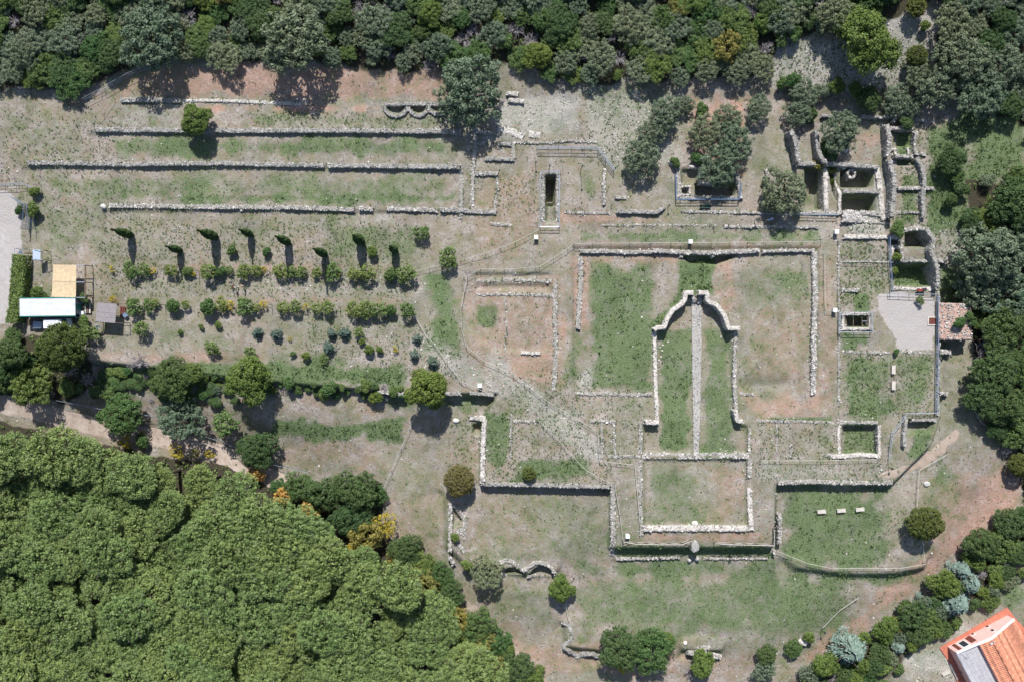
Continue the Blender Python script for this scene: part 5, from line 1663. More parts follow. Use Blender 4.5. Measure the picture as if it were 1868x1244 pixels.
# ------------------------------------------------------------------ people
def person(px, py, rot, label, top, legs, hat=None, pose=0, scale=1.0, stride=.18):
    g = G(px, py, 1.3)
    root = tag(link('person', None, None, tuple(g), (0, 0, rot), (scale,) * 3), label, 'person')
    bend = (0.0, .35, .12)[pose]
    v, e, rad = [], [], []

    def add(p, r_, par=None):
        v.append(p)
        rad.append(r_)
        if par is not None:
            e.append((par, len(v) - 1))
        return len(v) - 1
    pel = add((0, 0, .95), .145)
    ch = add((0, bend * .45, 1.22), .13, pel)
    sh = add((0, bend * .8, 1.42), .12, ch)
    nk = add((0, bend * 1.0, 1.52), .055, sh)
    hd = add((0, bend * 1.15 + .03, 1.66), .098, nk)
    tp = add((0, bend * 1.2 + .02, 1.75), .07, hd)
    add((0, bend * 1.15 + .12, 1.66), .025, hd)
    for s in (-1, 1):
        h_ = add((s * .10, 0, .88), .095, pel)
        k_ = add((s * .11, s * stride * .6 + .05, .50), .062, h_)
        a_ = add((s * .11, s * stride - .02, .09), .042, k_)
        add((s * .13, s * stride + .15, .04), .035, a_)
        s1 = add((s * .19, bend * .8, 1.40), .06, sh)
        el_ = add((s * .26, bend * .8 + .02 + pose * .06, 1.14), .042, s1)
        wr = add((s * .24, bend * .8 + .10 + pose * .18, .92 + pose * .12), .028, el_)
        pa = add((s * .24, bend * .8 + .14 + pose * .20, .87 + pose * .12), .026, wr)
        for f in range(5):
            ln = (.05, .075, .082, .076, .06)[f]
            dx = (f - 2) * .014
            if f == 0:
                add((s * .24 - s * .04, bend * .8 + .17 + pose * .2, .86 + pose * .12), .009, wr)
            else:
                m_ = add((s * .24 + dx, bend * .8 + .16 + pose * .22, .84 + pose * .12), .009, pa)
                add((s * .24 + dx, bend * .8 + .165 + pose * .22 + ln * .4, .84 + pose * .12 - ln * .7), .008, m_)
    me = bpy.data.meshes.new('body')
    me.from_pydata(v, e, [])
    ob = bpy.data.objects.new('skeleton_tmp', me)
    col.objects.link(ob)
    sk = ob.modifiers.new('skin', 'SKIN')
    for i, r_ in enumerate(rad):
        me.skin_vertices[0].data[i].radius = (r_, r_)
    me.skin_vertices[0].data[0].use_root = True
    sb = ob.modifiers.new('sub', 'SUBSURF')
    sb.levels = sb.render_levels = 1
    dg = bpy.context.evaluated_depsgraph_get()
    bme = bpy.data.meshes.new_from_object(ob.evaluated_get(dg))
    bpy.data.objects.remove(ob)
    bme.name = 'body'
    for m_ in (M['skin'], top, legs, M['tyre']):
        bme.materials.append(m_)
    for p in bme.polygons:
        c = p.center
        p.use_smooth = True
        arm = abs(c.x) > .205
        if c.z > 1.5:
            p.material_index = 0
        elif arm and c.z < 1.2:
            p.material_index = 0
        elif c.z > .93:
            p.material_index = 1
        elif c.z > .09:
            p.material_index = 2
        else:
            p.material_index = 3
    link('body', bme, root)
    bm = bmesh.new()
    bmesh.ops.create_icosphere(bm, subdivisions=2, radius=.118)
    for q in list(bm.verts):
        if q.co.z < -.01:
            q.co.z *= .15
    hm = bpy.data.meshes.new('hair')
    bm.to_mesh(hm)
    bm.free()
    hm.materials.append(hat or M['darkwood'])
    link('hat' if hat else 'hair', hm, root, (0, bend * 1.15 + .005, 1.70))
    return root


blue = solid('light_blue_shirt', (.25, .42, .72), None, 3, .8)
wht = solid('white_cloth', (.75, .74, .72), None, 3, .8)
navy = solid('navy_cloth', (.03, .04, .09), None, 3, .8)
redc = solid('red_cloth', (.5, .09, .09), None, 3, .8)
beige = solid('beige_cloth', (.5, .38, .28), None, 3, .8)
person(1404, 401, R(-70), 'visitor in a light blue shirt and pale hat bending in the olive shade', blue, wht, wht, 1, 1.08)
person(419.5, 515, R(200), 'walker in a blue and dark top, leftmost of the three in the orchard', navy, navy, None, 2)
person(428, 525, R(150), 'walker in a white top, nearest the lower orchard row', wht, navy, redc, 0)
person(443, 523, R(80), 'walker in a beige top, rightmost of the three in the orchard', beige, navy, beige, 2)

# ------------------------------------------------------------------ vegetation: crown builders
def unit(v):
    return v / (np.linalg.norm(v, axis=-1, keepdims=True) + 1e-9)


def rand_dirs(n, up=0.0):
    d = unit(RNG.normal(size=(n, 3)))
    if up:
        d[:, 2] = np.where(d[:, 2] < -0.15, -d[:, 2] * up + d[:, 2] * (1 - up), d[:, 2])
        d = unit(d)
    return d


def leaves_mesh(name, C, Nrm, S, mat, aspect=1.0, along=None):
    """one small folded leaf spray per centre"""
    n = len(C)
    Nrm = unit(Nrm)
    ref = unit(RNG.normal(size=(n, 3))) if along is None else along
    T = unit(np.cross(Nrm, ref)) if along is None else unit(along - Nrm * np.sum(along * Nrm, 1, keepdims=True) * .5)
    B = unit(np.cross(Nrm, T))
    s = S[:, None]
    a = T * s * aspect
    b = B * s
    fold = Nrm * s * RNG.uniform(-.25, .35, (n, 1))
    V = np.stack([C - a, C - b * RNG.uniform(.7, 1, (n, 1)) + fold, C + a * RNG.uniform(.7, 1.1, (n, 1)), C + b + fold], 1)
    F = np.arange(n * 4).reshape(n, 4)
    return np_mesh(name, V.reshape(-1, 3), F, mat)


def clump_crown(name, mat, R0, H0, hz, ncl, rcl, per, size, up=.7, squash=1.0, fill=.25, shape='dome', aspect=1.0, lobes=4, rough=.25):
    """a crown of several lobes; each lobe is covered by clumps, each clump by leaf sprays"""
    if lobes <= 1:
        LB = [(0, 0, 0, 1.0)]
    else:
        LB = [(RNG.normal(0, .08), RNG.normal(0, .08), .12, RNG.uniform(.58, .72))]
        a0 = RNG.uniform(0, math.tau)
        for k in range(lobes - 1):
            a = a0 + math.tau * k / (lobes - 1) + RNG.uniform(-.35, .35)
            q = RNG.uniform(.34, .62)
            lr = RNG.uniform(.30, .52)
            LB.append((math.cos(a) * min(q, 1.02 - lr), math.sin(a) * min(q, 1.02 - lr), RNG.uniform(-.35, .25), lr))
    tot = sum(l[3] ** 2 for l in LB)
    CC = []
    for lx, ly, lz, lr in LB:
        k = int(ncl * lr ** 2 / tot * 1.5) + 3
        d = rand_dirs(k, .85)
        az_ = np.arctan2(d[:, 1], d[:, 0])
        ph = RNG.uniform(0, 99)
        lob = 1 + rough * (fbm(np.cos(az_) * 1.8 + ph, np.sin(az_) * 1.8 + d[:, 2] * 1.5 + ph, 2, 3) - .47) * 2
        c = d * (RNG.uniform(.86, 1.0, k) * lob * lr)[:, None]
        if shape == 'flat':
            c[:, 2] = np.abs(c[:, 2]) * .8 - .1
        c = c + np.array([lx, ly, lz])
        okk = np.ones(k, bool)
        for mx, my, mz, mr in LB:
            if (mx, my) == (lx, ly):
                continue
            dd = (c - np.array([mx, my, mz])) / mr
            okk &= np.sum(dd ** 2, 1) > .55
        CC.append(c[okk])
    cc = np.concatenate(CC) * np.array([R0 - rcl * .5, R0 - rcl * .5, H0])
    rad = rcl * RNG.uniform(.6, 1.35, len(cc))
    k = np.maximum(6, (per * (rad / rcl) ** 2).astype(int))
    rep_ = np.repeat(np.arange(len(cc)), k)
    n = len(rep_)
    dd = rand_dirs(n, up)
    rj = rad[rep_] * RNG.uniform(.6, 1.05, n)
    p = cc[rep_] + dd * rj[:, None] * np.array([1, 1, .85 * squash])
    LC, LN, LS = [p], [dd * .9 + np.array([0, 0, .35]) + RNG.normal(0, .3, (n, 3))], [size * RNG.uniform(.6, 1.35, n)]
    nf = int(n * fill)
    if nf:
        w_ = np.array([l[3] ** 2 for l in LB])
        li = RNG.choice(len(LB), nf, p=w_ / w_.sum())
        A = np.array(LB)[li]
        q = rand_dirs(nf, .6) * (RNG.uniform(.3, .85, nf) * A[:, 3])[:, None] + A[:, :3]
        LC.append(q * np.array([R0, R0, H0]))
        LN.append(rand_dirs(nf, .6) + RNG.normal(0, .4, (nf, 3)))
        LS.append(size * RNG.uniform(1.2, 2.2, nf))
    C = np.concatenate(LC)
    C[:, 2] += hz
    C[:, 2] = np.maximum(C[:, 2], .05)
    return leaves_mesh(name, C, np.concatenate(LN), np.concatenate(LS), mat, aspect)


def trunk_mesh(R0, hz, H0, n=6, mat='bark', base_r=None, twist=0.3):
    mb = MB()
    r0 = base_r or R0 * .07 + .05
    top = Vector((RNG.uniform(-.1, .1) * R0, RNG.uniform(-.1, .1) * R0, max(.2, hz - H0 * .35)))
    mb.bar((0, 0, -.3), top * .5, r0, 7, r2=r0 * .8)
    mb.bar(top * .5, top, r0 * .8, 7, r2=r0 * .6)
    for k in range(n):
        a = math.tau * k / n + RNG.uniform(-.3, .3)
        m_ = top + Vector((math.cos(a) * R0 * .35, math.sin(a) * R0 * .35, H0 * RNG.uniform(.15, .35)))
        e_ = top + Vector((math.cos(a + twist) * R0 * .75, math.sin(a + twist) * R0 * .75, H0 * RNG.uniform(.25, .7)))
        mb.bar(top, m_, r0 * .5, 5, r2=r0 * .33)
        mb.bar(m_, e_, r0 * .33, 4, r2=r0 * .12)
    return mb.mesh('trunk', M[mat])


def twig_mesh(R0, H0, hz, n=26, mat='deadwood'):
    mb = MB()
    for k in range(n):
        d = rand_dirs(1, .9)[0]
        p = Vector((RNG.normal(0, .1) * R0, RNG.normal(0, .1) * R0, .1))
        e_ = Vector((d[0] * R0, d[1] * R0, hz + d[2] * H0)) * RNG.uniform(.7, 1)
        m_ = p.lerp(e_, .5) + Vector((0, 0, .15 * H0))
        mb.bar(p, m_, .035 * R0 / 1.5 + .015, 4, r2=.03)
        mb.bar(m_, e_, .03, 3, r2=.012)
        for _ in range(4):
            t = RNG.uniform(.3, 1)
            q = m_.lerp(e_, t)
            dd = rand_dirs(1, .5)[0] * RNG.uniform(.25, .55) * R0 * .6
            mb.bar(q, q + Vector(dd), .018, 3, r2=.008)
    return mb.mesh('branches', M[mat])


def radial_crown(name, mat, R0, H0, hz, sprays, per, size, aspect=2.6):
    """layered boughs running outwards (cedars, rosettes)"""
    LC, LN, LS, LA = [], [], [], []
    for k in range(sprays):
        a = RNG.uniform(0, math.tau)
        lvl = RNG.uniform(0, 1) ** .7
        L_ = R0 * (1.0 - .72 * lvl) * RNG.uniform(.7, 1.05)
        z = hz - H0 + 2 * H0 * lvl
        t = RNG.uniform(.12, 1, per)
        off = RNG.normal(0, .13, per) * L_ * (.4 + t)
        dirv = np.array([math.cos(a), math.sin(a), 0.0])
        per_ = np.array([-math.sin(a), math.cos(a), 0.0])
        p = dirv * (t * L_)[:, None] + per_ * off[:, None]
        p[:, 2] += z - .18 * H0 * t ** 2 + RNG.normal(0, .05, per)
        LC.append(p)
        LN.append(np.array([0, 0, 1.0]) + dirv * .25 + RNG.normal(0, .25, (per, 3)))
        al = dirv + per_ * (np.sign(off) * .55)[:, None] + RNG.normal(0, .1, (per, 3))
        LA.append(unit(al))
        LS.append(size * RNG.uniform(.7, 1.3, per))
    return leaves_mesh(name, np.concatenate(LC), np.concatenate(LN), np.concatenate(LS), mat, aspect, np.concatenate(LA))


def cypress_mesh(mat):
    n = 2600
    t = RNG.uniform(0, 1, n)
    prof = .62 * np.sin(np.clip(t * 1.12 + .1, 0, 1) * math.pi) ** .5 * (1 - t * .35) * (1 - np.clip((t - .8) / .2, 0, 1) * .75)
    a = RNG.uniform(0, math.tau, n)
    rr = prof * RNG.uniform(.75, 1.05, n) * (1 + .1 * np.sin(a * 5 + t * 20))
    C = np.column_stack([np.cos(a) * rr, np.sin(a) * rr, t * 6.6 + .15])
    Nn = np.column_stack([np.cos(a), np.sin(a), np.full(n, .5)]) + RNG.normal(0, .3, (n, 3))
    return leaves_mesh('crown', C, Nn, .11 * RNG.uniform(.7, 1.4, n), mat, 1.3)


# kind -> list of (crown mesh, trunk mesh, radius)
KIND = {}


def big(k, mat, **kw):
    out = []
    for _ in range(3):
        R0 = 3.4
        H0, hz = R0 * kw.get('h', .75), R0 * kw.get('c', 1.0)
        cm = clump_crown('crown', L[mat], R0, H0, hz, kw.get('n', 60), kw.get('r', .75), kw.get('per', 60), kw.get('s', .17), fill=kw.get('fill', .18), shape=kw.get('shape', 'dome'), rough=kw.get('rough', .3), aspect=kw.get('aspect', 1.0), lobes=kw.get('lobes', 5))
        out.append((cm, trunk_mesh(R0, hz, H0), R0, hz + H0 * .5))
    KIND[k, 'big'] = out


def small(k, mat, **kw):
    out = []
    for _ in range(3):
        R0 = 1.25
        H0, hz = R0 * kw.get('h', .7), R0 * kw.get('c', .75)
        cm = clump_crown('foliage', L[mat], R0, H0, hz, kw.get('n', 22), kw.get('r', .42), kw.get('per', 42), kw.get('s', .12), fill=kw.get('fill', .3), rough=kw.get('rough', .35), lobes=kw.get('lobes', 3))
        out.append((cm, trunk_mesh(R0, hz, H0, 4, base_r=.05), R0, hz + H0 * .4))
    KIND[k, 'small'] = out


big('pine', 'pine', h=.42, c=1.9, n=520, r=.25, per=24, s=.07, shape='flat', rough=.45, fill=.2, lobes=10)
big('oak', 'oak', h=.62, c=.65, n=290, r=.32, per=34, s=.08, rough=.4, lobes=6)
big('mastic', 'mastic', h=.5, c=.5, n=280, r=.30, per=32, s=.078, rough=.6, lobes=8)
big('olive', 'olive', h=.55, c=.65, n=205, r=.33, per=34, s=.068, rough=.8, fill=.07, aspect=1.8, lobes=9)
big('ochre', 'ochre', h=.6, c=.7, n=110, r=.40, per=34, s=.10, rough=.7, fill=.12, lobes=6)
big('yellow', 'yellow', h=.6, c=.8, n=80, r=.34, per=22, s=.10, rough=.9, fill=.05, lobes=6)
big('lime', 'lime', h=.65, c=.7, n=210, r=.38, per=42, s=.088, lobes=5)
big('round', 'round', h=.85, c=.85, n=330, r=.30, per=34, s=.078, rough=.14, fill=.2, lobes=1)
big('brown', 'brown', h=.85, c=.85, n=300, r=.32, per=34, s=.08, rough=.22, fill=.2, lobes=1)
small('oak', 'oak', n=60, r=.26, per=30, s=.075)
small('mastic', 'mastic', n=60, r=.26, per=28, s=.075)
small('olive', 'olive', rough=.7, fill=.1, n=60, r=.26, per=28, s=.06, lobes=5)
small('vine', 'vine', rough=.7, fill=.08, n=44, per=22, r=.24, s=.075, lobes=5)
small('yellow', 'yellow', n=16, r=.22, per=16, rough=.9, fill=.0, s=.085, lobes=4)
small('orange', 'orange', n=30, r=.28, per=20, rough=.9, fill=.0, s=.09, lobes=4)
small('lime', 'lime', rough=.25, n=60, r=.25, per=28, s=.07, lobes=2)
small('round', 'round', rough=.1, n=70, r=.2, per=22, s=.065, lobes=1)
small('brown', 'brown')
small('ochre', 'ochre', rough=.7, fill=.1, n=40, r=.26, per=22, s=.08, lobes=5)
KIND['cedar', 'big'] = [(radial_crown('crown', L['cedar'], 3.4, 1.9, 2.6, 62, 74, .10, 2.4), trunk_mesh(3.4, 3.4, 1.5), 3.4, 3.2) for _ in range(2)]
KIND['rosette', 'small'] = []
for _ in range(3):
    cm = radial_crown('foliage', L['rosette'], 1.25, .62, .85, 46, 16, .085, 1.9)
    KIND['rosette', 'small'].append((cm, trunk_mesh(1.25, .8, .6, 4, base_r=.05), 1.25, 1.2))
KIND['dead', 'small'] = [(twig_mesh(1.25, .9, .8, 34), None, 1.25, 1.0) for _ in range(3)]
KIND['cypress', 'big'] = [(cypress_mesh(L['cypress']), trunk_mesh(.5, .6, .3, 3, base_r=.12), 1.0, 0.0) for _ in range(3)]

KNAME = {'pine': ('umbrella_pine', 'pine', 'umbrella pine'), 'oak': ('evergreen_oak', 'tree', 'dark evergreen tree'), 'mastic': ('mastic_bush', 'shrub', 'mid green shrub'),
         'olive': ('olive_tree', 'olive tree', 'grey-green olive'), 'ochre': ('turning_tree', 'tree', 'yellow-flecked tree'), 'yellow': ('yellow_shrub', 'shrub', 'yellow-leaved shrub'),
         'orange': ('orange_shrub', 'shrub', 'orange-leaved shrub'), 'lime': ('bright_shrub', 'shrub', 'bright green shrub'), 'round': ('round_shrub', 'shrub', 'dense rounded shrub'),
         'brown': ('brownish_tree', 'tree', 'brownish green tree'), 'cedar': ('blue_cedar', 'tree', 'blue-grey cedar'), 'rosette': ('glossy_shrub', 'shrub', 'dark glossy shrub'),
         'dead': ('bare_shrub', 'shrub', 'bare grey shrub'), 'cypress': ('cypress', 'tree', 'slim cypress'), 'vine': ('orchard_bush', 'bush', 'light green orchard bush')}
GROUPS = {'pine': 'umbrella pines of the lower wood', 'cypress': 'cypresses in the orchard row', 'vine': 'bushes of the two orchard rows'}
PLACED = []


def plant(px, py, r, kind, label=None, group=None, tall=1.0):
    """px, py: photo pixel of the crown's middle; r: crown radius in photo pixels"""
    rm = r * PX * (.97 if kind in ('round', 'brown', 'cedar', 'rosette', 'dead') else 1.12)
    size = 'big' if ((kind, 'small') not in KIND or (rm > 1.9 and (kind, 'big') in KIND)) else 'small'
    var = KIND[kind, size]
    cm, tm, R0, zc_ = var[RNG.integers(len(var))]
    s = rm / R0
    g = G(px, py, zc_ * s * tall)
    if label and 'cistern roof' in label:
        g = Vector(W(px, py, ROOF_Z + zc_ * s * .5))
        g.z = ROOF_Z - .15
    nm, cat, look = KNAME[kind]
    root = link(nm, None, None, tuple(g), (0, 0, RNG.uniform(0, math.tau)), (s * RNG.uniform(.93, 1.07), s * RNG.uniform(.93, 1.07), s * tall))
    tag(root, label, cat, group or GROUPS.get(kind))
    if kind == 'dead':
        link('branches', cm, root)
    else:
        link('crown' if size == 'big' else 'foliage', cm, root)
        if tm:
            link('trunk' if size == 'big' else 'stem', tm, root)
    PLACED.append((px, py, r, kind, root, label))
    return root


# cypresses: foot and tip pixels
for k, (bx, by, tx, ty, sc_) in enumerate([(240, 429, 202, 421, 1), (329, 457, 302, 450, .9), (393, 432, 358, 426, 1.15), (458, 428, 434, 424, .9), (526, 442, 500, 436, 1.0), (593, 464, 571, 456, 1.0), (659, 440, 643, 431, 1.2), (721, 457, 709, 452, .95)]):
    g = G(bx, by)
    rb, rt = math.hypot(bx - 934, by - 622), math.hypot(tx - 934, ty - 622)
    h = min(max((CAM_H - g.z) * (1 - rb / rt), 4.5), 8.0)
    cm, tm, _, _ = KIND['cypress', 'big'][k % 3]
    root = link('cypress', None, None, tuple(g), (0, 0, k), (1.25 * sc_, 1.25 * sc_, h / 6.75))
    tag(root, ['first', 'second', 'third', 'fourth', 'fifth', 'sixth', 'seventh', 'eighth'][k] + ' slim cypress of the orchard line, counted from the hut end', 'tree', GROUPS['cypress'])
    link('crown', cm, root)
    link('trunk', tm, root)

# ---- single plants (px, py, radius, kind, label)
HAND = [
    (353, 215, 32, 'lime', 'wide bush growing over the longest upper terrace wall'),
    (855, 158, 58, 'olive', 'biggest olive tree, over the end of the scalloped wall'),
    (265, 62, 52, 'olive', 'large silvery olive inside the thicket near the top left'),
    (527, 62, 60, 'olive', 'massive silver-grey olive in the thicket above the terraces'),
    (768, 425, 15, 'vine', 'airy pale tree alone above the end of the cypress row'), (817, 470, 19, 'vine', 'leafy tree left of the west room'),
    (422, 456, 11, 'mastic', 'round bush between third and fourth cypress'), (485, 460, 9, 'mastic', 'small bush between fourth and fifth cypress'), (680, 459, 11, 'lime', 'bush between the last two cypresses'),
    (775, 710, 41, 'lime', 'big shady tree on the edge between orchard and meadow'), (685, 722, 15, 'lime', 'small bush left of the big shady tree on the wall'),
    (838, 879, 29, 'brown', 'round brownish tree alone left of the thick corner wall'), (965, 864, 13, 'round', 'small round bush above the long retaining wall'),
    (1026, 1078, 27, 'lime', 'conical bright bush at the end of the double scalloped wall'), (888, 1046, 30, 'olive', 'grey-topped tree hiding the end of the double scalloped wall'),
    (852, 1030, 12, 'mastic', 'little bush left of the grey-topped tree'), (831, 980, 9, 'lime', 'tuft growing on the half-round niche'), (1694, 957, 33, 'round', 'dense ball-shaped tree at the lower right lawn'),
    (1134, 1185, 42, 'oak', 'dark domed tree beside the serpentine wall'), (1190, 1190, 42, 'mastic', 'spreading green tree right of the dark domed one'), (1140, 1215, 16, 'yellow', 'yellow branch tuft in front of the dark domed tree'),
    (1215, 1168, 18, 'lime', 'pale green shoots above the spreading tree'), (1283, 1216, 27, 'lime', 'bright bush under the short broad retaining wall'), (1262, 1228, 15, 'dead', 'bare twigs under the bright bottom bush'),
    (1402, 1196, 20, 'oak', 'dark bush at the lower edge of the meadow'), (1450, 1186, 18, 'mastic', 'bush left of the large pale rock'), (1479, 1163, 12, 'lime', 'small bush touching the large pale rock'), (1395, 1225, 22, 'olive', 'greyish bush on the bottom edge below the meadow'),
    (105, 635, 48, 'round', 'broad dark olive-green tree below the hut'), (128, 668, 22, 'dead', 'bare fan of grey branches in front of the broad tree'), (152, 545, 11, 'oak', 'dark bush on the slatted deck by the hut'), (152, 588, 13, 'mastic', 'dark bush below the hut corner'),
    (163, 607, 16, 'vine', 'pale bush between hut and satellite dish'), (67, 537, 17, 'lime', 'low shrub tucked between hedge and straw pergola'), (60, 350, 10, 'mastic', 'upper of the two gate shrubs'), (58, 382, 13, 'mastic', 'lower and larger of the two gate shrubs'), (33, 383, 8, 'mastic', 'small bush left of the gate leaf'),
    (45, 700, 42, 'mastic', 'green tree left of the broad dark tree, over the track'), (10, 645, 30, 'oak', 'dark tree on the left edge below the hut'), (22, 612, 18, 'mastic', 'bush just below the foot of the hedge'),
    (218, 758, 42, 'mastic', 'round green tree overhanging the dirt track'), (312, 690, 42, 'oak', 'tall dark tree on the slope left of the bare meadow patch'), (350, 680, 22, 'mastic', 'green crown right beside the tall dark slope tree'),
    (325, 768, 44, 'olive', 'grey-green tree on the track beside the round one'), (450, 694, 40, 'lime', 'leafy tree at the corner of the orchard slope'), (410, 772, 28, 'vine', 'fern-like light shrub above the track'),
    (465, 822, 37, 'oak', 'dark bluish domed tree over the end of the track'), (160, 690, 16, 'dead', 'bare grey bush on the slope below the orchard'), (250, 662, 22, 'dead', 'bare brush below the orchard fence, left'),
    (545, 890, 30, 'mastic', 'left one of the dark trees at the meadow tip'), (590, 905, 38, 'oak', 'second dark tree at the meadow tip'), (648, 900, 42, 'oak', 'tall pointed dark tree at the meadow tip'), (640, 950, 38, 'oak', 'dark tree behind the pointed one at the meadow tip'), (685, 905, 22, 'mastic', 'outer right shrub at the meadow tip'), (505, 890, 18, 'mastic', 'small tree at the bottom end of the track'),
    (228, 806, 14, 'yellow', 'yellow shrub lowest left beside the track'), (257, 803, 14, 'mastic', 'green shrub between the two yellow track shrubs'), (257, 790, 7, 'yellow', 'tiny yellow tuft above the track verge'), (318, 824, 17, 'yellow', 'broad yellow shrub on the track verge'), (356, 828, 10, 'yellow', 'small yellow shrub, third on the track verge'), (381, 829, 11, 'yellow', 'small yellow shrub, last on the track verge'),
    (466, 865, 18, 'orange', 'orange shrub standing beside the domed dark tree'), (515, 908, 19, 'orange', 'orange shrub left of the dark trees'), (566, 934, 22, 'orange', 'orange and yellow shrub below the dark trees'), (668, 975, 36, 'ochre', 'big yellow-orange tree at the wood edge'), (700, 960, 24, 'yellow', 'golden crown facing the meadow'), (650, 1000, 18, 'yellow', 'yellow-green shoots under the golden crown'),
    (738, 1005, 32, 'oak', 'dark glossy tree right below the golden crown'), (765, 1030, 30, 'mastic', 'green tree at the wood edge below the glossy one'), (772, 1068, 32, 'ochre', 'yellowing tree halfway along the wood edge'), (805, 1050, 24, 'mastic', 'green shrub jutting to the footpath'), (820, 1090, 28, 'oak', 'dark tree where the footpath begins'), (800, 1110, 20, 'dead', 'bare bush in the dark gap of the wood edge'),
    (838, 1130, 24, 'ochre', 'yellow-green tree below the dark gap'), (870, 1145, 34, 'mastic', 'hedge-like green tree lining the footpath'), (905, 1180, 34, 'mastic', 'second hedge-like green tree lining the footpath'), (885, 1175, 26, 'ochre', 'yellow sprays between the hedge-like trees'), (905, 1215, 26, 'ochre', 'lowest yellow tree by the footpath'), (945, 1225, 32, 'oak', 'dark tree on the bottom edge by the footpath'), (975, 1235, 22, 'lime', 'light shrub on the bottom edge by the footpath'), (920, 1190, 20, 'lime', 'light shrub tip beside the footpath bend'),
    # orchard
    (257, 600, 17, 'vine', 'thin pale tree right of the reed shelter'), (328, 606, 6, 'lime', 'smallest yellow-green bush below the orchard rows'), (366, 596, 6, 'mastic', 'tiny dark bush, left of a pair below the rows'), (397, 592, 7, 'mastic', 'tiny dark bush, right of a pair below the rows'), (384, 635, 14, 'vine', 'very pale thin tree near the orchard bottom'), (455, 645, 14, 'vine', 'pale thin tree at the orchard bottom edge'),
    (468, 606, 14, 'rosette', 'first dark glossy shrub under the orchard rows'), (503, 610, 16, 'rosette', 'second dark glossy shrub under the orchard rows'), (604, 608, 14, 'rosette', 'left one of the touching pair of glossy shrubs'), (627, 607, 15, 'rosette', 'right one of the touching pair of glossy shrubs'), (598, 635, 16, 'rosette', 'glossy shrub below the touching pair'), (760, 618, 12, 'rosette', 'dull glossy shrub nearest the orchard rope'), (755, 648, 14, 'rosette', 'bluish glossy shrub above the shady tree'), (788, 660, 16, 'rosette', 'bluish glossy shrub nearest the shady tree'),
    (655, 606, 11, 'vine', 'pale bush right of the glossy pair'), (660, 622, 7, 'lime', 'bright bush under the pale one by the glossy pair'), (671, 637, 10, 'lime', 'yellow-green ball, left of two'), (691, 638, 8, 'lime', 'yellow-green ball, right of two'), (721, 637, 7, 'yellow', 'small bright yellow bush near the orchard end'), (534, 646, 6, 'mastic', 'small dark bush left of the green ball'), (556, 650, 9, 'lime', 'green ball bush on the orchard lawn'), (528, 618, 5, 'yellow', 'tiny yellow bush beside the second glossy shrub'), (590, 655, 9, 'vine', 'thin pale sapling below the lone glossy shrub'), (715, 500, 6, 'vine', 'sprig between the last two bushes of the upper row'),
    (204, 490, 8, 'yellow', 'yellow bush at the head of the upper orchard row'), (205, 546, 8, 'yellow', 'yellow bush touching the reed shelter'),
    # olives by the excavation
    (1172, 285, 34, 'olive', 'dark grown olive above the retaining wall shadow'), (1190, 240, 26, 'olive', 'upper half of the olive pair above the retaining wall'), (1215, 205, 30, 'olive', 'olive on the rubble slope left of the red earth'), (1250, 190, 18, 'olive', 'small olive sprig on the rubble slope'), (1315, 300, 38, 'olive', 'olive leaning over the excavation'), (1290, 235, 30, 'olive', 'olive on the red earth, middle'), (1345, 255, 34, 'olive', 'olive on the red earth, right side'), (1330, 215, 26, 'olive', 'olive on the red earth, upper side'), (1385, 195, 24, 'olive', 'olive at the top of the red earth'), (1280, 200, 14, 'mastic', 'green shrub among the red earth olives'), (1275, 290, 13, 'mastic', 'shadowed shrub inside the excavation'), (1232, 295, 10, 'mastic', 'weedy shrub by the left excavation wall'),
    (1435, 345, 42, 'olive', 'wide olive beside the dark vaulted chamber'), (1412, 372, 20, 'olive', 'lower limb olive over the visitor'), (1538, 238, 38, 'olive', 'olive growing inside the roofless ruin'), (1515, 270, 20, 'mastic', 'green bush in the ruin under its olive'), (1517, 305, 13, 'ochre', 'yellow-green ivy bush spilling into the ruin gap'), (1497, 300, 10, 'ochre', 'ivy tuft on the heavy cross wall'), (1520, 330, 10, 'lime', 'shrub sunk in the narrow ruin gap'), (1640, 418, 16, 'mastic', 'dark bush at the corner above the upper deep pit'), (1636, 470, 10, 'lime', 'leafy climber on the inner railing of the pits'), (1634, 495, 8, 'lime', 'lower leafy climber by the pits railing'),
    (1457, 205, 24, 'olive', 'grey olive above the leaning ruin wall'), (1480, 208, 14, 'oak', 'dark bush above the narrow ruin wall'), (1397, 330, 8, 'olive', 'small olive twig bush right of the excavation'),
    (1590, 178, 24, 'oak', 'dark tree above the dark ruin wall'), (1640, 180, 26, 'olive', 'olive above the curved niche'), (1668, 190, 20, 'olive', 'grey olive right of the curved niche'), (1530, 155, 18, 'lime', 'bright weedy bush on the pale slope'), (1560, 162, 14, 'lime', 'small bright bush on the pale slope'), (1428, 150, 12, 'mastic', 'green tuft at the stony slope, left'), (1450, 145, 15, 'mastic', 'green tuft at the stony slope, right'), (1470, 170, 26, 'olive', 'thin olive over the stony slope'), (1500, 165, 14, 'olive', 'wispy grey bush on the stony slope'), (1655, 225, 14, 'oak', 'dark ivy mound behind the curved niche'),
    (1737, 292, 26, 'oak', 'fuzzy dark green bush on the green slope'), (1748, 322, 18, 'mastic', 'lower part bush of the fuzzy slope shrub'),
    (1722, 150, 38, 'olive', 'big silver olive right of the pale slope'), (1765, 95, 46, 'olive', 'silver olive crown near the top right corner'), (1800, 165, 42, 'olive', 'silver olive on the right edge slope'), (1748, 35, 34, 'olive', 'olive crown touching the top edge at right'), (1835, 110, 36, 'olive', 'olive against the upper right edge'), (1850, 190, 24, 'oak', 'dark tree on the right edge above the green slope'), (1680, 130, 26, 'olive', 'olive sprig above the pale slope fork'),
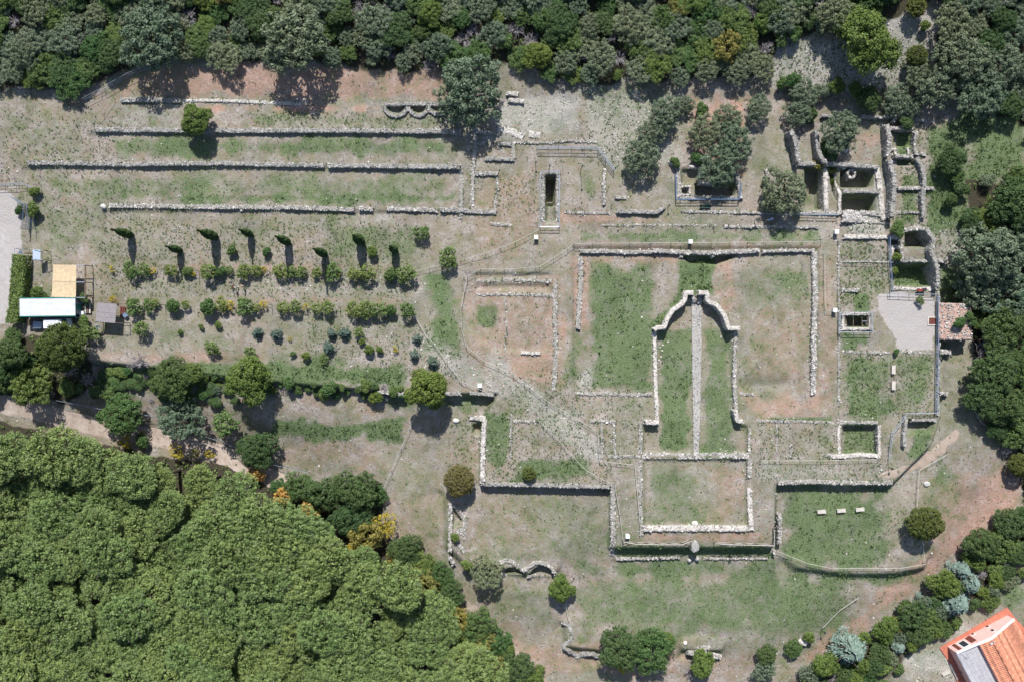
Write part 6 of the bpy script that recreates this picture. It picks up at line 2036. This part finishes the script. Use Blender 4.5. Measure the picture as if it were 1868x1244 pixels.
    (1676, 101, 21, 'round', 'dark round bush alone on the pale slope'), (1672, 12, 18, 'round', 'round bush on the pale slope at the top edge'), (1835, 35, 24, 'oak', 'dark bush in the top right corner'), (1595, 72, 56, 'lime', 'broad green pine-like tree left of the pale slope'), (1560, 40, 42, 'mastic', 'green crown behind the broad pine-like tree'), (1530, 25, 34, 'olive', 'greyish crown left of the broad pine-like tree'), (1690, 45, 10, 'lime', 'tiny bright bush high on the pale slope'),
    (1860, 370, 46, 'oak', 'dark tree on the right edge beside the stony path'), (1782, 403, 20, 'oak', 'dark bush at the left of the right edge wood'), (1765, 395, 14, 'oak', 'narrow dark bush on the stony slope'), (1755, 345, 15, 'oak', 'dark narrow shrub above the stony slope'), (1735, 365, 14, 'oak', 'slim dark shrub beside the curving wall'), (1815, 460, 54, 'olive', 'big grey-green tree in the right edge wood'), (1795, 520, 42, 'olive', 'bluish tree above the ruined cistern'), (1850, 540, 48, 'olive', 'grey tree against the right edge beside the cistern'), (1835, 600, 44, 'oak', 'dark tree right of the ruined cistern'), (1855, 430, 36, 'olive', 'grey crown on the right edge above the big grey-green tree'), (1795, 580, 22, 'mastic', 'shrub between cistern and edge wood'), (1760, 540, 20, 'mastic', 'shrub growing over the cistern corner'), (1800, 640, 24, 'dead', 'bare bushes below the cistern'), (1838, 650, 28, 'oak', 'dark tree below the cistern on the right'),
    (1747, 590, 12, 'mastic', 'largest shrub on the cistern roof'), (1768, 578, 9, 'mastic', 'smaller shrub on the cistern roof'), (1774, 590, 7, 'mastic', 'smallest shrub at the cistern roof edge'),
    (1825, 680, 44, 'oak', 'upper crown of the big blue-green tree at right'), (1800, 725, 36, 'oak', 'left crown of the big blue-green tree at right'), (1840, 735, 38, 'oak', 'lower crown of the big blue-green tree at right'), (1860, 790, 34, 'mastic', 'yellowish green tree on the right edge'), (1835, 820, 14, 'dead', 'bare grey shrubs along the right edge path'), (1850, 870, 16, 'dead', 'bare grey shrubs lower along the right edge path'), (1866, 850, 24, 'round', 'dark shrub on the right edge above the path bend'), (1820, 785, 18, 'oak', 'dark bush below the big blue-green tree'),
    (1680, 548, 8, 'vine', 'thin young tree standing in the gravel court'), (1636, 642, 6, 'mastic', 'weedy clump at the court corner'),
    # bottom right belt
    (1850, 960, 32, 'oak', 'dark tree at the upper end of the lower right belt'), (1800, 998, 34, 'oak', 'dark tree in the lower right belt beside the path'), (1835, 1000, 34, 'mastic', 'bluish green tree in the lower right belt'), (1828, 1022, 18, 'dead', 'bare grey bush in the lower right belt'), (1785, 1028, 20, 'lime', 'light shrub in the lower right belt'),
    (1757, 1042, 28, 'cedar', 'uppermost blue-grey cedar of the lower belt'), (1775, 1066, 30, 'cedar', 'second blue-grey cedar of the lower belt'), (1750, 1102, 38, 'cedar', 'broad blue-grey cedar nearest the house'), (1556, 1188, 46, 'cedar', 'largest blue-grey cedar at the bottom edge'), (1642, 1182, 20, 'cedar', 'narrow blue-grey cedar between dark bushes'), (1680, 1090, 12, 'cedar', 'small blue-grey cedar by the path'),
    (1727, 1068, 29, 'lime', 'bright green domed bush beside the path'), (1822, 1060, 18, 'lime', 'yellow-green bush above the ball-shaped one'), (1797, 1080, 13, 'lime', 'yellow-green ball bush above the house'), (1810, 1097, 20, 'mastic', 'green bush below the ball bush'), (1840, 1045, 18, 'oak', 'dark bush on the right edge above the lawn'),
    (1672, 1125, 32, 'oak', 'dark tree in the middle of the lower belt'), (1700, 1130, 28, 'mastic', 'green tree in the middle of the lower belt'), (1680, 1160, 26, 'oak', 'dark tree above the white yard'), (1620, 1152, 28, 'lime', 'bright crown in the lower belt'), (1646, 1138, 18, 'ochre', 'yellowish crown in the lower belt'), (1606, 1196, 22, 'oak', 'dark bush beside the largest cedar'), (1614, 1222, 16, 'mastic', 'bush at the edge of the white yard'), (1643, 1222, 10, 'mastic', 'small bush on the white yard'), (1510, 1216, 30, 'lime', 'bright tree on the bottom edge left of the largest cedar'), (1480, 1232, 22, 'olive', 'greyish tree on the bottom edge, lower belt'), (1545, 1235, 20, 'oak', 'dark bush on the bottom edge under the cedar'), (1725, 1150, 18, 'mastic', 'shrub beside the house terrace wall'), (1745, 1135, 14, 'mastic', 'last shrub before the house'), (1590, 1240, 18, 'mastic', 'bush on the bottom edge beside the white yard'), (1705, 1100, 16, 'oak', 'dark bush between bright dome and cedar'), (1860, 1010, 24, 'oak', 'dark crown on the right edge of the lower belt'),
]
for t in HAND:
    plant(*t)
row1 = [(237, 493, 14), (262, 492, 11), (310, 493, 12), (340, 495, 9), (377, 495, 16), (398, 496, 11), (417, 492, 8), (443, 495, 13), (465, 494, 11), (510, 495, 13), (530, 496, 11), (549, 497, 10), (577, 498, 9), (606, 497, 15), (643, 499, 12), (667, 498, 16), (713, 500, 13), (740, 500, 16)]
row2 = [(242, 560, 14), (270, 558, 12), (284, 553, 8), (316, 557, 13), (337, 557, 9), (378, 558, 15), (402, 556, 13), (445, 560, 15), (466, 561, 10), (515, 560, 12), (536, 560, 14), (577, 562, 11), (598, 560, 14), (645, 565, 14), (665, 565, 15), (688, 566, 14), (714, 566, 11), (743, 567, 16)]
ORD = ['first', 'second', 'third', 'fourth', 'fifth', 'sixth', 'seventh', 'eighth', 'ninth', 'tenth', 'eleventh', 'twelfth', 'thirteenth', 'fourteenth', 'fifteenth', 'sixteenth', 'seventeenth', 'eighteenth', 'nineteenth', 'twentieth']
for nm, row in (('upper', row1), ('lower', row2)):
    for k, (x, y, r_) in enumerate(row):
        plant(x, y, r_ * 1.08, 'mastic' if k in (3, 5, 16) else 'vine', f'{ORD[k]} green bush of the {nm} orchard row, counting from the hut', GROUPS['vine'])
for x, y, r_, t in ((276, 494, 8, 'second bush of the upper orchard row'), (350, 499, 7, 'fourth bush of the upper orchard row'), (481, 493, 8, 'ninth bush of the upper orchard row'), (616, 503, 6, 'fourteenth bush of the upper orchard row'),
                    (420, 558, 10, 'seventh bush of the lower orchard row'), (481, 556, 9, 'ninth bush of the lower orchard row'), (557, 560, 9, 'eleventh bush of the lower orchard row')):
    plant(x, y, r_, 'yellow', 'yellow sprays right beside the ' + t, 'yellow bushes in the orchard rows')
# stakes of the orchard rows
for k, (x, y) in enumerate([(292, 492), (358, 494), (488, 495), (226, 493), (556, 499), (296, 556), (492, 556), (559, 563), (699, 562), (618, 560)]):
    g = G(x, y, 1.2)
    tag(link('orchard_stake', post_mesh(.05, 1.9, 'wood'), None, tuple(g)), ('second', 'third', 'fourth', 'first', 'last', 'first', 'second', 'third', 'last', 'fourth')[k] + ' thin wooden stake of the ' + ('upper' if y < 520 else 'lower') + ' orchard row from the hut', 'stake', 'stakes of the orchard rows')

# hedge by the car park: one clipped body of leaves with stems
g = G(37, 530, 1.2)
hp = [G(x, y, 1.2) for x, y in ((40, 468), (38, 500), (36, 530), (33, 560), (27, 588))]
hp = resample([(p.x, p.y, w) for p, w in zip(hp, (1.1, 1.15, 1.2, 1.0, 1.1))], .25)
n = 7500
i = RNG.integers(0, len(hp), n)
a = RNG.uniform(-1, 1, n)
top = RNG.random(n) < .6
C = np.column_stack([hp[i, 0] + np.where(top, a, np.sign(a)) * hp[i, 2] * RNG.uniform(.85, 1.12, n), hp[i, 1] + RNG.uniform(-.2, .2, n), np.where(top, 2.0 + RNG.uniform(-.3, .22, n), RNG.uniform(.1, 2.0, n))])
C[:, 2] += fbm(C[:, 0] * 1.2, C[:, 1] * 1.2, 6) * .5 - .2
Nn = np.column_stack([np.where(top, 0, np.sign(a)), np.zeros(n), np.where(top, 1.0, .3)]) + RNG.normal(0, .4, (n, 3))
C -= np.array([g.x, g.y, 0])
root = tag(link('hedge', None, None, tuple(g)), 'clipped green hedge between car park and hut', 'hedge')
link('foliage', leaves_mesh('foliage', C, Nn, .13 * RNG.uniform(.6, 1.3, n), L['mastic']), root)
mb = MB()
for k in range(0, len(hp), 3):
    mb.bar((hp[k, 0] - g.x, hp[k, 1] - g.y, -.2), (hp[k, 0] - g.x + RNG.uniform(-.3, .3), hp[k, 1] - g.y, 1.9), .06, 5, r2=.02)
mb.build('stem', M['bark'], root)

# ---- dense woods: fill the outlines by dart throwing round the hand-placed plants
def inside(poly, x, y):
    return bool((sdist(np.array([float(x)]), np.array([float(y)]), poly) > 0)[0])


def fill(poly, spacing, rmin, rmax, kinds, tries, group, tall=(.85, 1.15), seed=1, avoid=.62, grow=0.0):
    rs = random.Random(seed)
    xs, ys = [p[0] for p in poly], [p[1] for p in poly]
    X = np.array([rs.uniform(min(xs), max(xs)) for _ in range(tries)])
    Y = np.array([rs.uniform(min(ys), max(ys)) for _ in range(tries)])
    okk = sdist(X, Y, poly) > 0
    mine = []
    for x, y, k in zip(X, Y, okk):
        if not k:
            continue
        if any((x - a) ** 2 + (y - b) ** 2 < spacing ** 2 for a, b in mine):
            continue
        if any((x - p[0]) ** 2 + (y - p[1]) ** 2 < (p[2] * avoid + rmin * .6) ** 2 for p in PLACED[:nhand]):
            continue
        mine.append((x, y))
        edge = float(sdist(np.array([x]), np.array([y]), poly)[0])
        kd = rs.choices([q[0] for q in kinds], [q[1] for q in kinds])[0]
        r_ = rs.uniform(rmin, rmax) * (.72 if kd == 'dead' else .8 if kd == 'yellow' else 1)
        if edge < 24 and rmin < 30:
            r_ *= rs.uniform(.55, 1.0)
        plant(x, y, r_, kd, None, group, rs.uniform(*tall))


nhand = len(PLACED)
maq = [(-130, -90), (1990, -90), (1990, 30), (1880, 20), (1800, 10), (1735, -10), (1700, -40), (1655, -30), (1600, 20), (1525, 52), (1440, 60), (1405, 85), (1398, 130), (1310, 131), (1220, 141), (1130, 139), (1020, 139), (965, 113), (915, 91), (895, 86), (800, 116),
       (740, 119), (650, 103), (560, 103), (480, 111), (400, 99), (335, 97), (322, 75), (240, 101), (200, 121), (150, 149), (110, 149), (60, 141), (0, 151), (-130, 156)]
fill(maq, 27, 17, 34, [('mastic', 30), ('oak', 16), ('olive', 34), ('dead', 13), ('lime', 6), ('ochre', 5)], 20000, 'trees and shrubs of the upper thicket', (.55, .95), 3, .55)
pines = [(-120, 815), (10, 822), (60, 826), (130, 828), (190, 852), (300, 872), (420, 890), (455, 925), (500, 945), (590, 990), (640, 1030), (735, 1060), (775, 1110), (810, 1150), (850, 1195), (880, 1244), (900, 1340), (-120, 1340)]
fill(pines, 43, 33, 50, [('pine', 1)], 20000, GROUPS['pine'], (.88, 1.2), 5, .5)
fill([(1720, -60), (1990, -60), (1990, 330), (1900, 320), (1880, 220), (1850, 190), (1790, 160), (1750, 110), (1730, 30)], 40, 18, 30, [('olive', 6), ('oak', 2), ('dead', 1)], 3000, 'trees on the upper right slope', (.7, 1.0), 8, .7)
fill([(1800, 320), (1990, 300), (1990, 900), (1885, 900), (1858, 810), (1830, 760), (1800, 620), (1790, 480)], 34, 20, 36, [('oak', 3), ('mastic', 4), ('olive', 5), ('dead', 1)], 4000, 'trees of the right edge wood', (.9, 1.2), 9, .7)
fill([(-130, 600), (10, 610), (60, 660), (50, 720), (-130, 720)], 36, 22, 32, [('oak', 3), ('mastic', 3)], 1500, 'trees at the left edge below the car park', (.9, 1.2), 10, .7)
fill([(1470, 1290), (1470, 1232), (1530, 1196), (1590, 1155), (1650, 1110), (1700, 1066), (1760, 1016), (1830, 958), (1990, 890), (1990, 1100), (1862, 1050), (1815, 1095), (1745, 1130), (1690, 1180), (1640, 1200), (1590, 1290)], 21, 14, 24, [('oak', 3), ('mastic', 5), ('lime', 2), ('olive', 2), ('dead', 2)], 5000, 'shrubs of the lower right belt', (.9, 1.2), 12, .5)
fill([(640, 980), (700, 1000), (770, 1050), (830, 1110), (880, 1180), (930, 1244), (930, 1330), (890, 1330), (850, 1210), (790, 1130), (720, 1060)], 26, 14, 22, [('oak', 3), ('mastic', 3), ('ochre', 2)], 2500, 'shrubs along the footpath edge of the wood', (.9, 1.3), 13, .6)
fill([(-60, 690), (200, 702), (215, 728), (-60, 722)], 22, 12, 20, [('mastic', 4), ('oak', 3), ('dead', 1)], 2500, 'shrubs above the dirt track', (.6, .9), 15, .6)
fill([(240, 700), (480, 712), (470, 735), (390, 742), (250, 728)], 22, 10, 18, [('mastic', 4), ('oak', 3), ('olive', 1), ('dead', 1)], 2500, 'shrubs above the dirt track', (.6, .9), 16, .6)
fill([(180, 668), (480, 696), (735, 704), (735, 722), (480, 716), (180, 706)], 12, 8, 17, [('mastic', 4), ('oak', 2), ('dead', 1)], 2500, 'low shrubs on the slope under the orchard', (.5, .8), 14, .7)

# ---- labels for the woods: ordinal from the nearest landmark, by direction
LAND = [('the photo\'s top left corner', 0, 0), ('the large silvery olive', 265, 62), ('the massive silver-grey olive', 527, 62), ('the biggest olive', 855, 158), ('the crumbled white stone line', 430, 186),
        ('the short grey rubble wall', 262, 182), ('the scalloped niche wall', 760, 190), ('the fallen white blocks', 940, 178), ('the fenced square', 1040, 270), ('the red earth olives', 1310, 240), ('the leaning ruin wall', 1448, 255),
        ('the broad pine-like tree', 1595, 72), ('the round bush on the pale slope', 1676, 101), ('the photo\'s top right corner', 1868, 0), ('the top edge midpoint', 934, 0), ('the fuzzy bush on the green slope', 1735, 290), ('the ruined cistern', 1745, 588),
        ('the blue-green tree at right', 1820, 700), ('the photo\'s right edge midpoint', 1868, 622), ('the ball-shaped tree', 1694, 957), ('the tiled house', 1800, 1180), ('the largest blue cedar', 1556, 1188), ('the photo\'s bottom right corner', 1868, 1244),
        ('the dark domed tree', 1134, 1185), ('the grey-topped tree', 888, 1046), ('the golden crown', 700, 960), ('the pointed dark tree', 648, 900), ('the domed dark tree', 465, 822), ('the broad yellow verge shrub', 318, 824),
        ('the round tree over the track', 218, 756), ('the broad dark tree below the hut', 105, 635), ('the photo\'s bottom left corner', 0, 1244), ('the photo\'s left edge at mid-wood', 0, 1000), ('the bottom edge under the orange shrub', 566, 1244),
        ('the bottom edge below the track trees', 300, 1244), ('the yellowing tree at mid wood edge', 772, 1068), ('the orange and yellow shrub', 566, 934), ('the big shady tree', 775, 710), ('the middle of the pine wood', 400, 1050)]
DIR = ['right of', 'up and right from', 'above', 'up and left from', 'left of', 'down and left from', 'below', 'down and right from']
SIZE = lambda r_, k: ('small ' if r_ < 26 else 'large ' if r_ > (42 if k == 'pine' else 30) else '')
book = {}
for px, py, r_, kind, root, lab in PLACED:
    if lab:
        continue
    d, nm, lx, ly = min((math.hypot(px - x, py - y), n_, x, y) for n_, x, y in LAND)
    q = int(round(math.degrees(math.atan2(ly - py, px - lx)) / 45)) % 8
    look = SIZE(r_, kind) + KNAME[kind][2]
    book.setdefault((look, DIR[q], nm), []).append((d, root))
for (look, dr, nm), lst in book.items():
    lst.sort(key=lambda t: t[0])
    for k, (d, root) in enumerate(lst):
        if len(lst) == 1:
            root['label'] = f'{look} {dr} {nm}'
        else:
            root['label'] = f'{ORD[k] if k else "nearest"} {look} {dr} {nm}'

# ------------------------------------------------------------------ stuff: weeds, undergrowth, scattered stones
def scatter(n, fn, seed, xr=(-100, 100), yr=(-70, 70)):
    rg = np.random.default_rng(seed)
    x, y = rg.uniform(*xr, n), rg.uniform(*yr, n)
    k = rg.random(n) < fn(x, y)
    return x[k], y[k]


def tufts(name, x, y, r, per, size, mat, label, hmul=1.0):
    n = len(x)
    z = ground_z(x, y)
    rep = np.repeat(np.arange(n), per)
    rr = r * RNG.uniform(.4, 1.5, n)
    off = RNG.normal(0, .5, (n * per, 2)) * rr[rep][:, None]
    C = np.column_stack([x[rep] + off[:, 0], y[rep] + off[:, 1], z[rep] + RNG.uniform(.03, .26, n * per) * hmul * (rr[rep] / r)])
    Nn = np.column_stack([off * 1.5, np.full(n * per, .8)]) + RNG.normal(0, .4, (n * per, 3))
    return tag(link(name, leaves_mesh(name, C, Nn, size * RNG.uniform(.6, 1.4, n * per), mat)), label, None, None, 'stuff')


ww = np.concatenate(WALL_WEEDS)
tufts('wall_weeds', ww[:, 0], ww[:, 1], .22, 7, .09, L['weed'], 'weeds growing out of and beside the ruined walls', 2.6)
bare = lambda x, y: 1 - np.clip(chan_at('l', x, y) * 2 + chan_at('v', x, y) * 4, 0, 1)
x, y = scatter(190000, lambda x, y: bare(x, y) * np.clip(.035 + .85 * chan_at('w', x, y) * (fbm(x * .35, y * .35, 21) * 1.2), 0, 1), 5)
tufts('weeds', x, y, .2, 4, .085, L['weed'], 'dark tufts of weeds dotted over the dry ground')
x, y = scatter(90000, lambda x, y: bare(x, y) * np.clip(.55 * (chan_at('g', x, y) - .45) * (fbm(x * .5, y * .5, 22) * 1.6), 0, 1), 6)
tufts('grass', x, y, .28, 4, .085, L['weed'], 'low green grass clumps in the damper hollows')
x, y = scatter(60000, lambda x, y: bare(x, y) * np.clip(1.1 * (chan_at('g', x, y) - .85), 0, 1), 7)
tufts('bank_undergrowth', x, y, .4, 7, .11, L['oak'], 'thick dark greenery on the banks', 2.0)
x, y = scatter(60000, lambda x, y: np.clip(chan_at('l', x, y) - .45, 0, 1) * .8, 8, (-108, 108), (-75, 75))
tufts('undergrowth', x, y, .55, 5, .17, L['mastic'], 'tangled dark undergrowth between the trees', 2.5)
x, y = scatter(150000, lambda x, y: bare(x, y) * np.clip(.004 + .5 * np.clip(chan_at('p', x, y) - .2, 0, 1) ** 1.5 * fbm(x * .5, y * .5, 23) * 1.6, 0, 1), 9)
z = ground_z(x, y)
o = link('scattered_stones', stones_mesh('scattered_stones', np.column_stack([x, y, z + .02]), RNG.uniform(.05, .16, len(x)), M['rock'], .5))
tag(o, 'pale stones scattered over rubble slopes and paths', None, None, 'stuff')
